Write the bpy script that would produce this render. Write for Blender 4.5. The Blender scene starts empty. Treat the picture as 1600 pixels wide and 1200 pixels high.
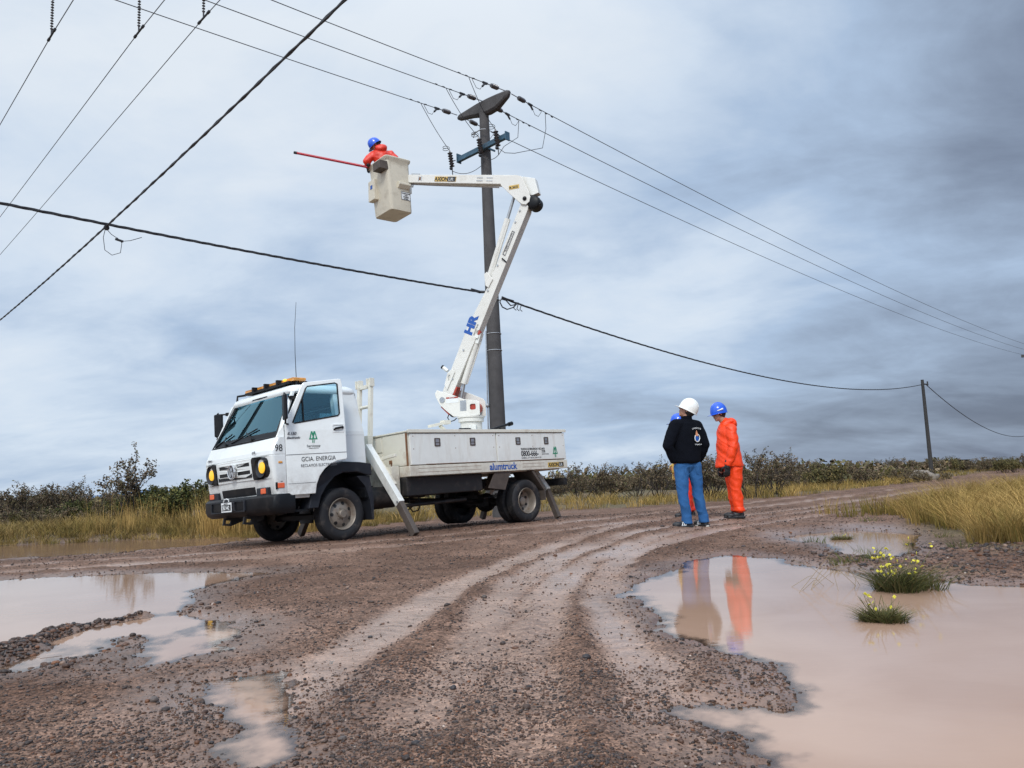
import bpy, bmesh, math, random
import numpy as np
from mathutils import Vector, Matrix, noise, geometry
random.seed(7); rng = np.random.default_rng(7)
S = bpy.context.scene
PI = math.pi
R = math.radians

# ------------------------------------------------------------------ camera
FPX, PITCH, ROLL, CAMZ = 1219.72, 0.126047, 0.040243, 0.76
cam_d = bpy.data.cameras.new('camera'); cam = bpy.data.objects.new('camera', cam_d)
S.collection.objects.link(cam); S.camera = cam
cam_d.sensor_width = 36.0; cam_d.lens = FPX / 1600 * 36.0
cam_d.clip_start = 0.05; cam_d.clip_end = 20000
cam.matrix_world = Matrix.Translation((0, 0, CAMZ)) @ Matrix.Rotation(PITCH, 4, 'X') @ Matrix.Rotation(PI / 2, 4, 'X') @ Matrix.Rotation(-ROLL, 4, 'Z')

# ------------------------------------------------------------------ world + sun (overcast)
SUN_EL, SUN_AZ = R(42), R(186)      # azimuth from +Y clockwise: behind the camera
W = bpy.data.worlds.new('World'); S.world = W; W.use_nodes = True
nt = W.node_tree; N = nt.nodes; L = nt.links; N.clear()
def nd(t, **k):
    n = N.new(t)
    for a, b in k.items(): setattr(n, a, b)
    return n
def vmath(op, a, b=None):
    n = nd('ShaderNodeMath', operation=op)
    for i, v in enumerate((a, b)):
        if v is None: continue
        if isinstance(v, (int, float)): n.inputs[i].default_value = v
        else: L.new(v, n.inputs[i])
    return n.outputs[0]
def ramp01(v, a, b):
    n = nd('ShaderNodeMapRange'); n.interpolation_type = 'SMOOTHSTEP'
    L.new(v, n.inputs[0]); n.inputs[1].default_value = a; n.inputs[2].default_value = b
    return n.outputs[0]
def mixc(f, a, b, mode='MIX'):
    n = nd('ShaderNodeMix', data_type='RGBA', blend_type=mode)
    if isinstance(f, (int, float)): n.inputs[0].default_value = f
    else: L.new(f, n.inputs[0])
    for i, v in ((6, a), (7, b)):
        if isinstance(v, tuple): n.inputs[i].default_value = (*v, 1)
        else: L.new(v, n.inputs[i])
    return n.outputs[2]
tc = nd('ShaderNodeTexCoord'); sp = nd('ShaderNodeSeparateXYZ'); L.new(tc.outputs['Generated'], sp.inputs[0])
X, Y, Z = sp.outputs
zz = vmath('ADD', vmath('MAXIMUM', Z, 0.0), 0.26)
cb = nd('ShaderNodeCombineXYZ'); L.new(vmath('DIVIDE', X, zz), cb.inputs[0]); L.new(vmath('DIVIDE', Y, zz), cb.inputs[1])
rot = nd('ShaderNodeMapping'); rot.inputs['Rotation'].default_value = (0, 0, R(28)); rot.inputs['Scale'].default_value = (0.8, 1.15, 1)
L.new(cb.outputs[0], rot.inputs[0])
def cloud(scale, det, rough, dist, off):
    m = nd('ShaderNodeMapping'); m.inputs['Location'].default_value = off; L.new(rot.outputs[0], m.inputs[0])
    n = nd('ShaderNodeTexNoise'); n.inputs['Scale'].default_value = scale; n.inputs['Detail'].default_value = det
    n.inputs['Roughness'].default_value = rough; n.inputs['Distortion'].default_value = dist; L.new(m.outputs[0], n.inputs[0])
    return n.outputs['Fac']
c1 = cloud(0.9, 8, 0.52, 0.4, (3.1, 1.7, 0)); c2 = cloud(2.4, 9, 0.58, 0.5, (7.3, 0.2, 2)); c3 = cloud(6.5, 8, 0.6, 0.3, (1.3, 4.2, 5))
azx = vmath('DIVIDE', X, vmath('MAXIMUM', vmath('ABSOLUTE', Y), 0.05))     # tan of the bearing off the road ahead
side = ramp01(azx, -0.15, 0.72)                                          # heavier cloud bank to the right
side = vmath('MULTIPLY', side, vmath('SUBTRACT', 1.0, vmath('MULTIPLY', ramp01(Z, 0.26, 0.60), 0.42)))
def cen(v, k): return vmath('MULTIPLY', vmath('SUBTRACT', v, 0.5), k)
tt = vmath('ADD', vmath('ADD', vmath('ADD', 0.10, vmath('MULTIPLY', side, 0.62)), cen(c1, 1.05)), vmath('ADD', cen(c2, 0.52), cen(c3, 0.17)))
lowv = vmath('MULTIPLY', vmath('SUBTRACT', 1.0, ramp01(Z, 0.02, 0.34)), vmath('SUBTRACT', 0.20, vmath('MULTIPLY', side, 0.22)))
tt = vmath('ADD', tt, lowv)
cr = nd('ShaderNodeValToRGB'); L.new(tt, cr.inputs[0]); e = cr.color_ramp.elements
e[0].position = 0.0; e[0].color = (0.80, 0.87, 0.95, 1); e[1].position = 1.0; e[1].color = (0.125, 0.155, 0.225, 1)
for p_, c_ in ((0.20, (0.66, 0.765, 0.90)), (0.40, (0.44, 0.565, 0.75)), (0.62, (0.28, 0.35, 0.47)), (0.80, (0.175, 0.215, 0.30))):
    q_ = cr.color_ramp.elements.new(p_); q_.color = (*c_, 1)
skyc = cr.outputs[0]
# overcast sky is brighter overhead and behind the viewer
behind = ramp01(vmath('MULTIPLY', Y, -1.0), -0.15, 0.6)
boost = vmath('ADD', 1.0, vmath('ADD', vmath('MULTIPLY', ramp01(Z, 0.50, 0.95), 1.0), vmath('MULTIPLY', behind, 0.75)))
bst = nd('ShaderNodeVectorMath', operation='SCALE'); L.new(skyc, bst.inputs[0]); L.new(boost, bst.inputs['Scale'])
sky = nd('ShaderNodeTexSky', sky_type='NISHITA', sun_disc=False); sky.sun_elevation = SUN_EL; sky.sun_rotation = SUN_AZ
bg1 = nd('ShaderNodeBackground'); L.new(sky.outputs[0], bg1.inputs[0]); bg1.inputs[1].default_value = 0.08
bg2 = nd('ShaderNodeBackground'); L.new(bst.outputs[0], bg2.inputs[0]); bg2.inputs[1].default_value = 1.0
mx = nd('ShaderNodeMixShader'); mx.inputs[0].default_value = 0.93
L.new(bg1.outputs[0], mx.inputs[1]); L.new(bg2.outputs[0], mx.inputs[2])
wo = nd('ShaderNodeOutputWorld'); L.new(mx.outputs[0], wo.inputs[0])
sd = bpy.data.lights.new('sun', 'SUN'); sd.energy = 1.9; sd.angle = R(14); sd.color = (1.0, 0.96, 0.90)
sun = bpy.data.objects.new('sun', sd); S.collection.objects.link(sun)
sv = Vector((math.sin(SUN_AZ) * math.cos(SUN_EL), math.cos(SUN_AZ) * math.cos(SUN_EL), math.sin(SUN_EL)))
sun.rotation_euler = sv.to_track_quat('Z', 'Y').to_euler()
S.view_settings.view_transform = 'Standard'; S.view_settings.look = 'None'; S.view_settings.gamma = 1.0
S.view_settings.use_curve_mapping = False; S.view_settings.exposure = 0.0
S.cycles.max_bounces = 6; S.cycles.transparent_max_bounces = 12

# ------------------------------------------------------------------ helpers
def px_ray(px, py):
    U = (px - 800) / FPX; Wv = (600 - py) / FPX; c, s = math.cos(ROLL), math.sin(ROLL)
    u = U * c + Wv * s; w = -U * s + Wv * c
    c, s = math.cos(PITCH), math.sin(PITCH)
    return (u, c - s * w, s + c * w)
def on_z(px, py, z=0.0):                # where that direction meets a height
    d = px_ray(px, py); t = (z - CAMZ) / d[2]; return Vector((d[0] * t, d[1] * t, z))
def on_y(px, py, y):                    # where it meets a distance
    d = px_ray(px, py); t = y / d[1]; return Vector((d[0] * t, y, CAMZ + d[2] * t))
def tag(o, label=None, cat=None, group=None, kind=None):
    if label: o['label'] = label
    if cat: o['category'] = cat
    if group: o['group'] = group
    if kind: o['kind'] = kind
    return o
def empty(name, loc=(0, 0, 0)):
    o = bpy.data.objects.new(name, None); o.location = loc; o.empty_display_size = 0.2; S.collection.objects.link(o); return o
def link_mesh(name, me, mats, parent=None):
    o = bpy.data.objects.new(name, me)
    for m in (mats if isinstance(mats, (list, tuple)) else [mats]): me.materials.append(m)
    S.collection.objects.link(o)
    if parent: o.parent = parent
    return o
def obj(name, bm, mats, parent=None, smooth=False, bevel=0, xf=None, label=None):
    if xf is not None: bmesh.ops.transform(bm, matrix=xf, verts=bm.verts)
    bmesh.ops.recalc_face_normals(bm, faces=bm.faces)
    me = bpy.data.meshes.new(name); bm.to_mesh(me); bm.free()
    if smooth:
        me.polygons.foreach_set('use_smooth', [True] * len(me.polygons))
        try: me.set_sharp_from_angle(angle=R(38))
        except Exception: pass
    o = link_mesh(name, me, mats, parent)
    if bevel:
        b = o.modifiers.new('bevel', 'BEVEL'); b.width = bevel; b.segments = 2; b.limit_method = 'ANGLE'; b.angle_limit = R(40)
    if label: o['label'] = label
    return o
def np_mesh(name, verts, faces_flat, nper, mats, parent=None, colors=None, smooth=False, attrs=None):
    me = bpy.data.meshes.new(name); nf = len(faces_flat) // nper
    me.vertices.add(len(verts)); me.vertices.foreach_set('co', np.asarray(verts, dtype=np.float32).ravel())
    me.loops.add(nf * nper); me.loops.foreach_set('vertex_index', np.asarray(faces_flat, dtype=np.int32).ravel())
    me.polygons.add(nf); me.polygons.foreach_set('loop_start', np.arange(0, nf * nper, nper, dtype=np.int32))
    if smooth: me.polygons.foreach_set('use_smooth', np.ones(nf, dtype=bool))
    me.update(calc_edges=True)
    if colors is not None:
        a = me.color_attributes.new('Col', 'FLOAT_COLOR', 'POINT')
        cc = np.ones((len(verts), 4), dtype=np.float32); cc[:, :3] = colors; a.data.foreach_set('color', cc.ravel())
    for k, v in (attrs or {}).items():
        a = me.attributes.new(k, 'FLOAT', 'POINT'); a.data.foreach_set('value', np.asarray(v, dtype=np.float32))
    me.validate()
    return link_mesh(name, me, mats, parent)
def box(bm, c, s, rot=None):
    m = Matrix.Translation(c)
    if rot is not None: m = m @ rot.to_4x4()
    bmesh.ops.create_cube(bm, size=1.0, matrix=m @ Matrix.Diagonal((*s, 1)))
def mm(bm, a, b):                      # box from min corner to max corner
    a = Vector(a); b = Vector(b); box(bm, (a + b) / 2, (abs(b.x - a.x), abs(b.y - a.y), abs(b.z - a.z)))
def solid(bm, t):
    bmesh.ops.recalc_face_normals(bm, faces=bm.faces); bm.normal_update(); bmesh.ops.solidify(bm, geom=bm.faces[:], thickness=t)
def axis_m(d):
    return Vector(d).to_track_quat('Z', 'Y').to_matrix()
def cyl(bm, a, b, r, r2=None, seg=16, cap=True):
    a = Vector(a); b = Vector(b); d = b - a
    bmesh.ops.create_cone(bm, cap_ends=cap, segments=seg, radius1=r, radius2=r if r2 is None else r2, depth=d.length,
                          matrix=Matrix.Translation((a + b) / 2) @ axis_m(d).to_4x4())
def ball(bm, c, r, seg=12, rot=None):
    if not hasattr(r, '__len__'): r = (r, r, r)
    m = Matrix.Translation(c)
    if rot is not None: m = m @ rot.to_4x4()
    bmesh.ops.create_uvsphere(bm, u_segments=seg, v_segments=max(6, seg * 2 // 3), radius=1, matrix=m @ Matrix.Diagonal((*r, 1)))
def beam(bm, a, b, w, h, up=(0, 0, 1), w2=None, h2=None):   # rectangular bar; w across, h along 'up'
    a = Vector(a); b = Vector(b); d = (b - a).normalized(); s = d.cross(Vector(up)).normalized(); u = s.cross(d).normalized()
    w2 = w if w2 is None else w2; h2 = h if h2 is None else h2
    vs = []
    for p, ww, hh in ((a, w, h), (b, w2, h2)):
        for i, j in ((-1, -1), (1, -1), (1, 1), (-1, 1)): vs.append(bm.verts.new(p + s * ww / 2 * i + u * hh / 2 * j))
    for f in ((3, 2, 1, 0), (4, 5, 6, 7), (0, 1, 5, 4), (1, 2, 6, 5), (2, 3, 7, 6), (3, 0, 4, 7)): bm.faces.new([vs[i] for i in f])
def tube(bm, pts, r, seg=8, closed=False):
    pts = [Vector(p) for p in pts]; n = len(pts); rings = []; prev = None
    for i, p in enumerate(pts):
        t = (pts[(i + 1) % n] - pts[i - 1]) if closed else (pts[min(i + 1, n - 1)] - pts[max(i - 1, 0)])
        t.normalize()
        if prev is None:
            s = t.cross(Vector((0, 0, 1)))
            if s.length < 1e-3: s = t.cross(Vector((1, 0, 0)))
        else: s = prev - t * prev.dot(t)
        s.normalize(); prev = s; u = t.cross(s)
        rr = r[i] if hasattr(r, '__len__') else r
        rings.append([bm.verts.new(p + (s * math.cos(2 * PI * k / seg) + u * math.sin(2 * PI * k / seg)) * rr) for k in range(seg)])
    m = n if closed else n - 1
    for i in range(m):
        A, B = rings[i], rings[(i + 1) % n]
        for k in range(seg): bm.faces.new((A[k], A[(k + 1) % seg], B[(k + 1) % seg], B[k]))
    if not closed:
        bm.faces.new(rings[0][::-1]); bm.faces.new(rings[-1])
def plate(bm, outer, holes, fmap, tv):          # flat outline with holes, mapped to 3-D and given a real thickness
    loops = [outer] + list(holes)
    flat = [Vector((p[0], p[1], 0)) for l in loops for p in l]
    tris = geometry.tessellate_polygon([[Vector((p[0], p[1], 0)) for p in l] for l in loops])
    A = [bm.verts.new(fmap(*p.xy)) for p in flat]; tv = Vector(tv)
    B = [bm.verts.new(a.co + tv) for a in A]
    for t in tris:
        try: bm.faces.new([A[i] for i in t]); bm.faces.new([B[i] for i in reversed(t)])
        except ValueError: pass
    o = 0
    for l in loops:
        n = len(l)
        for i in range(n):
            j = (i + 1) % n; bm.faces.new((A[o + i], A[o + j], B[o + j], B[o + i]))
        o += n
def lathe(bm, prof, c, ax, seg=40):             # prof: (along axis, radius)
    M3 = axis_m(ax); c = Vector(c); rings = []
    for a, r in prof:
        if r < 1e-5: rings.append([bm.verts.new(c + M3 @ Vector((0, 0, a)))])
        else: rings.append([bm.verts.new(c + M3 @ Vector((r * math.cos(2 * PI * k / seg), r * math.sin(2 * PI * k / seg), a))) for k in range(seg)])
    for A, B in zip(rings, rings[1:]):
        for k in range(seg):
            a0, a1, b0, b1 = A[k % len(A)], A[(k + 1) % len(A)], B[k % len(B)], B[(k + 1) % len(B)]
            vs = []
            for v in (a0, a1, b1, b0):
                if v not in vs: vs.append(v)
            if len(vs) > 2: bm.faces.new(vs)
def rrect(x0, y0, x1, y1, r, n=4):
    p = []
    for cx, cy, a0 in ((x1 - r, y1 - r, 0), (x0 + r, y1 - r, 90), (x0 + r, y0 + r, 180), (x1 - r, y0 + r, 270)):
        for k in range(n + 1):
            a = R(a0 + 90 * k / n); p.append((cx + r * math.cos(a), cy + r * math.sin(a)))
    return p
def text_mesh(name, s, size, org, ux, uy, mat, parent, xf=None, depth=0.002, align='LEFT', squash=1.0, italic=0.0, bold=0.0):
    cu = bpy.data.curves.new(name, 'FONT'); cu.body = s; cu.size = size; cu.extrude = depth / 2; cu.align_x = align; cu.shear = italic; cu.offset = bold
    t = bpy.data.objects.new(name, cu); S.collection.objects.link(t)
    dg = bpy.context.evaluated_depsgraph_get(); me = bpy.data.meshes.new_from_object(t.evaluated_get(dg))
    bpy.data.objects.remove(t); bpy.data.curves.remove(cu); me.name = name; me.materials.clear()
    ux = Vector(ux).normalized(); uy = Vector(uy).normalized(); n = ux.cross(uy).normalized()
    m = Matrix.Translation(org) @ Matrix((ux * squash, uy, n)).transposed().to_4x4()
    me.transform(xf @ m if xf is not None else m)
    return link_mesh(name, me, mat, parent)

# ------------------------------------------------------------------ materials
MATS = {}
def mat(name, col=(0.5, 0.5, 0.5), rough=0.5, metal=0.0, var=0.0, vscale=8, bump=0.0, bscale=40, dirt=None, dscale=3, damt=0.5, spec=0.5, emit=None, estr=0, attr=False, coat=0, streak=False, low=None):
    m = bpy.data.materials.new(name); m.use_nodes = True; MATS[name] = m
    t = m.node_tree; ns = t.nodes; lk = t.links; b = ns['Principled BSDF']
    b.inputs['Roughness'].default_value = rough; b.inputs['Metallic'].default_value = metal
    b.inputs['Specular IOR Level'].default_value = spec; b.inputs['Coat Weight'].default_value = coat
    tcn = ns.new('ShaderNodeTexCoord')
    if attr:
        a = ns.new('ShaderNodeAttribute'); a.attribute_name = 'Col'; cur = a.outputs['Color']
    else:
        a = ns.new('ShaderNodeRGB'); a.outputs[0].default_value = (*col, 1); cur = a.outputs[0]
    def mixn(f, x, y, mode='MIX'):
        n = ns.new('ShaderNodeMix'); n.data_type = 'RGBA'; n.blend_type = mode
        if isinstance(f, float): n.inputs[0].default_value = f
        else: lk.new(f, n.inputs[0])
        for i, v in ((6, x), (7, y)):
            if isinstance(v, tuple): n.inputs[i].default_value = (*v, 1)
            else: lk.new(v, n.inputs[i])
        return n.outputs[2]
    def nz(sc, det=5, r=0.6, vec=None):
        n = ns.new('ShaderNodeTexNoise'); n.inputs['Scale'].default_value = sc; n.inputs['Detail'].default_value = det; n.inputs['Roughness'].default_value = r
        lk.new(vec or tcn.outputs['Object'], n.inputs[0]); return n.outputs['Fac']
    def mr(v, a0, a1, b0=0.0, b1=1.0):
        n = ns.new('ShaderNodeMapRange'); lk.new(v, n.inputs[0])
        for i, q in enumerate((a0, a1, b0, b1)): n.inputs[i + 1].default_value = q
        return n.outputs[0]
    if var:
        g = mr(nz(vscale), 0.25, 0.75, 1 - var, 1 + var)
        cbn = ns.new('ShaderNodeCombineColor'); [lk.new(g, cbn.inputs[i]) for i in range(3)]
        cur = mixn(1.0, cur, cbn.outputs[0], 'MULTIPLY')
    if dirt:
        vec = None
        if streak:
            mp = ns.new('ShaderNodeMapping'); mp.inputs['Scale'].default_value = (3.0, 3.0, 0.5); lk.new(tcn.outputs['Object'], mp.inputs[0]); vec = mp.outputs[0]
        f = mr(nz(dscale, 8, 0.7, vec), 0.52, 0.74, 0.0, damt)
        cur = mixn(f, cur, dirt)
        lk.new(mr(f, 0, 1, rough, min(1, rough + 0.35)), b.inputs['Roughness'])
    if low:                                  # road spray, thicker towards the wheels
        sx = ns.new('ShaderNodeSeparateXYZ'); lk.new(tcn.outputs['Object'], sx.inputs[0])
        ml = ns.new('ShaderNodeMath'); ml.operation = 'MULTIPLY'; lk.new(mr(sx.outputs[2], low[1], low[0], 0.0, 1.0), ml.inputs[0]); lk.new(mr(nz(7, 8, 0.7), 0.38, 0.62, 0.15, 1.0), ml.inputs[1])
        m3 = ns.new('ShaderNodeMath'); m3.operation = 'MULTIPLY'; lk.new(ml.outputs[0], m3.inputs[0]); m3.inputs[1].default_value = low[2]
        cur = mixn(m3.outputs[0], cur, (0.17, 0.12, 0.09))
    lk.new(cur, b.inputs['Base Color'])
    if bump:
        bn = ns.new('ShaderNodeBump'); bn.inputs['Strength'].default_value = bump; bn.inputs['Distance'].default_value = 0.01
        lk.new(nz(bscale), bn.inputs['Height']); lk.new(bn.outputs[0], b.inputs['Normal'])
    if emit:
        b.inputs['Emission Color'].default_value = (*emit, 1); b.inputs['Emission Strength'].default_value = estr
    return m
def glass_mat(name, tint, gloss=0.0, rough=0.02):
    m = bpy.data.materials.new(name); m.use_nodes = True; t = m.node_tree; ns = t.nodes; lk = t.links; ns.clear()
    tr = ns.new('ShaderNodeBsdfTransparent'); tr.inputs[0].default_value = (*tint, 1)
    gl = ns.new('ShaderNodeBsdfGlossy'); gl.inputs['Roughness'].default_value = rough; gl.inputs[0].default_value = (0.50, 0.88, 1, 1)
    fr = ns.new('ShaderNodeFresnel'); fr.inputs[0].default_value = 1.5
    ad = ns.new('ShaderNodeMath'); ad.operation = 'ADD'; ad.use_clamp = True; lk.new(fr.outputs[0], ad.inputs[0]); ad.inputs[1].default_value = gloss
    mxs = ns.new('ShaderNodeMixShader'); lk.new(ad.outputs[0], mxs.inputs[0]); lk.new(tr.outputs[0], mxs.inputs[1]); lk.new(gl.outputs[0], mxs.inputs[2])
    o = ns.new('ShaderNodeOutputMaterial'); lk.new(mxs.outputs[0], o.inputs[0]); return m
white = mat('white_paint', (0.74, 0.77, 0.76), 0.32, var=0.04, vscale=2, dirt=(0.36, 0.30, 0.23), dscale=2.2, damt=0.25, coat=0.3, low=(0.55, 1.15, 0.75), bump=0.12, bscale=2.5)
white2 = mat('weathered_white_paint', (0.76, 0.77, 0.73), 0.42, var=0.05, vscale=2, dirt=(0.40, 0.30, 0.20), dscale=2.0, damt=0.35, streak=True, low=(0.4, 1.30, 0.45), bump=0.15, bscale=2.5)
cream = mat('cream_paint', (0.71, 0.685, 0.59), 0.45, var=0.06, vscale=3, dirt=(0.30, 0.20, 0.12), dscale=3.0, damt=0.7, low=(0.75, 1.15, 0.55))
fibre = mat('ivory_fibreglass', (0.62, 0.57, 0.46), 0.45, var=0.06, vscale=3, dirt=(0.22, 0.18, 0.13), dscale=4.5, damt=0.5)
boomw = mat('boom_paint', (0.70, 0.69, 0.64), 0.38, var=0.05, vscale=2, dirt=(0.35, 0.30, 0.22), dscale=3, damt=0.35)
rust = mat('rusty_edge', (0.20, 0.095, 0.045), 0.8, var=0.4, vscale=20)
black = mat('black_plastic', (0.007, 0.008, 0.010), 0.45, var=0.25, vscale=6, dirt=(0.10, 0.08, 0.06), dscale=3, damt=0.25, spec=0.25)
darkgrey = mat('dark_grey_fender', (0.016, 0.018, 0.024), 0.5, var=0.25, vscale=5, dirt=(0.14, 0.11, 0.09), dscale=2.5, damt=0.4, spec=0.3)
chassis = mat('chassis_black', (0.007, 0.007, 0.008), 0.6, var=0.4, vscale=5, dirt=(0.13, 0.10, 0.08), dscale=4, damt=0.4)
rubber = mat('tyre_rubber', (0.010, 0.010, 0.012), 0.75, var=0.2, vscale=10, dirt=(0.15, 0.12, 0.10), dscale=6, damt=0.55, bump=0.3, bscale=60)
steel = mat('wheel_steel', (0.24, 0.205, 0.17), 0.45, 0.35, var=0.2, vscale=9, dirt=(0.16, 0.085, 0.045), dscale=6, damt=0.9)
metal = mat('grey_metal', (0.42, 0.43, 0.44), 0.35, 0.7, var=0.2, vscale=9)
muddysteel = mat('muddy_steel', (0.075, 0.058, 0.048), 0.7, var=0.35, vscale=7)
chrome = mat('emblem_chrome', (0.70, 0.71, 0.72), 0.2, 0.8)
glass = glass_mat('cab_glass', (0.80, 0.94, 0.98), 0.20)
glassd = glass_mat('door_glass', (0.80, 0.94, 0.97), 0.07, 0.05)
interior = mat('cab_interior', (0.02, 0.03, 0.035), 0.7, var=0.3)
seatm = mat('seat_fabric', (0.035, 0.045, 0.055), 0.9, var=0.3, vscale=20)
paper = mat('paper', (0.65, 0.7, 0.7), 0.8)
amber = mat('amber_lens', (0.62, 0.27, 0.05), 0.2, var=0.35, vscale=9, coat=0.5)
orange_l = mat('orange_lens', (0.75, 0.13, 0.04), 0.25, coat=0.5)
lamp_on = mat('lit_headlight', (0.5, 0.32, 0.03), 0.3, emit=(1.0, 0.52, 0.03), estr=0.75)
blackpt = mat('black_lettering', (0.02, 0.02, 0.022), 0.5)
greypt = mat('grey_lettering', (0.09, 0.09, 0.10), 0.5)
greenpt = mat('green_emblem', (0.015, 0.22, 0.12), 0.5)
bluept = mat('blue_lettering', (0.012, 0.085, 0.36), 0.5)
yellowpt = mat('amber_sticker', (0.60, 0.40, 0.10), 0.5, var=0.15)
redpt = mat('red_paint', (0.36, 0.04, 0.02), 0.45, var=0.2)
palept = mat('pale_sticker', (0.72, 0.74, 0.74), 0.5)
mirror_m = mat('mirror_glass', (0.7, 0.75, 0.78), 0.05, 1.0)
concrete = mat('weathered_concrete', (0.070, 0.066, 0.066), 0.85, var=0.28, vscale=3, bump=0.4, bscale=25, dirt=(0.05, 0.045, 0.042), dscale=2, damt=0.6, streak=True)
steelblue = mat('blue_grey_steel', (0.05, 0.11, 0.16), 0.5, 0.2, var=0.3, vscale=6, dirt=(0.15, 0.10, 0.07), dscale=5, damt=0.4)
insul = mat('insulator_glaze', (0.055, 0.05, 0.055), 0.25, coat=0.5)
wirem = mat('wire', (0.03, 0.032, 0.038), 0.6)
wiremet = mat('bare_conductor', (0.09, 0.095, 0.105), 0.5, 0.3)
wood = mat('creosoted_wood', (0.035, 0.033, 0.032), 0.85, var=0.4, vscale=8)
redpole = mat('red_fibre_pole', (0.42, 0.012, 0.03), 0.35, var=0.15)
skin = mat('skin', (0.42, 0.22, 0.15), 0.55, var=0.08, vscale=30)
hairm = mat('dark_hair', (0.018, 0.014, 0.012), 0.7, var=0.4, vscale=80, bump=0.6, bscale=150)
orangecloth = mat('orange_rainwear', (0.88, 0.055, 0.004), 0.5, var=0.14, vscale=9, bump=0.5, bscale=14)
redcloth = mat('red_rainwear', (0.70, 0.035, 0.012), 0.45, var=0.14, vscale=9, bump=0.5, bscale=14)
navy = mat('navy_fleece', (0.0025, 0.0035, 0.007), 0.95, var=0.2, vscale=12, bump=0.3, bscale=20, spec=0.15)
denim = mat('blue_denim', (0.016, 0.095, 0.26), 0.85, var=0.2, vscale=5, bump=0.5, bscale=30, dirt=(0.07, 0.19, 0.38), dscale=3, damt=0.5)
helmw = mat('white_helmet', (0.80, 0.80, 0.76), 0.25, coat=0.4)
helmb = mat('blue_helmet', (0.010, 0.095, 0.62), 0.25, coat=0.4)
bootm = mat('black_boot', (0.012, 0.012, 0.014), 0.5)
solem = mat('pale_sole', (0.55, 0.53, 0.48), 0.7)
sand = mat('grey_rock', (0.20, 0.17, 0.14), 0.9, var=0.3, vscale=4, bump=0.6, bscale=8)
# ------------------------------------------------------------------ ground
def sstep(a, b, x):
    t = np.clip((x - a) / (b - a), 0, 1); return t * t * (3 - 2 * t)
def vnoise(x, y, seed=0):
    xi = np.floor(x).astype(np.int64); yi = np.floor(y).astype(np.int64); fx = x - xi; fy = y - yi
    fx = fx * fx * (3 - 2 * fx); fy = fy * fy * (3 - 2 * fy)
    def h(a, b):
        n = (a * 374761393 + b * 668265263 + seed * 974711) & 0xffffffff
        n = ((n ^ (n >> 13)) * 1274126177) & 0xffffffff
        return ((n ^ (n >> 16)) & 0xffff) / 65535.0
    return (h(xi, yi) * (1 - fx) + h(xi + 1, yi) * fx) * (1 - fy) + (h(xi, yi + 1) * (1 - fx) + h(xi + 1, yi + 1) * fx) * fy
def fbm(x, y, seed=0, oct=4, g=0.5):
    s = 0; a = 1; t = 0
    for o in range(oct): s = s + a * vnoise(x * 2 ** o, y * 2 ** o, seed + o * 17); t += a; a *= g
    return s / t
TX, TY, TZ = -3.2552, 12.259, -0.0112
def poly_sd(x, y, P):                  # signed distance, negative inside
    P = np.asarray(P, float); n = len(P); d = np.full(x.shape, 1e9); ins = np.zeros(x.shape, bool)
    for i in range(n):
        a = P[i]; b = P[(i + 1) % n]; e = b - a; wx = x - a[0]; wy = y - a[1]
        t = np.clip((wx * e[0] + wy * e[1]) / (e @ e), 0, 1)
        d = np.minimum(d, np.hypot(wx - e[0] * t, wy - e[1] * t))
        c = ((a[1] > y) != (b[1] > y)) & (x < (b[0] - a[0]) * (y - a[1]) / (b[1] - a[1] + 1e-12) + a[0]); ins ^= c
    return np.where(ins, -d, d)
def line_s(x, y, P):                   # distance along the line at the nearest point
    P = np.asarray(P, float); d = np.full(x.shape, 1e9); s = np.zeros(x.shape); acc = 0.0
    for a, b in zip(P[:-1], P[1:]):
        e = b - a; L_ = math.hypot(*e); wx = x - a[0]; wy = y - a[1]; t = np.clip((wx * e[0] + wy * e[1]) / (e @ e), 0, 1)
        q = np.hypot(wx - e[0] * t, wy - e[1] * t); k = q < d; d = np.where(k, q, d); s = np.where(k, acc + t * L_ + (wx * e[1] - wy * e[0]) / L_ * 0.0, s); acc += L_
    return s, d
def line_d(x, y, P):
    P = np.asarray(P, float); d = np.full(x.shape, 1e9)
    for a, b in zip(P[:-1], P[1:]):
        e = b - a; wx = x - a[0]; wy = y - a[1]; t = np.clip((wx * e[0] + wy * e[1]) / (e @ e), 0, 1)
        d = np.minimum(d, np.hypot(wx - e[0] * t, wy - e[1] * t))
    return d
def sm(P, n=6):                        # Catmull-Rom through the points
    P = [np.array(p, float) for p in P]; P = [2 * P[0] - P[1]] + P + [2 * P[-1] - P[-2]]; o = []
    for i in range(1, len(P) - 2):
        for k in range(n):
            t = k / n; a, b, c, d = P[i - 1:i + 3]
            o.append(0.5 * ((2 * b) + (c - a) * t + (2 * a - 5 * b + 4 * c - d) * t * t + (3 * b - a - 3 * c + d) * t ** 3))
    o.append(P[-2]); return o
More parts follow.
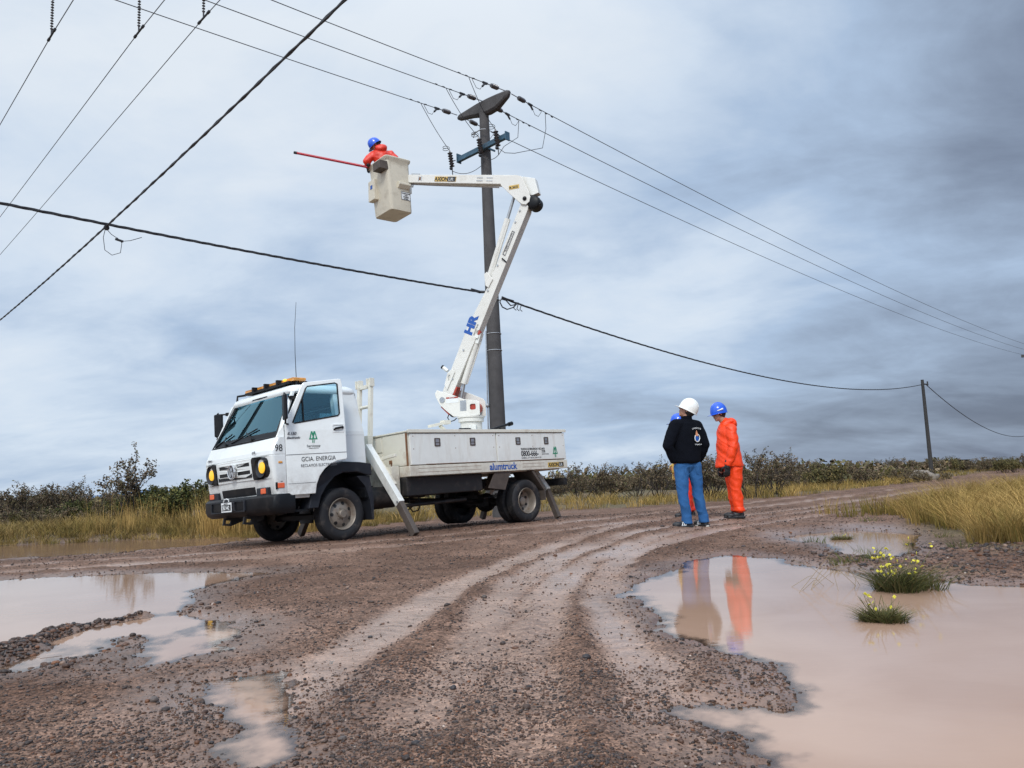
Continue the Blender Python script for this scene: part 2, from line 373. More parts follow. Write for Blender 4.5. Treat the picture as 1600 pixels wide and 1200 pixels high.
# puddles: outline, water level, edge softness, depth
PUD = {
 'left': ([(-7.5, 8.3), (-5.36, 8.22), (-4.37, 8.3), (-3.7, 8.25), (-3.05, 8.15), (-2.6, 8.1), (-2.45, 7.75), (-2.60, 7.2), (-2.58, 6.6), (-2.35, 5.75), (-2.12, 5.2), (-1.62, 4.75), (-1.55, 4.3), (-1.62, 3.85), (-1.80, 3.7), (-1.98, 4.1), (-2.25, 4.45), (-2.63, 4.3), (-3.2, 4.2), (-6, 4.4)], -0.020),
 'near': ([(-1.34, 3.42), (-1.05, 3.5), (-0.84, 3.0), (-0.68, 2.66), (-0.62, 2.42), (-0.80, 2.35), (-0.98, 2.55), (-1.06, 2.80), (-1.18, 3.1)], -0.020),
 'right': ([(0.70, 5.41), (1.2, 6.75), (1.66, 7.5), (2.03, 7.85), (2.35, 7.15), (2.48, 6.38), (2.64, 5.6), (3.3, 5.12), (4.5, 5.1), (6, 5.2), (6, 0.3), (0.9, 0.5), (0.56, 1.5), (0.55, 2.15), (0.57, 2.47), (0.55, 2.75), (0.80, 2.83), (0.92, 3.24), (0.82, 3.55), (0.74, 4.02), (0.71, 4.73)], -0.020),
 'small': ([(2.95, 8.9), (3.15, 9.7), (4.0, 10.1), (4.5, 10.2), (4.7, 9.4), (4.24, 8.3), (3.6, 7.4), (3.24, 6.85), (2.95, 7.3), (3.2, 8.2)], -0.012),
 'ditch': ([(-16, 16.8), (-8.9, 17.3), (-6.9, 17.1), (-5.3, 16.2), (-4.9, 14.6), (-5.2, 13.4), (-6.3, 12.4), (-8.3, 12.0), (-16, 11.6)], -0.108),
 'thin': ([(-2.58, 3.75), (-2.60, 4.3), (-2.64, 4.8), (-2.45, 5.2), (-2.15, 5.2), (-2.02, 4.7), (-2.18, 4.2), (-2.36, 3.8)], -0.020),
}
TRK = [sm([(-0.36, 2.6), (-0.22, 3.68), (-0.19, 4.72), (0.16, 6.98), (0.9, 9.29), (2.21, 11.4), (6.5, 16.5), (14, 26)]),
       sm([(-0.02, 2.2), (0.0, 2.99), (0.03, 3.92), (0.21, 5.55), (0.74, 7.79), (1.75, 9.86), (4.0, 12.6), (9, 18.5)]),
       sm([(0.42, 2.3), (0.49, 3.1), (0.48, 4.16), (0.57, 5.61), (0.89, 7.24), (1.61, 9.11), (4.2, 11.9), (10, 18)]),
       sm([(-0.9, 2.9), (-0.8, 3.93), (-0.66, 5.08), (-0.19, 7.37), (0.73, 10.09), (1.94, 12.6), (6, 18), (13, 27)]),
       sm([(-8, 8.9), (-5, 9.1), (-2.5, 9.6), (0.5, 11.4), (3.5, 14.8), (9, 21.5)]),
       sm([(-8, 10.0), (-4.5, 10.2), (-2, 11.0), (0.9, 13.6), (4.5, 18), (9, 24)])]
VERGE_L = [(-90, 22), (-30, 17.5), (-16, 16.4), (-9.5, 17.0), (-7.9, 17.0), (-5.2, 16.2), (-3.6, 18.2), (-1.0, 21.0), (1.5, 23.5), (3.6, 22.0), (8.3, 24.2), (13, 31), (29, 54), (80, 122), (320, 470), (300, 4000), (-3000, 4000), (-3000, 22)]
VERGE_R = [(4.1, 6.9), (4.2, 8.2), (4.65, 9.4), (6.1, 12.8), (9.5, 17.5), (22, 33.5), (60, 88), (340, 470), (4000, 4000), (4000, 5), (9, 5.6), (5.0, 6.2)]
def ground(x, y, detail=True):
    x = np.asarray(x, float); y = np.asarray(y, float)
    d = (x - TX) * 0.7300 - (y - TY) * 0.6834; s = (x - TX) * 0.683 + (y - TY) * 0.730
    w = sstep(8.6, 10.5, y) * (1 - sstep(60, 120, y))
    z = w * (0.028 * np.clip(d, -3.2, 1.5) + 0.010 * sstep(1.5, 4, d) + 0.004 * np.clip(s, 0, 5) * (1 - sstep(5, 9, s)))
    z = z + 0.10 * w * sstep(-4.5, -8.0, d) * sstep(15.5, 18, y)
    vl = poly_sd(x, y, VERGE_L); vr = poly_sd(x, y, VERGE_R)
    z = z + 0.06 * sstep(0.2, -1.6, vl) + 0.08 * sstep(0.3, -1.8, vr)
    far = sstep(8, 25, np.hypot(x, y))
    if detail:
        n1 = fbm(x * 1.3, y * 1.3, 3, 3) - 0.5; n2 = fbm(x * 9, y * 9, 5, 4, 0.6) - 0.5
        z = z + n1 * 0.028 + n2 * (0.016 + 0.02 * far)
    tr = np.zeros_like(x); ts = np.zeros_like(x); tb = np.full(x.shape, 1e9)
    for k, P in enumerate(TRK):
        q = line_d(x, y, P) + (vnoise(x * 3, y * 3, 31 + k) - 0.5) * 0.10
        wd = 0.14 if k in (1, 2) else 0.15
        s_, q_ = line_s(x, y, P); m_ = q_ < tb; tb = np.where(m_, q_, tb); ts = np.where(m_, s_ + 0.6 * q_, ts)
        g = np.exp(-(q / wd) ** 4 * 0.7); tr = np.maximum(tr, g * np.clip(0.35 + 1.1 * vnoise(x * 1.1, y * 0.8, 77 + k), 0, 1.05))
        fade = 1 - sstep(20, 40, np.hypot(x, y))
        z = z - 0.014 * g * fade + 0.010 * np.exp(-((q - wd * 1.7) / 0.07) ** 2) * fade
    rd_ = np.hypot(x, y); nf = sstep(2.0, 4.2, rd_); tr = tr * (0.35 + 0.65 * nf) * (1 - 0.4 * sstep(9.0, 13.0, rd_))
    # deeper tread pattern inside the wet tracks
    wet = np.zeros_like(x); sdmin = np.full(x.shape, 1e9)
    for nme, (P, lv) in PUD.items():
        k = {'ditch': 0.5, 'near': 0.10, 'thin': 0.22, 'left': 0.20}.get(nme, 0.17)
        sdv = poly_sd(x, y, P) + (fbm(x * 2.2, y * 2.2, 41, 4) - 0.5) * k * 2.0 + (vnoise(x * 14, y * 14, 9) - 0.5) * 0.05
        base = lv + 0.016
        t = sstep(0.45, 0.0, sdv)
        z = z * (1 - t) + (base + (z - w * 0) * 0.35 * (nme != 'ditch') + (fbm(x * 12, y * 12, 8, 4, 0.7) - 0.5) * 0.034) * t if nme != 'ditch' else z
        z = z - sstep(0.10, -0.30 if nme not in ('near', 'thin') else -0.14, sdv) * {'ditch': 0.06, 'near': 0.042, 'thin': 0.034}.get(nme, 0.068)
        wet = np.maximum(wet, sstep(0.55, -0.05, sdv)); sdmin = np.minimum(sdmin, sdv)
    # spit of stones between the two sheets of water on the left
    q = line_d(x, y, [(-2.60, 3.7), (-2.66, 4.1), (-2.71, 4.5), (-2.76, 5.0), (-2.50, 5.3)])
    z = z + 0.050 * np.exp(-(q / 0.09) ** 2) * (0.35 + 1.1 * vnoise(x * 5, y * 5, 55))
    return z, dict(ts=ts, tb=tb, vl=vl, vr=vr, tr=tr, wet=wet, sd=sdmin, d=d)
def gz(x, y): return float(ground(np.array([x]), np.array([y]))[0][0])
# fan-shaped sheet, fine near the viewer and reaching the horizon
rr = np.concatenate([[0.05, 0.3, 0.6, 0.85, 1.0], 0.76 * FPX / np.arange(860, 20, -2.0), 46 * 1.07 ** np.arange(1, 72)])
rr = np.unique(np.round(rr, 4))
th = np.concatenate([np.arange(-180, -40, 4.0), np.arange(-40, 40, 0.13), np.arange(40, 180, 4.0)])
TT, RR = np.meshgrid(np.radians(th), rr); gx = (RR * np.sin(TT)).ravel(); gy = (RR * np.cos(TT)).ravel()
gh, A = ground(gx, gy)
nc = len(th); nr = len(rr); ii, jj = np.meshgrid(np.arange(nr - 1), np.arange(nc), indexing='ij')
f4 = np.stack([ii * nc + jj, ii * nc + (jj + 1) % nc, (ii + 1) * nc + (jj + 1) % nc, (ii + 1) * nc + jj], -1).reshape(-1)
def lerp(a, b, t): return a * (1 - t[:, None]) + b * t[:, None]
mud = np.array([0.205, 0.122, 0.085]); mudl = np.array([0.41, 0.27, 0.20]); mudd = np.array([0.11, 0.060, 0.039]); verge = np.array([0.15, 0.105, 0.062]); scrub = np.array([0.13, 0.105, 0.06])
v1 = fbm(gx * 0.8, gy * 0.8, 91, 4); v2 = fbm(gx * 6, gy * 6, 92, 3)
gc = lerp(np.tile(mudd, (len(gx), 1)), mud, np.clip(sstep(0.3, 0.7, v1) * 0.6 + sstep(0.3, 0.7, v2) * 0.4, 0, 1))
gc = lerp(gc, mudl, np.clip(A['tr'], 0, 1) * 0.75)
veg = np.maximum(sstep(0.4, -0.8, A['vl']), sstep(0.3, -0.6, A['vr']))
gc = lerp(gc, lerp(np.tile(verge, (len(gx), 1)), scrub, sstep(0.35, 0.65, v1)), veg)
wetv = np.clip(np.maximum(A['tr'] * 0.9, A['wet'] * 0.8) + sstep(0.55, 0.75, v1) * 0.25, 0, 1) * (1 - veg)
def ground_mat():
    m = bpy.data.materials.new('wet_gravel_mud'); m.use_nodes = True; t = m.node_tree; ns = t.nodes; lk = t.links; b = ns['Principled BSDF']
    g = ns.new('ShaderNodeNewGeometry'); a = ns.new('ShaderNodeAttribute'); a.attribute_name = 'Col'; wt = ns.new('ShaderNodeAttribute'); wt.attribute_name = 'wetness'
    def vor(s, feat='F1', rnd=1.0):
        n = ns.new('ShaderNodeTexVoronoi'); n.inputs['Scale'].default_value = s; n.feature = feat; lk.new(g.outputs['Position'], n.inputs['Vector']); return n
    def noi(s, d=4):
        n = ns.new('ShaderNodeTexNoise'); n.inputs['Scale'].default_value = s; n.inputs['Detail'].default_value = d; lk.new(g.outputs['Position'], n.inputs['Vector']); return n.outputs['Fac']
    def mr(v, a0, a1, b0, b1):
        n = ns.new('ShaderNodeMapRange'); lk.new(v, n.inputs[0])
        for i, q in enumerate((a0, a1, b0, b1)): n.inputs[i + 1].default_value = q
        return n.outputs[0]
    def mth(op, x, y):
        n = ns.new('ShaderNodeMath'); n.operation = op
        for i, v in enumerate((x, y)):
            if isinstance(v, float): n.inputs[i].default_value = v
            else: lk.new(v, n.inputs[i])
        return n.outputs[0]
    vA = vor(48); vB = vor(130)
    hs = ns.new('ShaderNodeMix'); hs.data_type = 'RGBA'; hs.blend_type = 'MULTIPLY'
    sep = ns.new('ShaderNodeSeparateColor'); lk.new(vA.outputs['Color'], sep.inputs[0])
    sep2 = ns.new('ShaderNodeSeparateColor'); lk.new(vB.outputs['Color'], sep2.inputs[0])
    val = mth('MULTIPLY', mr(sep.outputs[0], 0, 1, 0.55, 1.45), mr(sep2.outputs[0], 0, 1, 0.5, 1.5))
    dry = mr(wt.outputs['Fac'], 0.2, 0.9, 1.0, 0.25)
    k = mth('ADD', mth('MULTIPLY', mth('SUBTRACT', val, 1.0), dry), 1.0)
    k = mth('MULTIPLY', k, mr(noi(3.0, 8), 0.3, 0.7, 0.82, 1.18))
    cc = ns.new('ShaderNodeCombineColor'); [lk.new(k, cc.inputs[i]) for i in range(3)]
    hs.inputs[0].default_value = 1.0; lk.new(a.outputs['Color'], hs.inputs[6]); lk.new(cc.outputs[0], hs.inputs[7])
    lk.new(hs.outputs[2], b.inputs['Base Color'])
    lk.new(mth('ADD', mr(wt.outputs['Fac'], 0.1, 0.95, 0.78, 0.24), mr(noi(20.0, 3), 0.3, 0.7, -0.07, 0.10)), b.inputs['Roughness'])
    lk.new(mr(wt.outputs['Fac'], 0.2, 0.9, 0.16, 0.55), b.inputs['Specular IOR Level'])
    hgt = mth('ADD', mth('MULTIPLY', vA.outputs['Distance'], -0.75), mth('ADD', mth('MULTIPLY', vB.outputs['Distance'], -0.35), mth('MULTIPLY', noi(12.0, 8), 0.9)))
    al = ns.new('ShaderNodeAttribute'); al.attribute_name = 'along'; ru = ns.new('ShaderNodeAttribute'); ru.attribute_name = 'rut'   # tread bars pressed into the ruts
    wob = mth('ADD', mth('MULTIPLY', al.outputs['Fac'], 52.0), mth('MULTIPLY', noi(7.0, 3), 5.0))
    bars = mr(mth('SINE', wob, 0.0), -0.35, 0.35, 0.0, 1.0)
    tread = mth('MULTIPLY', mth('MULTIPLY', bars, ru.outputs['Fac']), mr(noi(2.2, 3), 0.42, 0.58, 0.0, 1.0))
    hgt = mth('ADD', hgt, mth('MULTIPLY', tread, 0.7))
    dk = ns.new('ShaderNodeMix'); dk.data_type = 'RGBA'; dk.blend_type = 'MULTIPLY'; lk.new(mth('MULTIPLY', tread, 0.40), dk.inputs[0]); lk.new(hs.outputs[2], dk.inputs[6]); dk.inputs[7].default_value = (0.45, 0.40, 0.38, 1); lk.new(dk.outputs[2], b.inputs['Base Color'])
    bn = ns.new('ShaderNodeBump'); bn.inputs['Distance'].default_value = 0.012; lk.new(hgt, bn.inputs['Height']); lk.new(mr(wt.outputs['Fac'], 0.2, 0.95, 0.9, 0.22), bn.inputs['Strength'])
    lk.new(bn.outputs[0], b.inputs['Normal']); return m
gmat = ground_mat()
tag(np_mesh('ground', np.stack([gx, gy, gh], 1), f4, 4, gmat, colors=gc, smooth=True, attrs={'wetness': wetv, 'along': A['ts'], 'rut': np.exp(-(A['tb'] / 0.15) ** 4) * np.clip(A['tr'] * 1.3, 0, 1)}), kind='structure')
# muddy water: silt hides the bed where it is deep, the bed shows through at the shore
def water_mat(name, c1, c2, rip):
    m = bpy.data.materials.new(name); m.use_nodes = True; t = m.node_tree; ns = t.nodes; lk = t.links; ns.clear()
    g = ns.new('ShaderNodeNewGeometry'); n = ns.new('ShaderNodeTexNoise'); n.inputs['Scale'].default_value = 1.3; n.inputs['Detail'].default_value = 6; n.inputs['Distortion'].default_value = 0.8; lk.new(g.outputs['Position'], n.inputs['Vector'])
    mr = ns.new('ShaderNodeMapRange'); lk.new(n.outputs['Fac'], mr.inputs[0]); mr.inputs[1].default_value = 0.32; mr.inputs[2].default_value = 0.68
    mx = ns.new('ShaderNodeMix'); mx.data_type = 'RGBA'; lk.new(mr.outputs[0], mx.inputs[0]); mx.inputs[6].default_value = (*c1, 1); mx.inputs[7].default_value = (*c2, 1)
    at = ns.new('ShaderNodeAttribute'); at.attribute_name = 'depth'
    ex = ns.new('ShaderNodeMapRange'); ex.interpolation_type = 'SMOOTHSTEP'; lk.new(at.outputs['Fac'], ex.inputs[0]); ex.inputs[1].default_value = 0.0; ex.inputs[2].default_value = 0.030; ex.inputs[3].default_value = 0.10; ex.inputs[4].default_value = 1.0
    df = ns.new('ShaderNodeBsdfDiffuse'); lk.new(mx.outputs[2], df.inputs[0]); tr = ns.new('ShaderNodeBsdfTransparent'); tr.inputs[0].default_value = (0.80, 0.70, 0.62, 1)
    m1_ = ns.new('ShaderNodeMixShader'); lk.new(ex.outputs[0], m1_.inputs[0]); lk.new(tr.outputs[0], m1_.inputs[1]); lk.new(df.outputs[0], m1_.inputs[2])
    mp = ns.new('ShaderNodeMapping'); mp.inputs['Scale'].default_value = (1.0, 3.0, 1); lk.new(g.outputs['Position'], mp.inputs[0])
    w = ns.new('ShaderNodeTexNoise'); w.inputs['Scale'].default_value = 11; w.inputs['Detail'].default_value = 4; lk.new(mp.outputs[0], w.inputs['Vector'])
    bn = ns.new('ShaderNodeBump'); bn.inputs['Distance'].default_value = 0.003; bn.inputs['Strength'].default_value = rip; lk.new(w.outputs['Fac'], bn.inputs['Height'])
    gl_ = ns.new('ShaderNodeBsdfGlossy'); gl_.inputs['Roughness'].default_value = 0.02; lk.new(bn.outputs[0], gl_.inputs['Normal'])
    fr = ns.new('ShaderNodeFresnel'); fr.inputs[0].default_value = 1.65; lk.new(bn.outputs[0], fr.inputs['Normal'])
    m2_ = ns.new('ShaderNodeMixShader'); lk.new(fr.outputs[0], m2_.inputs[0]); lk.new(m1_.outputs[0], m2_.inputs[1]); lk.new(gl_.outputs[0], m2_.inputs[2])
    o = ns.new('ShaderNodeOutputMaterial'); lk.new(m2_.outputs[0], o.inputs[0]); return m
wm = water_mat('muddy_water', (0.43, 0.265, 0.178), (0.50, 0.325, 0.23), 0.10)
wm2 = water_mat('ditch_water', (0.28, 0.165, 0.11), (0.36, 0.22, 0.15), 0.30)
f4q = f4.reshape(-1, 4)
for nme, (P, lv) in PUD.items():
    if nme == 'thin': lv = lv - 0.0012
    near_ = poly_sd(gx, gy, P) < (0.30 if nme != 'ditch' else 0.9); dep = lv - gh
    fk = near_[f4q].all(1) & (dep[f4q] > -0.002).any(1)
    fs = f4q[fk]
    if not len(fs): continue
    u_, inv = np.unique(fs, return_inverse=True)
    wv = np.stack([gx[u_], gy[u_], np.full(len(u_), lv)], 1)
    tag(np_mesh('water', wv, inv.reshape(-1), 4, wm2 if nme == 'ditch' else wm, attrs={'depth': dep[u_]}, smooth=True), kind='structure')

# ------------------------------------------------------------------ pebbles: uncountable, one object
def ico(sub):
    bm = bmesh.new(); bmesh.ops.create_icosphere(bm, subdivisions=sub, radius=1)
    v = np.array([q.co[:] for q in bm.verts]); f = np.array([[q.index for q in p.verts] for p in bm.faces]); bm.free(); return v, f
STC = np.array([(0.075, 0.055, 0.045), (0.10, 0.065, 0.05), (0.055, 0.045, 0.042), (0.14, 0.085, 0.06), (0.18, 0.13, 0.10), (0.045, 0.045, 0.05), (0.20, 0.10, 0.055), (0.11, 0.10, 0.095), (0.26, 0.20, 0.16), (0.50, 0.46, 0.42)])
STW = np.array([5, 5, 5, 4, 3, 4, 1.2, 2, 1.0, 0.25]); STW = STW / STW.sum()
def stones(n, rmin, rmax, smin, smax, sub, avoid, seed, pw=1.0, box_=None, shore=0.0):
    g = np.random.default_rng(seed); V, F = ico(sub)
    t = np.radians(g.uniform(-36, 36, n)); u = g.random(n)
    r = 1 / (1 / rmax + u * (1 / rmin - 1 / rmax)) if pw == 1 else rmin + (rmax - rmin) * u ** 0.8
    x = r * np.sin(t); y = r * np.cos(t)
    if box_ is not None: x = g.uniform(box_[0], box_[1], n); y = g.uniform(box_[2], box_[3], n)
    if shore < 0:                      # a spit of stones between two sheets of water
        t_ = g.random(n); x = -2.60 - 0.16 * np.minimum(t_ * 1.25, 1) + 0.9 * np.maximum(t_ - 0.78, 0) + g.normal(0, 0.05, n); y = 3.7 + 1.6 * t_ + g.normal(0, 0.05, n)
    z, a = ground(x, y)
    dens = fbm(x * 2.5, y * 2.5, 123, 3)
    keep = (a['sd'] > -0.10 - 0.25 * (g.random(n) ** 5)) & (g.random(n) > a['tr'] * avoid) & (g.random(n) < 0.25 + 1.7 * sstep(0.35, 0.62, dens)) & (g.random(n) > 0.4 * sstep(0.1, -0.4, a['sd']))
    if shore < 0: keep = g.random(n) < 0.25 + 1.2 * vnoise(x * 6, y * 6, 5)
    if shore > 0: keep = (np.abs(a['sd'] - 0.05) < 0.22 * g.random(n) ** 1.5)
    x, y, z, r = x[keep], y[keep], z[keep], np.hypot(x[keep], y[keep]); n = len(x)
    s = smin * (smax / smin) ** (g.random(n) ** 2.2) * (0.75 + 0.12 * r)
    ang = g.random(n) * 6.283; ca, sa = np.cos(ang), np.sin(ang)
    sc = np.stack([s * g.uniform(0.8, 1.35, n), s * g.uniform(0.65, 1.0, n), s * g.uniform(0.42, 0.8, n)], 1)
    P = V[None] * sc[:, None] * (1 + g.uniform(-0.16, 0.16, (n, len(V), 1)))
    Q = np.stack([P[..., 0] * ca[:, None] - P[..., 1] * sa[:, None] + x[:, None], P[..., 0] * sa[:, None] + P[..., 1] * ca[:, None] + y[:, None], P[..., 2] + (z + sc[:, 2] * 0.35)[:, None]], -1)
    col = np.array([0.72, 0.62, 0.57]) * STC[g.choice(len(STC), n, p=STW)] * g.uniform(0.7, 1.35, (n, 1))
    fl = (F[None] + (np.arange(n) * len(V))[:, None, None]).reshape(-1, 3)
    return Q.reshape(-1, 3), fl, np.repeat(col, len(V), 0)
parts = [stones(110000, 1.05, 9.0, 0.0022, 0.0075, 1, 0.80, 1), stones(75000, 1.0, 3.6, 0.0026, 0.0062, 1, 0.35, 12), stones(6500, 1.05, 12.0, 0.005, 0.0105, 2, 0.93, 2), stones(330, 1.1, 12.0, 0.010, 0.020, 2, 0.9, 3),
         stones(26000, 3.5, 17.0, 0.0028, 0.007, 1, 0.85, 5, 2), stones(1900, 1, 2, 0.004, 0.015, 2, 0.3, 6, 1, (2.7, 5.2, 5.3, 7.6)), stones(2600, 1, 2, 0.005, 0.015, 2, 0.3, 8, 1, (-4.2, -2.1, 3.7, 5.7)), stones(9000, 1.2, 8.0, 0.004, 0.011, 1, 0.0, 9, 1, None, 0.45), stones(1500, 1.2, 8.0, 0.005, 0.014, 2, 0.0, 19, 1, None, -1)]
vo = 0; Vs, Fs, Cs = [], [], []
for v, f, c in parts: Vs.append(v); Fs.append(f + vo); Cs.append(c); vo += len(v)
pebm = mat('wet_pebbles', rough=0.42, attr=True, var=0.25, vscale=120, spec=0.28)
tag(np_mesh('pebbles', np.concatenate(Vs), np.concatenate(Fs).ravel(), 3, pebm, colors=np.concatenate(Cs), smooth=True),
    'wet brown and grey pebbles strewn over the muddy road', 'gravel', kind='stuff')
# ------------------------------------------------------------------ truck (local: x forward, y to its left side, z up)
YAW, TPI, TRO = 0.75239, 0.021045, 0.038528
TM = Matrix(((-0.68333, 0.72955, 0), (-0.73011, -0.68333, 0), (0, 0, 1)))
fw = Vector((-math.sin(YAW), -math.cos(YAW), 0)); up = Vector((0, 0, 1)); lf = up.cross(fw)
TM = Matrix((fw, lf, up)).transposed() @ Matrix.Rotation(TPI, 3, 'Y') @ Matrix.Rotation(TRO, 3, 'X')
TW = Matrix.Translation((TX, TY, TZ)) @ TM.to_4x4(); TI = TW.inverted()
truck = empty('bucket_truck'); truck.matrix_world = TW
tag(truck, 'white bucket truck with its driver door open and its boom folded over a raised bucket', 'truck')
T = truck
def Wd(z):
    return 1.0 if z <= 1.6 else 1.0 - (z - 1.6) * 0.155
def Fx(z):
    P = [(0.70, 1.085), (0.9, 1.12), (1.27, 1.16), (1.34, 1.15), (1.50, 1.075), (1.52, 1.06)]
    for (a, b), (c, d) in zip(P, P[1:]):
        if z <= c: return b + (d - b) * (z - a) / (c - a)
    return P[-1][1]
def ushape(z, F, w, xr, rc, bow=0.05, n=6):       # plan outline, near rear corner round the nose to far rear corner
    p = [Vector((xr, w, z)), Vector((min(xr + 0.1, F - rc - bow), w, z))]
    for k in range(n + 1):
        a = R(90 - 90 * k / n); p.append(Vector((F - bow - rc + rc * math.cos(a), w - rc + rc * math.sin(a), z)))
    for k in range(1, 8):
        y = (w - rc) * (1 - 2 * k / 8); p.append(Vector((F - bow * (y / w) ** 2, y, z)))
    for k in range(n + 1):
        a = R(-90 * k / n); p.append(Vector((F - bow - rc + rc * math.cos(a), -(w - rc) + rc * math.sin(a), z)))
    p += [Vector((min(xr + 0.1, F - rc - bow), -w, z)), Vector((xr, -w, z))]
    return p
def skin_rings(bm, rings):
    vr = [[bm.verts.new(p) for p in r] for r in rings]
    for A_, B_ in zip(vr, vr[1:]):
        for i in range(len(A_) - 1): bm.faces.new((A_[i], A_[i + 1], B_[i + 1], B_[i]))
    return vr
# nose shell
bm = bmesh.new()
zs = [0.70, 0.76, 0.885, 0.9, 1.0, 1.1, 1.2, 1.268, 1.275, 1.285, 1.34, 1.42, 1.50, 1.52]
rings = []
for z in zs:
    F = Fx(z) + 0.005 - (0.008 if abs(z - 1.275) < 0.003 else 0); xr = 0.91
    rings.append(ushape(z, F, 0.995 if abs(z - 1.275) < 0.003 else Wd(z), xr, 0.06, 0.035))
skin_rings(bm, rings)
solid(bm, 0.02)
nose = obj('cab_shell', bm, white, T)
# side cheeks between nose top, A pillar and door
for sy in (1, -1):
    bm = bmesh.new()
    plate(bm, [(0.91, 1.52), (1.02, 1.52), (0.985, 1.58), (0.70, 2.20), (0.645, 2.21), (0.91, 1.69)], [], lambda x, z: Vector((x, Wd(z) * sy - 0.045 * sy * (x > 0.95), z)), (0, -0.05 * sy, 0))
    obj('pillar', bm, white, T, bevel=0.006)
# B pillar / rear corner panel
for sy in (1, -1):
    bm = bmesh.new()
    plate(bm, [(0.03, 1.12), (0.03, 1.6), (0.02, 2.2), (-0.36, 2.2), (-0.44, 1.6), (-0.45, 1.30), (-0.45, 1.08), (-0.10, 1.08)], [], lambda x, z: Vector((x, Wd(z) * sy, z)), (0, -0.10 * sy, 0))
    mm(bm, (-0.445, sy * 0.985, 1.545), (0.0, sy * 1.004, 1.553)) if sy > 0 else None
    obj('rear_quarter_panel', bm, white, T, bevel=0.008)
bm = bmesh.new()                                                         # rear wall with window
plate(bm, [(-0.93, 1.08), (0.93, 1.08), (0.93, 1.6), (0.84, 2.2), (-0.84, 2.2), (-0.93, 1.6)], [rrect(-0.76, 1.50, 0.76, 2.08, 0.05)], lambda y, z: Vector((-0.40, y, z)), (0.03, 0, 0))
obj('rear_wall', bm, interior, T)
bm = bmesh.new(); mm(bm, (-0.425, -0.93, 1.08), (-0.403, 0.93, 2.18)); 
bm.free()
bm = bmesh.new()
plate(bm, [(-0.95, 1.06), (0.95, 1.06), (0.95, 1.6), (0.86, 2.2), (-0.86, 2.2), (-0.95, 1.6)], [rrect(-0.74, 1.52, 0.74, 2.06, 0.05)], lambda y, z: Vector((-0.435, y, z)), (0.03, 0, 0))
obj('rear_panel', bm, white, T)
bm = bmesh.new(); plate(bm, rrect(-0.75, 1.51, 0.75, 2.07, 0.05), [], lambda y, z: Vector((-0.404, y, z)), (0.003, 0, 0)); obj('rear_window', bm, glass, T)
# roof
bm = bmesh.new(); rings = []
for z, g in ((2.175, 0.0), (2.20, 0.015), (2.23, 0.012), (2.27, -0.01), (2.305, -0.07), (2.325, -0.17), (2.335, -0.32)):
    w = 0.915 + g; pts = []
    for (x, y) in rrect(-0.41 - g, -w, 0.70 + g, w, max(0.05, 0.13 + g * 0.3), 5): pts.append(Vector((x, y, z + 0.02 * (1 - (y / w) ** 2) - 0.02 * max(0, x - 0.3))))
    rings.append(pts)
vr = [[bm.verts.new(p) for p in r] for r in rings]
for A_, B_ in zip(vr, vr[1:]):
    for i in range(len(A_)): bm.faces.new((A_[i], A_[(i + 1) % len(A_)], B_[(i + 1) % len(A_)], B_[i]))
bm.faces.new(vr[-1]); bm.faces.new(vr[0][::-1])
obj('roof', bm, white, T, smooth=True)
bm = bmesh.new(); mm(bm, (-0.38, -0.84, 2.12), (0.60, 0.84, 2.17)); obj('roof_lining', bm, interior, T)
# floor, sill, dash
bm = bmesh.new()
mm(bm, (-0.39, -0.93, 1.02), (0.50, 0.93, 1.12)); mm(bm, (0.44, -0.93, 0.74), (1.0, 0.93, 0.80)); mm(bm, (0.42, -0.93, 0.74), (0.46, 0.93, 1.10))
obj('cab_floor', bm, black, T)
bm = bmesh.new(); plate(bm, [(1.03, 0.80), (1.03, 1.50), (0.92, 1.56), (0.68, 1.52), (0.64, 1.36), (0.74, 1.2), (0.80, 0.80)], [], lambda x, z: Vector((x, -0.93, z)), (0, 1.86, 0)); ds = obj('dashboard', bm, interior, T, bevel=0.02)
bm = bmesh.new(); box(bm, (0.86, 0.28, 1.585), (0.20, 0.34, 0.015), Matrix.Rotation(0.3, 3, 'Z')); box(bm, (0.84, -0.18, 1.57), (0.16, 0.26, 0.02), Matrix.Rotation(-0.2, 3, 'Z')); obj('paper', bm, paper, ds)
bm = bmesh.new(); c = Vector((0.52, 0.45, 1.52)); ax = Vector((-0.75, 0, 0.66)).normalized(); q = axis_m(ax)
tube(bm, [c + q @ Vector((0.21 * math.cos(a), 0.21 * math.sin(a), 0)) for a in np.linspace(0, 2 * PI, 25)[:-1]], 0.014, 8, True)
for a in (0.3, 2.8, 4.7): cyl(bm, c - ax * 0.03, c + q @ Vector((0.2 * math.cos(a), 0.2 * math.sin(a), 0)), 0.012)
cyl(bm, c - ax * 0.35, c, 0.03); obj('steering_wheel', bm, black, T, smooth=True)
for y in (0.48, -0.48, -0.02):
    bm = bmesh.new(); w = 0.24 if y else 0.2
    box(bm, (0.10, y, 1.27), (0.46, 2 * w, 0.14)); box(bm, (-0.17, y, 1.50), (0.12, 2 * w, 0.40), Matrix.Rotation(-0.15, 3, 'Y'))
    obj('seat', bm, seatm, T, bevel=0.04)
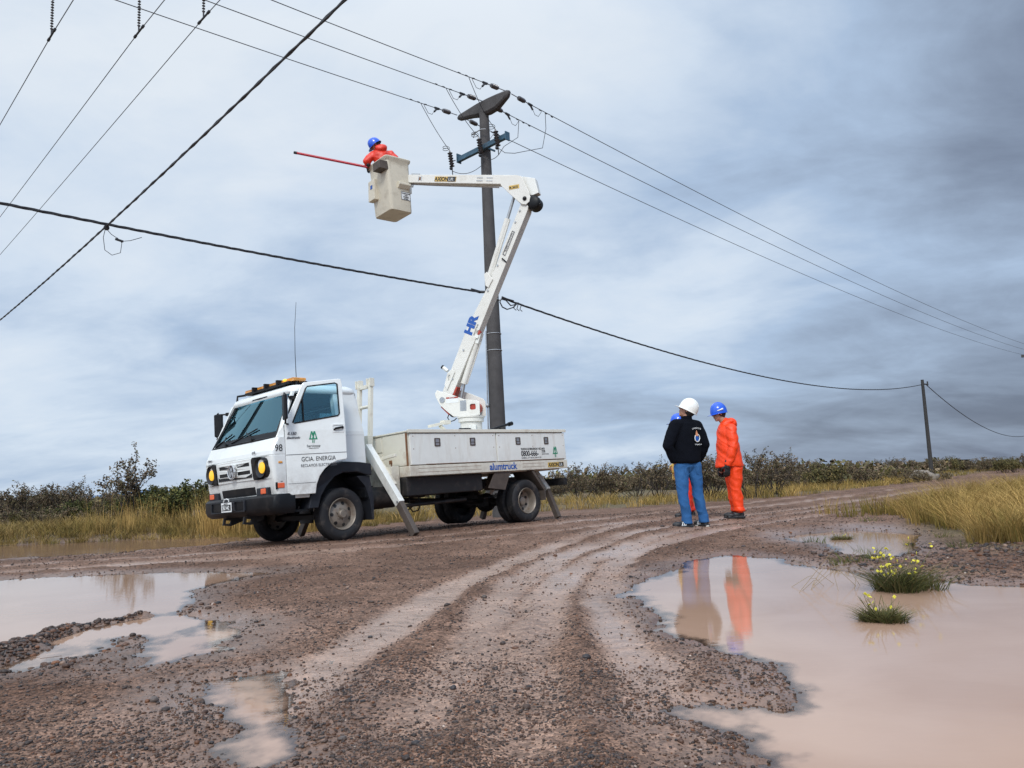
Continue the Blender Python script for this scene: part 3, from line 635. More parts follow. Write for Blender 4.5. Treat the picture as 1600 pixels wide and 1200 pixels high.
# windscreen
def ws(y, t):      # t 0 bottom .. 1 top
    w = 0.93 - 0.12 * t; yy = y * w; return Vector((1.055 - 0.365 * t - 0.05 * y * y, yy, 1.515 + 0.685 * t))
def grid(bm, f, nu, nv, off=Vector((0, 0, 0))):
    V = [[bm.verts.new(f(-1 + 2 * i / nu, j / nv) + off) for i in range(nu + 1)] for j in range(nv + 1)]
    for j in range(nv):
        for i in range(nu): bm.faces.new((V[j][i], V[j][i + 1], V[j + 1][i + 1], V[j + 1][i]))
bm = bmesh.new(); grid(bm, ws, 12, 6); solid(bm, 0.006); wsc = obj('windscreen', bm, glass, T, smooth=True)
bm = bmesh.new(); fo = Vector((0.012, 0, 0.006))
pts = [ws(-1, t) + fo for t in np.linspace(0, 1, 5)] + [ws(y, 1) + fo for y in np.linspace(-1, 1, 9)[1:]] + [ws(1, t) + fo for t in np.linspace(1, 0, 5)[1:]] + [ws(y, 0) + fo for y in np.linspace(1, -1, 9)[1:-1]]
tube(bm, pts, 0.019, 6, True); obj('seal', bm, black, wsc)
bm = bmesh.new(); grid(bm, lambda y, t: ws(y * 0.985, 0.01 + t * 0.13) + Vector((0.010, 0, 0.004)), 12, 2); solid(bm, 0.004); obj('cowl_band', bm, black, T, smooth=True)
for y0, y1 in ((0.42, -0.18), (-0.42, -0.80)):
    bm = bmesh.new(); a = ws(y0, 0.05) + Vector((0.05, 0, 0)); b = ws((y0 + y1) / 2, 0.22) + Vector((0.03, 0, 0.01))
    cyl(bm, ws(y0, 0.03), a + Vector((0.02, 0, 0)), 0.022); tube(bm, [a, a + Vector((0, -0.06, 0.05)), b], 0.009, 6)
    p = ws(y0 - 0.02, 0.28) + Vector((0.024, 0, 0)); q2 = ws(y1 - 0.12, 0.06) + Vector((0.024, 0, 0)); tube(bm, [p, (p + q2) / 2, q2], 0.010, 6)
    obj('wiper', bm, black, T)
# door builder (hinge at x .905)
def door(parent, sy, mat4, hole_mat):
    out = [(0.0, 0.705), (0.0, 1.10), (0.0, 1.60), (0.0, 1.69), (-0.27, 2.265), (-0.30, 2.30), (-0.80, 2.35), (-0.845, 2.345), (-0.855, 2.25), (-0.862, 1.6), (-0.862, 1.19), (-0.85, 1.165), (-0.72, 1.150), (-0.62, 1.11), (-0.53, 1.04), (-0.46, 0.95), (-0.41, 0.83), (-0.39, 0.705)]
    hole = [(-0.115, 1.72), (-0.325, 2.21), (-0.35, 2.24), (-0.75, 2.285), (-0.78, 2.27), (-0.785, 1.83), (-0.76, 1.80), (-0.14, 1.71)]
    def fm(off):
        return lambda u, z: mat4 @ Vector((u, (Wd(z) - 1.0) * sy * 0.55 - off * sy, z))
    bm = bmesh.new(); plate(bm, out, [hole], fm(0), mat4.to_3x3() @ Vector((0, -0.045 * sy, 0)))
    d = obj('door', bm, white, parent, bevel=0.008)
    bm = bmesh.new(); plate(bm, hole, [], fm(0.02), mat4.to_3x3() @ Vector((0, -0.004 * sy, 0))); obj('window', bm, glassd, d)
    bm = bmesh.new(); tube(bm, [mat4 @ Vector((u, (Wd(z) - 1.0) * sy * 0.55 + 0.002 * sy, z)) for u, z in hole], 0.011, 6, True)
    tube(bm, [mat4 @ Vector((-0.27, (Wd(z) - 1) * sy * 0.55, z)) for z in (1.73, 2.06)], 0.011, 6); obj('seal', bm, black, d)
    return d
mn = Matrix.Translation((0.905, 1.0, 0)) @ Matrix.Rotation(R(-21), 4, 'Z')
nd_ = door(T, 1, mn, None); nd_['label'] = 'open driver door with green tree emblem'
mf = Matrix.Translation((0.905, -1.0, 0)); door(T, -1, mf, None)
def onD(u, z, off=0.004): return mn @ Vector((u, (min(0, Wd(z) - 1.0)) * 0.55 + off, z))
dx = mn.to_3x3() @ Vector((-1, 0, 0)); UZ = Vector((0, 0, 1))
bm = bmesh.new(); plate(bm, [(-0.006, 1.262), (-0.858, 1.262), (-0.858, 1.270), (-0.006, 1.270)], [], lambda u, z: mn @ Vector((u, 0.003, z)), mn.to_3x3() @ Vector((0, -0.006, 0)))
plate(bm, [(-0.02, 0.86), (-0.40, 0.86), (-0.40, 0.865), (-0.02, 0.865)], [], lambda u, z: mn @ Vector((u, 0.003, z)), mn.to_3x3() @ Vector((0, -0.006, 0))); obj('door_crease', bm, greypt, nd_)
bm = bmesh.new(); plate(bm, rrect(-0.84, 1.555, -0.665, 1.675, 0.02), [rrect(-0.825, 1.57, -0.68, 1.66, 0.015)], lambda u, z: mn @ Vector((u, 0.006, z)), mn.to_3x3() @ Vector((0, -0.012, 0))); obj('handle_recess', bm, white, nd_)
bm = bmesh.new(); tube(bm, [mn @ Vector((-0.69, 0.006, 1.595)), mn @ Vector((-0.71, 0.03, 1.61)), mn @ Vector((-0.80, 0.03, 1.625)), mn @ Vector((-0.815, 0.008, 1.625))], [0.012, 0.017, 0.015, 0.02], 8); obj('door_handle', bm, black, nd_, smooth=True)
def tree_logo(org, ux, uy, h, parent, xf=None):
    bm = bmesh.new(); n = Vector(ux).cross(Vector(uy)).normalized(); s = h / 10
    def fm(x, y): return Vector(org) + Vector(ux).normalized() * x * s + Vector(uy).normalized() * y * s
    plate(bm, [(-3.6, 3.0), (3.6, 3.0), (1.7, 10), (0.6, 10), (0, 8.2), (-0.6, 10), (-1.7, 10)], [[(-2.3, 3.9), (-1.4, 8.2), (-0.55, 5.6), (-0.9, 3.9)], [(2.3, 3.9), (0.9, 3.9), (0.55, 5.6), (1.4, 8.2)]], fm, n * 0.002)
    plate(bm, [(-0.9, 0), (-0.3, 0), (-0.3, 2.7), (-0.9, 2.7)], [], fm, n * 0.002); plate(bm, [(0.3, 0), (0.9, 0), (0.9, 2.7), (0.3, 2.7)], [], fm, n * 0.002)
    obj('emblem', bm, greenpt, parent)
tree_logo(onD(-0.39, 1.42), dx, UZ, 0.165, nd_)
text_mesh('lettering', 'Servicoop', 0.048, onD(-0.39, 1.362), dx, UZ, blackpt, nd_, align='CENTER')
text_mesh('lettering', 'PUERTO MADRYN', 0.017, onD(-0.39, 1.338), dx, UZ, blackpt, nd_, align='CENTER')
text_mesh('lettering', 'GCIA. ENERGIA', 0.088, onD(-0.21, 1.165), dx, UZ, blackpt, nd_, squash=0.80)
text_mesh('lettering', 'RECLAMOS ELECTRICOS', 0.056, onD(-0.20, 1.085), dx, UZ, greypt, nd_, squash=0.82)
text_mesh('lettering', '8.150', 0.055, onD(-0.03, 1.545), dx, UZ, greypt, nd_, italic=0.3, bold=0.0015)
text_mesh('lettering', 'Electronic', 0.045, onD(-0.02, 1.49), dx, UZ, greypt, nd_, italic=0.3, bold=0.0015)
# marks on the nose side / front
text_mesh('lettering', '98', 0.135, Vector((1.075, 1.004, 1.325)), (-1, 0, 0), UZ, blackpt, T, squash=0.92)
def onF(y, z, off=0.004): return Vector((Fx(z) - 0.05 * (y / 1.0) ** 2 + off, y, z))
text_mesh('lettering', '8.150', 0.045, onF(0.53, 1.325, 0.026), (0.06, 1, 0), Vector((-0.12, 0, 1)), greypt, T, italic=0.3, bold=0.002)
text_mesh('lettering', 'Delivery', 0.045, onF(-0.86, 1.325, 0.030), (0.05, 1, 0), Vector((-0.12, 0, 1)), greypt, T, italic=0.3, bold=0.001)
for (x0, z0, x1, z1, m_, nm) in ((0.965, 1.155, 1.045, 1.185, amber, 'side_repeater'), (0.975, 0.815, 1.07, 0.885, orange_l, 'side_marker')):
    for sy in (1, -1):
        bm = bmesh.new(); mm(bm, (x0 - 0.03 * (nm == 'side_marker'), sy * 0.985, z0), (x1 - 0.02, sy * 1.012, z1)); obj(nm, bm, m_, T, bevel=0.008)
    if nm == 'side_marker':
        bm = bmesh.new(); mm(bm, (1.05, 0.98, 0.80), (1.07, 1.006, 0.895)); obj('marker_surround', bm, black, T)
# grille
bm = bmesh.new(); slots = [rrect(a, z, b, z + 0.052, 0.008, 2) for z in (1.165, 1.055) for a, b in ((-0.46, -0.09), (0.09, 0.46))]
plate(bm, rrect(-0.53, 0.965, 0.53, 1.262, 0.015, 2), slots, lambda y, z: Vector((Fx(z) - 0.05 * y * y + 0.030, y, z)), (-0.02, 0, 0)); gr = obj('grille', bm, white, T, bevel=0.003)
bm = bmesh.new(); plate(bm, rrect(-0.50, 1.0, 0.50, 1.24, 0.01, 2), [], lambda y, z: Vector((1.155, y, z)), (-0.004, 0, 0)); obj('grille_backing', bm, black, gr)
bm = bmesh.new(); cn = Vector((1.19, 0, 1.115))
lathe(bm, [(0.0, 0.107), (0.022, 0.107), (0.026, 0.100), (0.022, 0.092), (0.0, 0.092)], cn, (1, 0, 0), 32); obj('emblem', bm, chrome, gr, smooth=True)
bm = bmesh.new(); lathe(bm, [(0.0, 0.0), (0.004, 0.0), (0.004, 0.094), (0, 0.094)], cn, (1, 0, 0), 28); obj('emblem', bm, greypt, gr)
bm = bmesh.new()
for p, q_ in (((-.045, .078), (0, .012)), ((0, .012), (.045, .078)), ((-.078, .048), (-.042, -.07)), ((-.042, -.07), (0, .0)), ((0, .0), (.042, -.07)), ((.042, -.07), (.078, .048))):
    beam(bm, cn + Vector((0.012, p[0], p[1])), cn + Vector((0.012, q_[0], q_[1])), 0.015, 0.012, (1, 0, 0))
obj('emblem', bm, chrome, gr)
# headlights
for sy in (1, -1):
    bm = bmesh.new()
    def hf(y, z):
        ay = min(abs(y), 1.0); x = Fx(z) - 0.05 * ay * ay + 0.048
        if ay > 0.87: x -= 0.10 * ((ay - 0.87) / 0.115) ** 2
        return Vector((x, min(ay, 1.0) * sy * 1.008, z))
    o_ = rrect(0.535, 0.955, 0.985, 1.270, 0.05, 4); ci = [(0.745 + 0.135 * math.cos(a), 1.118 + 0.135 * math.sin(a)) for a in np.linspace(0, 2 * PI, 29)[:-1]]
    plate(bm, o_, [ci], hf, (-0.035, 0, 0)); hl = obj('headlight', bm, black, T, bevel=0.006)
    cc_ = Vector((hf(0.745, 1.118).x - 0.022, 0.751 * sy, 1.118))
    bm = bmesh.new(); lathe(bm, [(0.022, 0.137), (0.0, 0.116), (-0.008, 0.10)], cc_, (1, 0, 0), 32); lathe(bm, [(-0.008, 0), (-0.008, 0.14)], cc_, (1, 0, 0), 24); obj('headlight_bowl', bm, darkgrey, hl, smooth=True)
    bm = bmesh.new(); lathe(bm, [(-0.008, 0.080), (0.004, 0.076), (0.014, 0.05), (0.018, 0.0)], cc_, (1, 0, 0), 28); obj('lamp', bm, lamp_on, hl, smooth=True)
# lower intake, fog lamps
bm = bmesh.new(); skin_rings(bm, [ushape(z, Fx(z) + 0.012, 0.90, 1.0, 0.06, 0.05) for z in (0.75, 0.865)]); solid(bm, 0.01); obj('lower_intake', bm, black, T, smooth=True)
bm = bmesh.new(); skin_rings(bm, [ushape(z, Fx(z) + 0.002, 1.002, 1.0, 0.10, 0.05) for z in (0.903, 0.909)]); solid(bm, 0.004); obj('panel_gap', bm, greypt, T)
for sy in (1, -1):
    bm = bmesh.new(); box(bm, (1.105, 0.72 * sy, 0.785), (0.06, 0.30, 0.11)); fl = obj('fog_lamp', bm, darkgrey, T, bevel=0.01)
    bm = bmesh.new(); box(bm, (1.135, 0.765 * sy, 0.79), (0.02, 0.13, 0.075)); obj('lens', bm, orange_l, fl, bevel=0.008)
# bumper: wraps round, open plate recess
bm = bmesh.new(); rg = []
for z, g, F in ((0.73, 0.0, 1.17), (0.735, 0.02, 1.205), (0.70, 0.035, 1.235), (0.56, 0.035, 1.235), (0.50, 0.025, 1.21), (0.46, 0.0, 1.15)):
    rg.append(ushape(z, F, 0.99 + g, 0.80, 0.12, 0.07))
skin_rings(bm, rg); solid(bm, 0.03); bp_ = obj('front_bumper', bm, black, T, smooth=True)
bm = bmesh.new(); plate(bm, rrect(-0.62, 0.535, 0.42, 0.695, 0.02), [rrect(-0.60, 0.555, -0.24, 0.68, 0.015), rrect(0.14, 0.555, 0.39, 0.68, 0.015)], lambda y, z: Vector((1.255 - 0.07 * y * y, y, z)), (-0.03, 0, 0)); obj('bumper_insert', bm, darkgrey, bp_, bevel=0.004)
bm = bmesh.new(); mm(bm, (1.268, -0.20, 0.545), (1.276, 0.10, 0.68)); pl_ = obj('number_plate', bm, palept, bp_)
bm = bmesh.new(); mm(bm, (1.2765, -0.185, 0.565), (1.2785, 0.085, 0.650)); obj('plate_field', bm, black, pl_)
text_mesh('lettering', 'DBU 442', 0.085, Vector((1.281, -0.18, 0.577)), (0, 1, 0), UZ, palept, pl_, squash=0.72, bold=0.001)
text_mesh('lettering', 'ARGENTINA', 0.022, Vector((1.279, -0.12, 0.657)), (0, 1, 0), UZ, blackpt, pl_)
bm = bmesh.new(); tube(bm, [(1.27, -0.14, 0.69), (1.27, -0.11, 0.725), (1.27, -0.04, 0.735), (1.27, 0.02, 0.72), (1.27, 0.02, 0.69)], 0.008, 6); obj('wire_loop', bm, palept, bp_)
for y in (0.3, -0.3): bm = bmesh.new(); plate(bm, [(1.20, 0.46), (1.22, 0.36), (1.10, 0.34), (0.9, 0.40), (0.9, 0.46)], [[(1.17, 0.43), (1.18, 0.385), (1.11, 0.375), (1.09, 0.42)]], lambda x, z: Vector((x, y, z)), (0, 0.03, 0)); obj('tow_bracket', bm, chassis, T)
# wheel arches
for sy in (1, -1):
    bm = bmesh.new()
    out = [(0.60, 0.50), (0.535, 0.74), (0.40, 0.95), (0.22, 1.09), (0.0, 1.145), (-0.30, 1.13), (-0.50, 1.10), (-0.51, 0.93)]
    inn = [(-0.42, 0.93), (-0.24, 0.985), (0.0, 0.985), (0.16, 0.93), (0.30, 0.80), (0.40, 0.66), (0.45, 0.50)]
    plate(bm, out + inn, [], lambda x, z: Vector((x, sy * (1.055 - 0.02 * (x > 0.5)), z)), (0, -0.27 * sy, 0))
    ar = obj('front_fender', bm, darkgrey, T, bevel=0.012)
    bm = bmesh.new(); plate(bm, [(-0.25, 0.925), (-0.49, 0.925), (-0.54, 0.60), (-0.53, 0.26), (-0.50, 0.26), (-0.47, 0.55), (-0.40, 0.76)], [], lambda x, z: Vector((x, 1.02 * sy, z)), (0, -0.38 * sy, 0)); obj('mudflap', bm, darkgrey, T, bevel=0.008)
    bm = bmesh.new(); tube(bm, [(0.50, sy * 1.0, 0.72), (0.50, sy * 1.0, 0.80), (0.40, sy * 1.0, 0.99), (0.22, sy * 1.0, 1.13), (-0.02, sy * 1.0, 1.165)], 0.022, 8); obj('arch_trim', bm, white, T, smooth=True)
bm = bmesh.new(); mm(bm, (0.52, 0.92, 0.66), (0.92, 1.0, 0.71)); obj('sill', bm, white2, T, bevel=0.008)
bm = bmesh.new(); mm(bm, (0.56, 0.70, 0.47), (0.86, 0.98, 0.50)); mm(bm, (0.58, 0.70, 0.47), (0.85, 0.74, 0.70)); mm(bm, (0.84, 0.90, 0.48), (0.87, 0.96, 0.70)); obj('step', bm, black, T)
for sy in (1, -1):
    bm = bmesh.new(); mm(bm, (-0.44, sy * 0.45, 0.60), (-0.41, sy * 0.99, 1.10)); mm(bm, (-0.41, sy * 0.55, 0.62), (0.50, sy * 0.58, 1.02)); mm(bm, (-0.41, sy * 0.55, 1.0), (0.20, sy * 0.99, 1.03)); obj('wheel_well', bm, black, T)
# mirrors
def mirror(sy, x0, yo):
    y = sy * (1.0 + yo); rt = Matrix.Rotation(-0.35 * sy, 3, 'Z')
    bm = bmesh.new(); box(bm, (x0, y, 1.92), (0.05, 0.16, 0.36), rt); m_ = obj('mirror', bm, black, T, bevel=0.02)
    bm = bmesh.new(); box(bm, Vector((x0, y, 1.92)) + rt @ Vector((-0.027, 0, 0)), (0.004, 0.135, 0.32), rt); obj('mirror_glass', bm, mirror_m, m_)
    bm = bmesh.new(); a = sy * 1.0; tube(bm, [(0.80, a * 0.97, 1.70), (0.90, a * 1.04, 1.70), (x0, y, 1.70), (x0 + 0.02, y + 0.04 * sy, 1.74), (x0 + 0.02, y + 0.04 * sy, 2.08), (x0, y, 2.115), (0.86, a * 1.03, 2.09), (0.74, a * 0.94, 2.09)], 0.013, 8)
    box(bm, (0.80, a * 0.985, 1.68), (0.07, 0.05, 0.09)); box(bm, (0.735, a * 0.95, 2.09), (0.08, 0.05, 0.05)); obj('mirror_arm', bm, black, m_, smooth=True)
mirror(1, 0.99, 0.17); mirror(-1, 0.86, 0.04)
# beacon bar, roof clutter, aerial
bm = bmesh.new(); lp = rrect(-0.73, 2.385, 0.73, 2.435, 0.02)
plate(bm, lp, [], lambda y, z: Vector((0.62 - 0.06 * (y / 0.7) ** 2, y, z)), (-0.20, 0, 0)); lb = obj('beacon_bar', bm, amber, T, bevel=0.012)
bm = bmesh.new()
for y in (-0.36, 0.0, 0.36): mm(bm, (0.40, y - 0.02, 2.375), (0.632, y + 0.02, 2.440))
mm(bm, (0.42, -0.66, 2.35), (0.60, 0.66, 2.386)); mm(bm, (0.45, -0.5, 2.30), (0.55, -0.42, 2.36)); mm(bm, (0.45, 0.42, 2.30), (0.55, 0.5, 2.36)); obj('beacon_base', bm, black, lb)
bm = bmesh.new(); ball(bm, (0.60, 0.55, 2.41), (0.025, 0.05, 0.02)); obj('beacon_lamp', bm, mat('beacon_glow', (0.9, 0.5, 0.05), 0.3, emit=(1, 0.5, 0.03), estr=1.0), lb)
bm = bmesh.new()
for i in range(6): cyl(bm, (0.30, 0.36 + i * 0.05, 2.36), (0.30, 0.39 + i * 0.05, 2.36), 0.055 - 0.003 * i)
obj('roof_horn', bm, black, T, smooth=True); bm = bmesh.new(); tube(bm, [(0.66, -0.80, 2.27), (0.64, -0.82, 2.36), (0.52, -0.78, 2.38)], 0.018, 6); obj('roof_bracket', bm, black, T, smooth=True)
bm = bmesh.new(); cyl(bm, (0.50, 0.70, 2.28), (0.50, 0.70, 2.37), 0.018); tube(bm, [(0.50, 0.70, 2.36), (0.495, 0.69, 2.8), (0.475, 0.68, 3.2), (0.42, 0.66, 3.60)], [0.006, 0.0045, 0.004, 0.003], 5); obj('aerial', bm, black, T)
# boom rest frame behind the cab
bm = bmesh.new()
for y in (0.03, 0.34):
    beam(bm, (-1.0, y, 1.0), (-1.12, y, 2.50), 0.07, 0.06, (1, 0, 0)); beam(bm, (-1.0, y, 1.0), (-1.0, y, 1.6), 0.10, 0.08, (1, 0, 0))
    mm(bm, (-1.16, y - 0.05, 2.42), (-1.06, y - 0.035, 2.56)); mm(bm, (-1.16, y + 0.035, 2.42), (-1.06, y + 0.05, 2.56))
cyl(bm, (-1.09, 0.03, 2.09), (-1.09, 0.34, 2.09), 0.028); mm(bm, (-1.14, 0.0, 2.40), (-1.08, 0.38, 2.46)); obj('boom_rest', bm, cream, T, bevel=0.004)
# wheels
def wheel(x, y, z, sy, dual=False, front=False):
    bm = bmesh.new(); w = 0.21; r = 0.385
    prof = [(-0.075, 0.225), (-0.095, 0.25), (-0.105, 0.29), (-0.105, 0.33), (-0.092, 0.365), (-0.07, 0.380)]
    gro = []
    for k in range(-2, 3):
        c_ = k * 0.030; gro += [(c_ - 0.011, 0.385), (c_ - 0.008, 0.385), (c_ - 0.007, 0.372), (c_ + 0.007, 0.372), (c_ + 0.008, 0.385), (c_ + 0.011, 0.385)]
    pr = prof + gro + [(-a, b) for a, b in prof[::-1]]
    lathe(bm, pr, (x, y, z), (0, sy, 0), 56)
    wh = obj('wheel', bm, rubber, T, smooth=True)
    bm = bmesh.new()
    if front: rp = [(0.085, 0.235), (0.098, 0.228), (0.085, 0.215), (0.03, 0.205), (0.02, 0.195), (0.045, 0.16), (0.055, 0.125), (0.062, 0.10), (0.062, 0.07), (0.10, 0.062), (0.112, 0.05), (0.112, 0.0)]
    else: rp = [(0.085, 0.235), (0.098, 0.228), (0.085, 0.215), (0.03, 0.205), (-0.05, 0.195), (-0.065, 0.17), (-0.085, 0.10), (-0.085, 0.085), (-0.02, 0.075), (-0.01, 0.06), (-0.01, 0.0)]
    lathe(bm, rp, (x, y, z), (0, sy, 0), 40)
    for k in range(6):
        a = 2 * PI * k / 6 + 0.3; b0 = 0.06 if front else -0.085; cyl(bm, (x + 0.085 * math.cos(a), y + sy * b0, z + 0.085 * math.sin(a)), (x + 0.085 * math.cos(a), y + sy * (b0 + 0.02), z + 0.085 * math.sin(a)), 0.012, seg=6)
    rm = obj('rim', bm, steel, wh, smooth=True)
    for k in range(7):
        bm = bmesh.new(); a = 2 * PI * k / 7; b0 = 0.045 if front else -0.068; rr_ = 0.158 if front else 0.145; q = Vector((math.cos(a), 0, math.sin(a)))
        c_ = Vector((x, y + sy * b0, z)) + q * rr_; n_ = (Vector((0, sy, 0)) + q * (0.55 if front else -0.2)).normalized()
        cyl(bm, c_ - n_ * 0.004, c_ + n_ * 0.006, 0.026, seg=14); obj('hand_hole', bm, chassis, rm)
    if dual:
        bm = bmesh.new(); lathe(bm, pr, (x, y - sy * 0.25, z), (0, sy, 0), 48); lathe(bm, [(0.05, 0.23), (0.05, 0.0)], (x, y - sy * 0.25, z), (0, sy, 0), 30); obj('inner_tyre', bm, rubber, wh, smooth=True)
wheel(0, 0.885, 0.385, 1, front=True); wheel(0, -0.885, 0.405, -1, front=True)
wheel(-3.92, 0.985, 0.318, 1, dual=True); wheel(-3.92, -0.985, 0.355, -1, dual=True)
# chassis
bm = bmesh.new()
for y in (0.36, -0.36): mm(bm, (-5.0, y - 0.035, 0.60), (0.95, y + 0.035, 0.78))
for x in (0.9, -0.6, -1.8, -3.0, -4.4, -4.95): mm(bm, (x - 0.04, -0.36, 0.62), (x + 0.04, 0.36, 0.76))
mm(bm, (-0.4, -0.35, 0.55), (0.6, 0.35, 1.0))
obj('chassis', bm, chassis, T)
bm = bmesh.new(); cyl(bm, (0, -0.85, 0.38), (0, 0.85, 0.38), 0.05); mm(bm, (-0.06, -0.6, 0.33), (0.06, 0.6, 0.40)); obj('front_axle', bm, chassis, T)
bm = bmesh.new(); cyl(bm, (-3.92, -0.85, 0.335), (-3.92, 0.85, 0.335), 0.075); ball(bm, (-3.92, 0, 0.34), (0.20, 0.2, 0.18)); cyl(bm, (-3.7, 0, 0.38), (-0.6, 0, 0.60), 0.045)
for y in (0.5, -0.5):
    for k in range(4): mm(bm, (-4.5 + k * 0.12, y - 0.035, 0.42 + k * 0.02), (-3.35 - k * 0.12, y + 0.035, 0.437 + k * 0.02))
obj('rear_axle', bm, chassis, T)
bm = bmesh.new(); mm(bm, (-2.85, 0.55, 0.565), (-1.18, 1.04, 0.86)); obj('side_locker', bm, chassis, T, bevel=0.015)
bm = bmesh.new(); mm(bm, (-2.85, -1.04, 0.565), (-1.18, -0.55, 0.86)); obj('side_locker', bm, chassis, T, bevel=0.015)
bm = bmesh.new(); cyl(bm, (-0.62, 0.72, 0.58), (-1.12, 0.72, 0.58), 0.17, seg=24); obj('air_tank', bm, chassis, T, smooth=True)
bm = bmesh.new(); mm(bm, (-1.15, 0.45, 0.42), (-0.52, 0.62, 0.47)); mm(bm, (-1.1, -0.7, 0.40), (-0.5, 0.5, 0.45)); tube(bm, [(-1.45, 0.75, 0.57), (-1.42, 0.76, 0.40), (-1.5, 0.76, 0.31), (-1.62, 0.76, 0.33), (-1.66, 0.76, 0.46), (-1.62, 0.75, 0.57)], 0.012, 6)
tube(bm, [(-1.25, 0.6, 0.57), (-1.3, 0.7, 0.38), (-1.4, 0.72, 0.33), (-1.55, 0.7, 0.40), (-1.7, 0.7, 0.55)], 0.012, 6); cyl(bm, (-1.2, 0.85, 0.42), (-2.6, 0.85, 0.44), 0.03); obj('undercarriage_pipes', bm, chassis, T)
for sy in (1, -1):
    bm = bmesh.new()
    plate(bm, [(-3.50, 0.86), (-3.32, 0.56), (-3.29, 0.56), (-3.46, 0.86)], [], lambda x, z: Vector((x, sy * 1.12, z)), (0, -0.52 * sy, 0)); mm(bm, (-3.35, 1.12 * sy, 0.54), (-2.95, 1.09 * sy, 0.86)) if sy < 0 else plate(bm, [(-2.92, 0.60), (-3.33, 0.545), (-3.50, 0.86), (-3.1, 0.86)], [], lambda x, z: Vector((x, 1.115, z)), (0, -0.02, 0))
    plate(bm, [(-4.05, 0.86), (-4.36, 0.48), (-4.36, 0.30), (-4.39, 0.30), (-4.40, 0.50), (-4.12, 0.86)], [], lambda x, z: Vector((x, sy * 1.12, z)), (0, -0.5 * sy, 0))
    obj('rear_mudguard', bm, muddysteel, T)
bm = bmesh.new(); mm(bm, (-5.08, -1.05, 0.55), (-4.98, 1.10, 0.69)); mm(bm, (-5.0, 0.3, 0.6), (-4.45, 0.42, 0.68)); obj('rear_bumper', bm, chassis, T, bevel=0.006)
# body: lockers
bm = bmesh.new(); mm(bm, (-5.06, -1.10, 1.035), (-1.20, 1.10, 1.58)); obj('body', bm, cream, T, bevel=0.006)
bm = bmesh.new(); mm(bm, (-5.08, -1.145, 0.87), (-1.175, 1.145, 1.035)); mm(bm, (-5.0, -1.0, 0.855), (-1.2, 1.0, 0.872)); rail = obj('body_sill', bm, cream, T, bevel=0.008)
for a, b in ((-2.75, -1.35), (-4.40, -3.80)):
    for z in (0.986, 0.925): bm = bmesh.new(); mm(bm, (a, 1.142, z), (b, 1.1475, z + 0.004)); obj('swage_line', bm, rust, rail)
bm = bmesh.new(); mm(bm, (-5.09, -1.16, 1.575), (-1.17, 1.16, 1.60)); mm(bm, (-5.09, 1.135, 1.56), (-1.17, 1.168, 1.614)); mm(bm, (-5.09, -1.168, 1.56), (-1.17, -1.135, 1.614)); obj('body_top', bm, cream, T, bevel=0.004)
bm = bmesh.new()
for a, b in ((-2.9, -1.3), (-3.6, -3.2)): mm(bm, (a, 1.10, 1.548), (b, 1.104, 1.557))
mm(bm, (-5.04, 1.098, 1.03), (-1.24, 1.105, 1.044)); obj('rust_line', bm, rust, T)
for k, (a, b) in enumerate(((-3.145, -1.215), (-5.055, -3.175))):
    bm = bmesh.new(); mm(bm, (a, 1.105, 1.048), (b, 1.148, 1.545)); dr = obj('locker_door', bm, white2, T, bevel=0.005)
    bm = bmesh.new(); 
    for q in (a + 0.06, b - 0.06, (a + b) / 2):
        for z in (1.505, 1.30): cyl(bm, (q, 1.146, z), (q, 1.151, z), 0.008, seg=8)
    mm(bm, (a + 0.05, 1.147, 1.048), (b - 0.3, 1.1495, 1.056)); obj('rivet', bm, rust, dr)
    for x in ((-1.78, -2.58) if k == 0 else (-3.72, -4.50)):
        bm = bmesh.new(); plate(bm, rrect(x - 0.062, 1.335, x + 0.062, 1.47, 0.012, 2), [rrect(x - 0.04, 1.355, x + 0.04, 1.39, 0.006, 2), rrect(x - 0.04, 1.40, x + 0.04, 1.455, 0.006, 2)], lambda u, z: Vector((u, 1.149, z)), (0, 0.008, 0)); lt = obj('latch', bm, muddysteel, dr)
        bm = bmesh.new(); mm(bm, (x - 0.04, 1.1485, 1.35), (x + 0.04, 1.1525, 1.456)); obj('latch_plate', bm, metal, lt)
for a, b in ((-3.145, -1.215), (-5.055, -3.175)):
    bm = bmesh.new(); mm(bm, (a, -1.148, 1.048), (b, -1.105, 1.545)); obj('locker_door', bm, white2, T, bevel=0.005)
bm = bmesh.new(); mm(bm, (-3.172, 1.10, 1.04), (-3.148, 1.125, 1.56)); obj('door_post', bm, cream, T)
bm = bmesh.new(); tube(bm, [(-5.06, 1.06, 1.50), (-5.11, 1.06, 1.50), (-5.11, 1.06, 1.30), (-5.06, 1.06, 1.30)], 0.012, 6); obj('grab_handle', bm, metal, T)
dxt = Vector((-1, 0, 0)); ty = 1.1495
tp = T.children[-1]
sgn_ = [o for o in T.children if o.name.startswith('locker_door')][1]
text_mesh('lettering', 'TELEFONO DE EMERGENCIAS Y RECLAMOS', 0.054, (-3.78, ty, 1.235), dxt, UZ, blackpt, sgn_, squash=0.63, bold=0.001)
text_mesh('lettering', '0800-666-', 0.135, (-3.78, ty, 1.125), dxt, UZ, blackpt, sgn_, squash=0.86, bold=0.003)
text_mesh('lettering', '7378', 0.062, (-4.35, ty, 1.18), dxt, UZ, blackpt, sgn_, squash=0.8, bold=0.002)
text_mesh('lettering', '(SERVICOOP)', 0.034, (-4.35, ty, 1.14), dxt, UZ, greypt, sgn_)
text_mesh('lettering', 'TAMBIEN AL 147 Y 457 INT. 2060 INT 2701', 0.040, (-3.78, ty, 1.078), dxt, UZ, greypt, sgn_, squash=0.74)
tree_logo((-4.74, ty, 1.085), dxt, UZ, 0.20, sgn_)
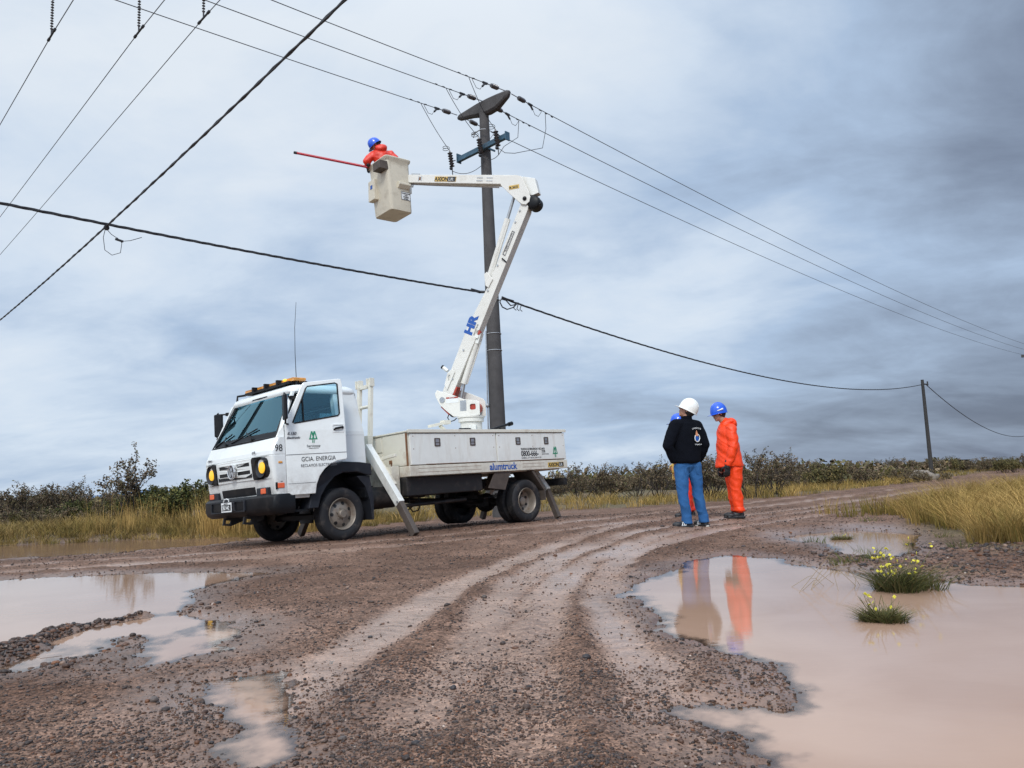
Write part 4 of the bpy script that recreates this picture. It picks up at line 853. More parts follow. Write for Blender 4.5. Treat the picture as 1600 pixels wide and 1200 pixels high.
text_mesh('lettering', 'alumtruck', 0.165, (-2.95, 1.1475, 0.905), dxt, UZ, bluept, rail, squash=1.02, bold=0.004)
def sticker(a, b, y, parent, t1, t2, xf=None, ux=None, uy=None):
    pass
bm = bmesh.new(); mm(bm, (-4.96, 1.146, 0.90), (-4.50, 1.149, 0.99)); sk = obj('sticker', bm, yellowpt, rail)
bm = bmesh.new(); mm(bm, (-4.955, 1.1493, 0.905), (-4.82, 1.1503, 0.985)); obj('sticker_field', bm, black, sk)
text_mesh('lettering', 'AXION', 0.098, (-4.51, 1.1497, 0.912), dxt, UZ, blackpt, sk, squash=0.95, bold=0.003)
text_mesh('lettering', 'Lift', 0.085, (-4.825, 1.1507, 0.915), dxt, UZ, palept, sk, squash=0.9)
# front of body panels
bm = bmesh.new(); mm(bm, (-1.20, 0.48, 1.05), (-1.185, 1.09, 1.56)); mm(bm, (-1.20, -1.05, 1.31), (-1.187, 0.44, 1.55)); mm(bm, (-1.20, -1.05, 1.05), (-1.187, 0.44, 1.28)); obj('front_panel', bm, cream, T, bevel=0.004)
bm = bmesh.new(); mm(bm, (-1.187, 1.07, 1.04), (-1.178, 1.11, 1.56)); obj('rust_patch', bm, rust, T)
bm = bmesh.new(); mm(bm, (-1.19, 0.62, 1.10), (-1.182, 0.70, 1.16)); mm(bm, (-1.19, 0.66, 1.06), (-1.182, 0.69, 1.11)); obj('rust_patch', bm, rust, T)
bm = bmesh.new(); mm(bm, (-1.16, 0.1, 0.60), (-1.0, 0.9, 1.05)); beam(bm, (-1.02, 0.2, 1.15), (-1.02, 1.0, 1.22), 0.05, 0.05); obj('outrigger_frame', bm, cream, T, bevel=0.008)
# outriggers
def outrig(x, a, k, f, sy, w=0.145):
    rt = Vector((x, 0, 0)); bm = bmesh.new(); A_ = Vector((x, a[0] * sy, a[1])); K = Vector((x, k[0] * sy, k[1])); F_ = Vector((x, f[0] * sy, f[1]))
    beam(bm, A_, K, 0.12, w, (1, 0, 0)) if False else beam(bm, A_, K, w, 0.11, (1, 0, 0), w * 0.92, 0.10)
    o_ = obj('outrigger', bm, white2, T, bevel=0.008)
    bm = bmesh.new(); beam(bm, K + (A_ - K) * 0.05, F_, w * 0.80, 0.09, (1, 0, 0)); d_ = (F_ - K).normalized(); obj('outrigger_leg', bm, muddysteel, o_, bevel=0.006)
    bm = bmesh.new(); cyl(bm, A_ + Vector((-0.08, 0, -0.04)), A_ + Vector((0.08, 0, -0.04)), 0.035); cyl(bm, K + Vector((-0.06, 0, 0.03)), K + Vector((0.06, 0, 0.03)), 0.018); obj('pivot_pin', bm, metal, o_)
    return o_
og = outrig(-0.85, (0.50, 1.40), (1.26, 0.46), (1.575, -0.015), 1)
bm = bmesh.new(); beam(bm, (-0.97, 0.52, 1.26), (-0.97, 0.98, 0.74), 0.10, 0.07, (1, 0, 0))
for k in range(4): cyl(bm, (-0.93, 0.62 + k * 0.09, 1.14 - k * 0.10), (-0.925, 0.62 + k * 0.09, 1.14 - k * 0.10), 0.02)
obj('outrigger_guide', bm, cream, og, bevel=0.006)
outrig(-0.85, (0.50, 1.40), (1.26, 0.46), (1.575, 0.06), -1)
outrig(-4.80, (0.50, 0.87), (0.82, 0.47), (1.03, -0.055), 1, 0.13); outrig(-4.80, (0.50, 0.87), (0.82, 0.47), (1.03, 0.0), -1, 0.13)
# deck furniture
bm = bmesh.new(); tube(bm, [(-3.12, 0.1, 1.60), (-2.98, 0.1, 1.66), (-2.85, 0.1, 1.76), (-2.80, 0.1, 1.80)], 0.035, 8); beam(bm, (-2.55, 0.1, 1.79), (-2.90, 0.1, 1.85), 0.10, 0.05); mm(bm, (-3.02, 0.04, 1.83), (-2.86, 0.16, 1.90)); obj('control_stand', bm, cream, T)
bm = bmesh.new(); tube(bm, [(-3.12, 0.25, 1.66), (-3.15, 0.25, 1.71), (-3.40, 0.25, 1.71), (-3.46, 0.25, 1.66), (-3.40, 0.25, 1.62), (-3.15, 0.25, 1.62)], 0.035, 8, True); obj('hose_loop', bm, black, T, smooth=True)
bm = bmesh.new(); cyl(bm, (-3.30, 0.55, 1.60), (-4.22, 0.55, 1.80), 0.026); cyl(bm, (-4.15, 0.55, 1.78), (-4.24, 0.55, 1.80), 0.04); cyl(bm, (-3.92, 0.55, 1.60), (-3.90, 0.55, 1.73), 0.012); obj('prop_bar', bm, black, T)

# ------------------------------------------------------------------ boom, built in its own vertical plane
BA = R(20); BD = Vector((math.cos(BA), -math.sin(BA), 0)); BN = Vector((-math.sin(BA), -math.cos(BA), 0))   # BN faces the road
TU = Vector((-0.83, 14.94, 0))
def BP(s, z, n=0.0): return TI @ (TU + BD * s + BN * n + Vector((0, 0, z)))
BX = TI.to_3x3() @ BD; BNL = TI.to_3x3() @ BN
def bplate(name, out, holes, n0, th, m_, parent=T, bevel=0.006):
    bm = bmesh.new(); plate(bm, out, holes, lambda s, z: BP(s, z, n0), BNL * -th); return obj(name, bm, m_, parent, bevel=bevel)
def bbeam(name, a, b, hgt, wid, m_, parent=T, h2=None, w2=None, n=0.0, bevel=0.008):
    bm = bmesh.new(); beam(bm, BP(a[0], a[1], n), BP(b[0], b[1], n), hgt, wid, BNL, h2, w2); return obj(name, bm, m_, parent, bevel=bevel)
def bcyl(bm, s, z, n0, n1, r, seg=24): cyl(bm, BP(s, z, n0), BP(s, z, n1), r, seg=seg)
bm = bmesh.new(); cyl(bm, BP(0.02, 1.55), BP(0.02, 1.96), 0.21, seg=32); ped = obj('turret_pedestal', bm, boomw, T, smooth=True)
bplate('inspection_plate', rrect(-0.1, 1.70, 0.02, 1.84, 0.02), [], 0.212, 0.02, white2, ped)
bplate('inspection_plate', rrect(0.06, 1.72, 0.2, 1.88, 0.02), [], 0.206, 0.06, white2, ped)
bm = bmesh.new(); cyl(bm, BP(0.02, 1.95), BP(0.02, 2.03), 0.245, seg=36); cyl(bm, BP(0.02, 2.03), BP(0.02, 2.055), 0.265, seg=36); obj('slewing_ring', bm, boomw, T, smooth=True)
brk = [(-0.61, 2.60), (-0.655, 2.54), (-0.64, 2.46), (-0.55, 2.30), (-0.41, 2.17), (-0.27, 2.06), (0.27, 2.06), (0.27, 2.30), (0.22, 2.34), (0.12, 2.36), (-0.04, 2.38), (-0.33, 2.50)]
bplate('turret_bracket', brk, [rrect(0.07, 2.17, 0.19, 2.28, 0.03)], 0.16, 0.02, boomw)
brk2 = [(-0.61, 2.60), (-0.655, 2.54), (-0.64, 2.46), (-0.55, 2.30), (-0.41, 2.17), (-0.27, 2.06), (0.27, 2.06), (0.27, 2.34), (0.22, 2.40), (0.0, 2.50), (-0.30, 2.62), (-0.45, 2.62)]
tb2 = bplate('turret_bracket', brk2, [], -0.14, 0.02, boomw)
bm = bmesh.new(); bcyl(bm, 0.12, 2.21, -0.12, 0.13, 0.10); bcyl(bm, -0.02, 2.14, -0.12, 0.12, 0.08); obj('slew_motor', bm, redpt, T, smooth=True)
bm = bmesh.new(); beam(bm, BP(-0.52, 2.30), BP(-0.36, 2.14), 0.09, 0.26, BNL); obj('boom_stop', bm, redpt, T)
bm = bmesh.new(); tube(bm, [BP(-0.40, 2.16, 0.05), BP(-0.45, 2.06, 0.05), BP(-0.40, 1.98, 0.05), BP(-0.31, 2.0, 0.05), BP(-0.26, 2.04, 0.05)], 0.010, 6); ball(bm, BP(-0.33, 2.12, 0.03), (0.09, 0.06, 0.06)); obj('hose', bm, black, T)
bm = bmesh.new(); bcyl(bm, -0.50, 2.40, -0.18, 0.175, 0.055); obj('pivot_pin', bm, metal, T)
st = bplate('warning_sticker', rrect(-0.42, 2.33, -0.16, 2.44, 0.005, 1), [], 0.164, 0.003, palept, bevel=0)
bplate('warning_band', rrect(-0.418, 2.415, -0.162, 2.442, 0.004, 1), [], 0.167, 0.002, redpt, st, bevel=0)
text_mesh('lettering', 'PELIGRO', 0.028, BP(-0.35, 2.42, 0.170), BX, UZ, palept, st)
bplate('warning_sticker', rrect(-0.13, 2.16, 0.0, 2.36, 0.005, 1), [], 0.164, 0.003, metal, bevel=0)
# lower boom
def edge(p, q, t): return (p[0] + (q[0] - p[0]) * t, p[1] + (q[1] - p[1]) * t)
loL0, loL1, loR0, loR1 = (-0.53, 2.56), (1.22, 6.06), (-0.33, 2.44), (1.375, 5.92)
lob = bplate('lower_boom', [(-0.56, 2.40), (-0.53, 2.56), (0.06, 3.82), (0.48, 4.50), (1.22, 6.02), (1.27, 6.12), (1.42, 6.12), (1.375, 5.92), (0.645, 4.43), (0.25, 3.62), (-0.30, 2.52), (-0.42, 2.33)], [], 0.09, 0.23, boomw)
bplate('boom_gusset', [(-0.40, 2.92), (-0.30, 3.0), (-0.24, 2.93), (-0.42, 2.58), (-0.47, 2.70)], [rrect(-0.385, 2.76, -0.345, 2.88, 0.015)], 0.112, 0.012, boomw, lob)
bplate('boom_gusset', [(0.44, 4.78), (0.50, 4.82), (0.62, 4.66), (0.52, 4.5), (0.46, 4.55)], [], 0.115, 0.015, boomw, lob)
bplate('boom_foot', [(-0.36, 2.42), (-0.25, 2.66), (-0.21, 2.63), (-0.31, 2.40)], [], 0.085, 0.17, redpt, lob)
bm = bmesh.new(); cyl(bm, BP(-0.44, 2.98, 0.0), BP(-0.54, 3.06, 0.0), 0.035); mm2 = None; obj('rest_roller', bm, white2, lob)
bm = bmesh.new(); cyl(bm, BP(-0.535, 3.055, 0.0), BP(-0.56, 3.075, 0.0), 0.04); obj('roller_end', bm, black, lob)
bd = Vector((1.22 + 0.53, 0, 6.06 - 2.56)).normalized(); U3 = (BX * bd.x + UZ * bd.z).normalized(); V3 = (UZ * bd.x - BX * bd.z).normalized() * 1
text_mesh('lettering', 'HR', 0.225, BP(0.115, 3.61, 0.093), U3, V3, bluept, lob, squash=1.25, bold=0.014)
text_mesh('lettering', 'INDUSTRIAS', 0.042, BP(0.185, 3.60, 0.093), U3, V3, greypt, lob, squash=1.0)
bplate('data_label', [(0.83, 5.12), (1.05, 5.56), (1.10, 5.53), (0.885, 5.09)], [[(0.845, 5.125), (0.885, 5.105), (1.085, 5.53), (1.05, 5.545)]], 0.103, 0.003, greypt, lob, bevel=0)
text_mesh('lettering', 'TRABAJO EN ALTURA', 0.045, BP(0.895, 5.155, 0.093), U3, V3, greypt, lob, squash=0.9)
bm = bmesh.new(); tube(bm, [BP(0.82, 5.0, -0.08), BP(0.875, 4.97, 0.0), BP(0.90, 4.96, 0.10), BP(0.82, 5.04, 0.11)], 0.014, 6); obj('strap', bm, black, lob)
bm = bmesh.new(); tube(bm, [BP(-0.36, 2.50, 0.04), BP(0.02, 3.30, -0.02), BP(0.40, 4.02, -0.01), BP(0.92, 5.10, -0.01), BP(1.36, 6.0, -0.01)], 0.012, 6); obj('hose', bm, black, lob)
for s_, z_ in ((-0.30, 2.80), (-0.05, 3.34), (0.50, 4.45), (0.72, 4.92), (1.12, 5.72), (1.22, 5.93)):
    bm = bmesh.new(); bcyl(bm, s_, z_, 0.098, 0.110, 0.018, 8); obj('bolt', bm, metal, lob)
# lift cylinders
bm = bmesh.new(); cyl(bm, BP(-0.11, 2.70), BP(0.20, 3.50), 0.062, seg=20); cyl(bm, BP(-0.05, 2.70, -0.02), BP(0.26, 3.48, -0.02), 0.02, seg=8); lc = obj('lift_cylinder', bm, boomw, T, smooth=True)
bm = bmesh.new(); cyl(bm, BP(-0.17, 2.42), BP(-0.10, 2.72), 0.032, seg=14); obj('piston_rod', bm, metal, lc, smooth=True)
bm = bmesh.new(); beam(bm, BP(0.20, 3.46), BP(0.27, 3.66), 0.10, 0.14, BNL); bcyl(bm, 0.24, 3.58, -0.11, 0.105, 0.035); obj('cylinder_clevis', bm, white2, lc)
bm = bmesh.new(); bcyl(bm, 0.27, 3.66, 0.02, 0.09, 0.045); obj('cylinder_port', bm, redpt, lc)
bm = bmesh.new(); cyl(bm, BP(0.50, 4.72), BP(0.93, 5.84), 0.058, seg=20); cyl(bm, BP(0.57, 4.75, 0.03), BP(0.97, 5.80, 0.03), 0.018, seg=8); uc = obj('upper_cylinder', bm, boomw, T, smooth=True)
bm = bmesh.new(); cyl(bm, BP(0.92, 5.82), BP(1.11, 6.34), 0.030, seg=14); obj('piston_rod', bm, metal, uc, smooth=True)
# elbow
ppl = [(0.86, 6.49), (0.90, 6.675), (1.17, 6.645), (1.29, 6.60), (1.43, 6.26), (1.455, 6.16), (1.43, 6.07), (1.36, 6.02), (1.28, 6.04), (1.21, 6.10), (1.00, 6.33)]
eb = bplate('elbow_bracket', ppl, [], 0.13, 0.02, boomw); bplate('elbow_bracket', ppl, [], -0.11, 0.02, boomw)
bplate('elbow_cover', [(1.22, 6.62), (1.30, 6.615), (1.54, 6.54), (1.60, 6.24), (1.44, 6.20), (1.40, 6.3)], [], 0.06, 0.16, white2)
bm = bmesh.new(); bcyl(bm, 1.34, 6.14, -0.14, 0.145, 0.04, 20); ball(bm, BP(1.34, 6.14, 0.14), 0.03); obj('pivot_pin', bm, black, T)
bm = bmesh.new(); bcyl(bm, 1.49, 6.06, -0.13, 0.07, 0.135, 28); ball(bm, BP(1.49, 6.06, 0.07), (0.132, 0.132, 0.05), 20, axis_m(BNL)); tube(bm, [BP(1.36, 6.22, 0.02), BP(1.48, 6.17, 0.04), BP(1.6, 6.0, 0.03)], 0.05, 8); tube(bm, [BP(1.33, 6.20, -0.03), BP(1.46, 6.22, -0.03), BP(1.56, 6.12, -0.03)], 0.05, 8); obj('hose_drum', bm, black, T, smooth=True)
lb_ = bplate('model_sticker', rrect(1.03, 6.365, 1.24, 6.445, 0.005, 1), [], 0.134, 0.003, yellowpt, bevel=0)
text_mesh('lettering', 'M 3410', 0.066, BP(1.04, 6.378, 0.136), BX, UZ, blackpt, lb_, squash=0.86, bold=0.002)
# upper boom (slopes down to the bucket)
UA, UB = (-1.19, 7.01), (1.14, 6.57)
ub = bbeam('upper_boom', UA, UB, 0.165, 0.15, boomw, h2=0.185, w2=0.18)
ud = Vector((UB[0] - UA[0], 0, UB[1] - UA[1])).normalized(); UU = (BX * ud.x + UZ * ud.z).normalized(); UV = UU.cross(-BNL).normalized()
if UV.z < 0: UV = -UV
def onU(t, dz, off): s_ = UA[0] + (UB[0] - UA[0]) * t; z_ = UA[1] + (UB[1] - UA[1]) * t; return BP(s_, z_, off) + UV * dz
def uplate(name, t0, t1, d0, d1, off, m_, par):
    bm = bmesh.new(); plate(bm, [(t0, d0), (t1, d0), (t1, d1), (t0, d1)], [], lambda t, dd: onU(t, dd, off), BNL * 0.003); return obj(name, bm, m_, par)
s1 = uplate('sticker', 0.270, 0.470, -0.055, 0.045, 0.084, yellowpt, ub); uplate('sticker_field', 0.395, 0.466, -0.052, 0.042, 0.088, blackpt, s1)
text_mesh('lettering', 'AXION', 0.108, onU(0.272, -0.042, 0.0885), UU, UV, blackpt, s1, squash=0.85, bold=0.004)
text_mesh('lettering', 'Lift', 0.090, onU(0.40, -0.038, 0.0925), UU, UV, palept, s1, squash=0.95)
uplate('rust_patch', 0.115, 0.135, -0.03, 0.03, 0.078, rust, ub)
bm = bmesh.new()
for t in (0.115, 0.14): beam(bm, onU(t, -0.05, 0.078), onU(t, 0.05, 0.078), 0.02, 0.006, BNL)
beam(bm, onU(0.02, 0.09, 0), onU(0.10, 0.09, 0), 0.02, 0.08, UV); cyl(bm, onU(0.045, -0.08, 0.0), onU(0.045, -0.155, 0.0), 0.022)
for t in (0.66, 0.75): beam(bm, onU(t, 0.03, 0.088), onU(t + 0.055, 0.03, 0.088), 0.012, 0.012, BNL); beam(bm, onU(t, -0.03, 0.088), onU(t + 0.055, -0.03, 0.088), 0.012, 0.012, BNL)
tube(bm, [onU(0.0, -0.10, 0.02), onU(0.3, -0.12, 0.02), onU(0.6, -0.13, 0.02), onU(0.86, -0.14, 0.02)], 0.012, 6); obj('boom_fittings', bm, metal, ub)
# bucket (world-built)
ba = Vector((math.cos(R(38)), math.sin(R(38)), 0)); bb = Vector((-ba.y, ba.x, 0)); bc = Vector((-2.29, 15.46, 0))
def KP(u, v, z): return TI @ (bc + ba * u + bb * v + Vector((0, 0, z)))
def kring(hu, hv, z, r=0.07): return [KP(u - 0.085 * (z - 6.3), v, z) for u, v in rrect(-hu, -hv, hu, hv, r, 4)]
bm = bmesh.new()
lev = [(0.245, 0.350, 6.30), (0.25, 0.355, 6.33), (0.265, 0.375, 7.20), (0.267, 0.38, 7.30), (0.29, 0.405, 7.33), (0.30, 0.415, 7.37), (0.29, 0.405, 7.385), (0.25, 0.36, 7.36), (0.235, 0.335, 6.38)]
vr = [[bm.verts.new(p) for p in kring(*l)] for l in lev]
for A_, B_ in zip(vr, vr[1:]):
    n = len(A_)
    for i in range(n): bm.faces.new((A_[i], A_[(i + 1) % n], B_[(i + 1) % n], B_[i]))
bm.faces.new(vr[0][::-1]); bm.faces.new(vr[-1])
bk = obj('bucket', bm, fibre, T, smooth=True)
def kbox(name, a, b, m_, par, bevel=0.008):
    bm = bmesh.new(); c_ = [(a[i] + b[i]) / 2 for i in range(3)]; s_ = [abs(a[i] - b[i]) for i in range(3)]
    M_ = TI @ Matrix.Translation(bc) @ Matrix((ba, bb, Vector((0, 0, 1)))).transposed().to_4x4()
    bmesh.ops.create_cube(bm, size=1, matrix=M_ @ Matrix.Translation(c_) @ Matrix.Diagonal((*s_, 1))); return obj(name, bm, m_, par, bevel=bevel)
bm = bmesh.new()                                                    # foot step on the road-side face
def stp(u, z): return KP(u, -0.37 - 0.0, z)
plate(bm, [(-0.385, 6.90), (-0.46, 6.86), (-0.46, 6.82), (-0.40, 6.76), (-0.36, 6.76)], [], lambda v, z: KP(-0.10, v + 0.012, z), TI.to_3x3() @ ba * 0.26); obj('bucket_step', bm, fibre, bk, bevel=0.006)
lbm = bmesh.new(); plate(lbm, rrect(-0.0, 6.53, 0.215, 6.70, 0.01, 2), [], lambda u, z: KP(u - 0.085 * (z - 6.3), -0.355 - (z - 6.33) * 0.023 - 0.003, z), TI.to_3x3() @ bb * -0.003); lbo = obj('bucket_label', lbm, palept, bk)
kx = TI.to_3x3() @ ba
lbm = bmesh.new(); plate(lbm, rrect(-0.0, 6.53, 0.215, 6.70, 0.01, 2), [rrect(0.008, 6.538, 0.207, 6.692, 0.008, 2)], lambda u, z: KP(u - 0.085 * (z - 6.3), -0.355 - (z - 6.33) * 0.023 - 0.006, z), TI.to_3x3() @ bb * -0.002); obj('label_border', lbm, blackpt, lbo)
for k, tx in enumerate(('CAPACIDAD MAXIMA', '136 KG', 'NO SUPERAR', 'LA CARGA')): text_mesh('lettering', tx, 0.030, KP(0.085, -0.372, 6.655 - k * 0.036), kx, UZ, blackpt, lbo, align='CENTER', squash=0.7, bold=0.001)
kbox('tool_holder', (-0.50, -0.36, 7.10), (-0.28, -0.08, 7.27), muddysteel, bk)
kbox('control_box', (-0.38, 0.10, 6.62), (-0.27, 0.36, 7.05), fibre, bk)
kbox('control_panel', (-0.386, 0.18, 6.86), (-0.38, 0.26, 6.94), bluept, bk, 0)
kbox('bucket_mount', (0.20, 0.0, 6.86), (0.45, 0.14, 7.10), boomw, T)
bm = bmesh.new(); cyl(bm, KP(0.36, 0.07, 6.84), KP(0.36, 0.07, 7.12), 0.06); obj('bucket_pivot', bm, boomw, T)
# ------------------------------------------------------------------ poles and lines
LD = Vector((0.683, 0.73, 0)); AD = Vector((0.73, -0.683, 0)); PP = Vector((-0.45, 20.0, 0)); PZ = gz(-0.42, 20.0)
pole = empty('power_pole', (-0.40, 20.0, PZ)); tag(pole, 'thick grey concrete pole with a boat shaped crossarm behind the truck', 'pole')
MO = Matrix.Translation((0.40, -20.0, -PZ))
def po(name, bm, m_, par=pole, **k): return obj(name, bm, m_, par, xf=MO, **k)
def AP(t, z, l=0.0): return PP + AD * t + LD * l + Vector((0, 0, z))
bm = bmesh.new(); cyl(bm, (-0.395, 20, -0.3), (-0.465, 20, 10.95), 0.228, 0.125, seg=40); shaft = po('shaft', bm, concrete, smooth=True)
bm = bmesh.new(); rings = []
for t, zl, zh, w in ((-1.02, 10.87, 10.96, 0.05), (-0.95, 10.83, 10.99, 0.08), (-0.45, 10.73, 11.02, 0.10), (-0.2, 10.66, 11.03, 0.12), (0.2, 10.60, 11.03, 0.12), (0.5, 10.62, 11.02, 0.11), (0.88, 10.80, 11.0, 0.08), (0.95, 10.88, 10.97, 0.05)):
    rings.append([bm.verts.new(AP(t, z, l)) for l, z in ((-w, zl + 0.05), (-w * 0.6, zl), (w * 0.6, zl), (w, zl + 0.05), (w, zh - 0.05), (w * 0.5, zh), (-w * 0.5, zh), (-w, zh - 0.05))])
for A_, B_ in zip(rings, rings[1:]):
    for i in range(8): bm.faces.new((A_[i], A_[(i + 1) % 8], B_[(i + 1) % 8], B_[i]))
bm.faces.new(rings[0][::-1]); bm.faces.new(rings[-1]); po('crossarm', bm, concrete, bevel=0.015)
bm = bmesh.new(); beam(bm, AP(-0.86, 9.60, -0.19), AP(0.98, 9.66, -0.19), 0.09, 0.14); beam(bm, AP(-0.86, 9.56, -0.23), AP(0.98, 9.62, -0.23), 0.02, 0.05)
for t in (-0.86, 0.98): beam(bm, AP(t, 9.50 + 0.03 * (t > 0), -0.19), AP(t, 9.76, -0.19), 0.16, 0.03, AD)
for t in (-0.15, 0.15): beam(bm, AP(t, 9.63, -0.24), AP(t, 9.63, 0.20), 0.03, 0.05)
po('steel_arm', bm, steelblue, bevel=0.005)
bm = bmesh.new(); tube(bm, [AP(-0.30, 10.12, -0.22), AP(0.10, 10.12, -0.25), AP(0.22, 10.10, -0.2)], 0.015, 6); tube(bm, [AP(-0.26, 10.02, -0.2), AP(-0.12, 10.14, -0.24)], 0.012, 6); po('pole_bracket', bm, metal)
bm = bmesh.new()
for z in (4.18, 4.62, 5.52): tube(bm, [Vector((-0.42, 20, z)) + Vector((math.cos(a), math.sin(a), 0)) * (0.196 - 0.0087 * (z - 4)) for a in np.linspace(0, 2 * PI, 25)[:-1]], 0.011, 5, True)
tube(bm, [(-0.62, 19.93, 4.7), (-0.64, 19.90, 3.2), (-0.65, 19.88, 2.3), (-0.66, 19.88, 0.2)], 0.022, 6); ball(bm, (-0.645, 19.88, 2.75), (0.05, 0.05, 0.06)); po('conduit', bm, metal)
# strain insulators on the crossarm and their wires
ends = []
def sag(a, b, s, n=40, t0=0, t1=1):
    o_ = []
    for i in range(n + 1):
        t = t0 + (t1 - t0) * i / n; p = a.lerp(b, t); p.z -= 4 * s * t * (1 - t); o_.append(p)
    return o_
def strain(t, z, sgn, sl):
    d = (LD * sgn + Vector((0, 0, -sl))).normalized(); o_ = AP(t, z, 0.12 * sgn)
    bm = bmesh.new(); cyl(bm, o_, o_ + d * 0.28, 0.014, seg=6); cyl(bm, o_ + d * 0.52, o_ + d * 0.66, 0.016, seg=6); po('link', bm, metal)
    bm = bmesh.new(); lathe(bm, [(0, 0.02), (0.0, 0.05), (0.03, 0.062)] + [q for k in range(5) for q in ((0.04 + k * 0.04, 0.064), (0.05 + k * 0.04, 0.052))] + [(0.25, 0.05), (0.25, 0)], o_ + d * 0.27, d, 16); po('strain_insulator', bm, insul, smooth=True)
    e = o_ + d * 0.66
    bm = bmesh.new(); tube(bm, [e, e + d * 0.10 + Vector((0, 0, -0.03)), e + d * 0.18 + Vector((0, 0, -0.12))], 0.028, 6); cyl(bm, e, e + d * 0.16, 0.03, seg=8)
    tube(bm, [e + d * 0.18 + Vector((0, 0, -0.10)), e + d * 0.26 + Vector((0, 0, -0.22)), e + d * 0.40 + Vector((0, 0, -0.22)), e + d * 0.52 + Vector((0, 0, -0.06)), e + d * 0.55], 0.007, 5)
    for k in (0.45, 0.7, 0.95): cyl(bm, e + d * k, e + d * (k + 0.07), 0.018, seg=6)
    po('clamp', bm, wirem); return e
FAR = Vector((50.2, 73.8, 0)); FZ = gz(50.2, 73.8); BACK = PP - LD * 66
def wire(name, pts, r, m_, label, cat, group=None, seg=6):
    bm = bmesh.new(); tube(bm, pts, r, seg); o_ = obj(name, bm, m_, None, smooth=True); tag(o_, label, cat, group); return o_
nmz = {-0.95: 'left', 0.05: 'middle', 0.90: 'right'}
for t, z in ((-0.95, 10.95), (0.05, 10.98), (0.90, 10.94)):
    e1 = strain(t, z, -1, 0.07); e2 = strain(t, z, 1, 0.06)
    wire('power_line', sag(e1, BACK + AD * t + Vector((0, 0, 10.9)), 1.3, 60), 0.0095, wiremet, 'thin bare wire rising to the upper left from the %s end of the concrete crossarm' % nmz[t] if t != 0.05 else 'thin bare wire rising to the upper left from the middle of the concrete crossarm', 'power line')
    wire('power_line', sag(e2, FAR + AD * t * 1.15 + Vector((0, 0, 11.1 + FZ)), 0.75, 60), 0.0105, wiremet, 'thin bare wire descending to the far right from the %s of the concrete crossarm' % {'left': 'left end', 'middle': 'middle', 'right': 'right end'}[nmz[t]], 'power line')
    ends.append((e1, e2))
def cutout(t, name='surge_arrester'):
    c_ = AP(t, 9.64, -0.34); tl = Vector((0.05, 0, 0)); bm = bmesh.new()
    lathe(bm, [(-0.24, 0.015)] + [q for k in range(6) for q in ((-0.22 + k * 0.075, 0.075), (-0.20 + k * 0.075, 0.026))] + [(0.24, 0.018)], c_, (-0.12, 0, 1), 14); sa = po(name, bm, insul, smooth=True)
    bm = bmesh.new(); tube(bm, [c_ + Vector((-0.03, 0, 0.24)) + Vector((-0.09 + 0.09 * math.cos(a), 0, 0.05 * math.sin(a) + 0.01 * a)) for a in np.linspace(0, 11, 30)], 0.008, 5)
    tube(bm, [c_, c_ + Vector((0.05, 0.12, -0.02)), AP(t * 0.97, 9.62, -0.2)], 0.014, 5); cyl(bm, c_ + Vector((0.03, 0, -0.24)), c_ + Vector((0.035, 0, -0.46)), 0.013, seg=6); ball(bm, c_ + Vector((0.0, 0, -0.28)), (0.05, 0.05, 0.045), 8); po('terminal', bm, wirem)
    return c_
q1 = cutout(-1.02); q2 = cutout(0.12); q3 = cutout(0.74)
def catj(a, b, drop, n=14): return sag(a, b, drop, n)
e = [x[0] for x in ends]; f = [x[1] for x in ends]
b1 = sag(e[0], BACK + AD * -0.95 + Vector((0, 0, 10.9)), 1.3, 200)[2]; b2 = sag(e[1], BACK + AD * 0.05 + Vector((0, 0, 10.9)), 1.3, 200)[2]; b3 = sag(e[2], BACK + AD * 0.9 + Vector((0, 0, 10.9)), 1.3, 200)[2]
J = [(b1, q1 + Vector((-0.03, 0, 0.24)), 0.06), (b2, q2 + Vector((-0.03, 0, 0.24)), 0.10), (b3, q3 + Vector((-0.03, 0, 0.24)), 0.14),
     (q1 + Vector((0.04, 0, -0.36)), AP(-0.15, 9.55, 0.25), 0.22), (q2 + Vector((0.04, 0, -0.30)), q3 + Vector((0.04, 0, -0.46)), 0.12)]
bm = bmesh.new()
for a_, b_, s_ in J: tube(bm, catj(a_, b_, s_), 0.0085, 5)
fe = f[2] + LD * 0.7 + Vector((0, 0, -0.05)); tube(bm, [fe, fe + Vector((0.0, 0, -0.45)), fe + Vector((-0.12, 0, -1.0)), q3 + Vector((0.45, 0.1, -0.40)), q3 + Vector((0.2, 0, -0.42)), q3 + Vector((0.0, 0, -0.26))], 0.0085, 5)
fe = f[1] + LD * 0.55 + Vector((0, 0, -0.04)); tube(bm, [fe, fe + Vector((-0.05, 0, -0.5)), q3 + Vector((0.18, 0, -0.25)), q3 + Vector((0.04, 0, -0.46))], 0.0085, 5); po('jumper_wire', bm, wirem)
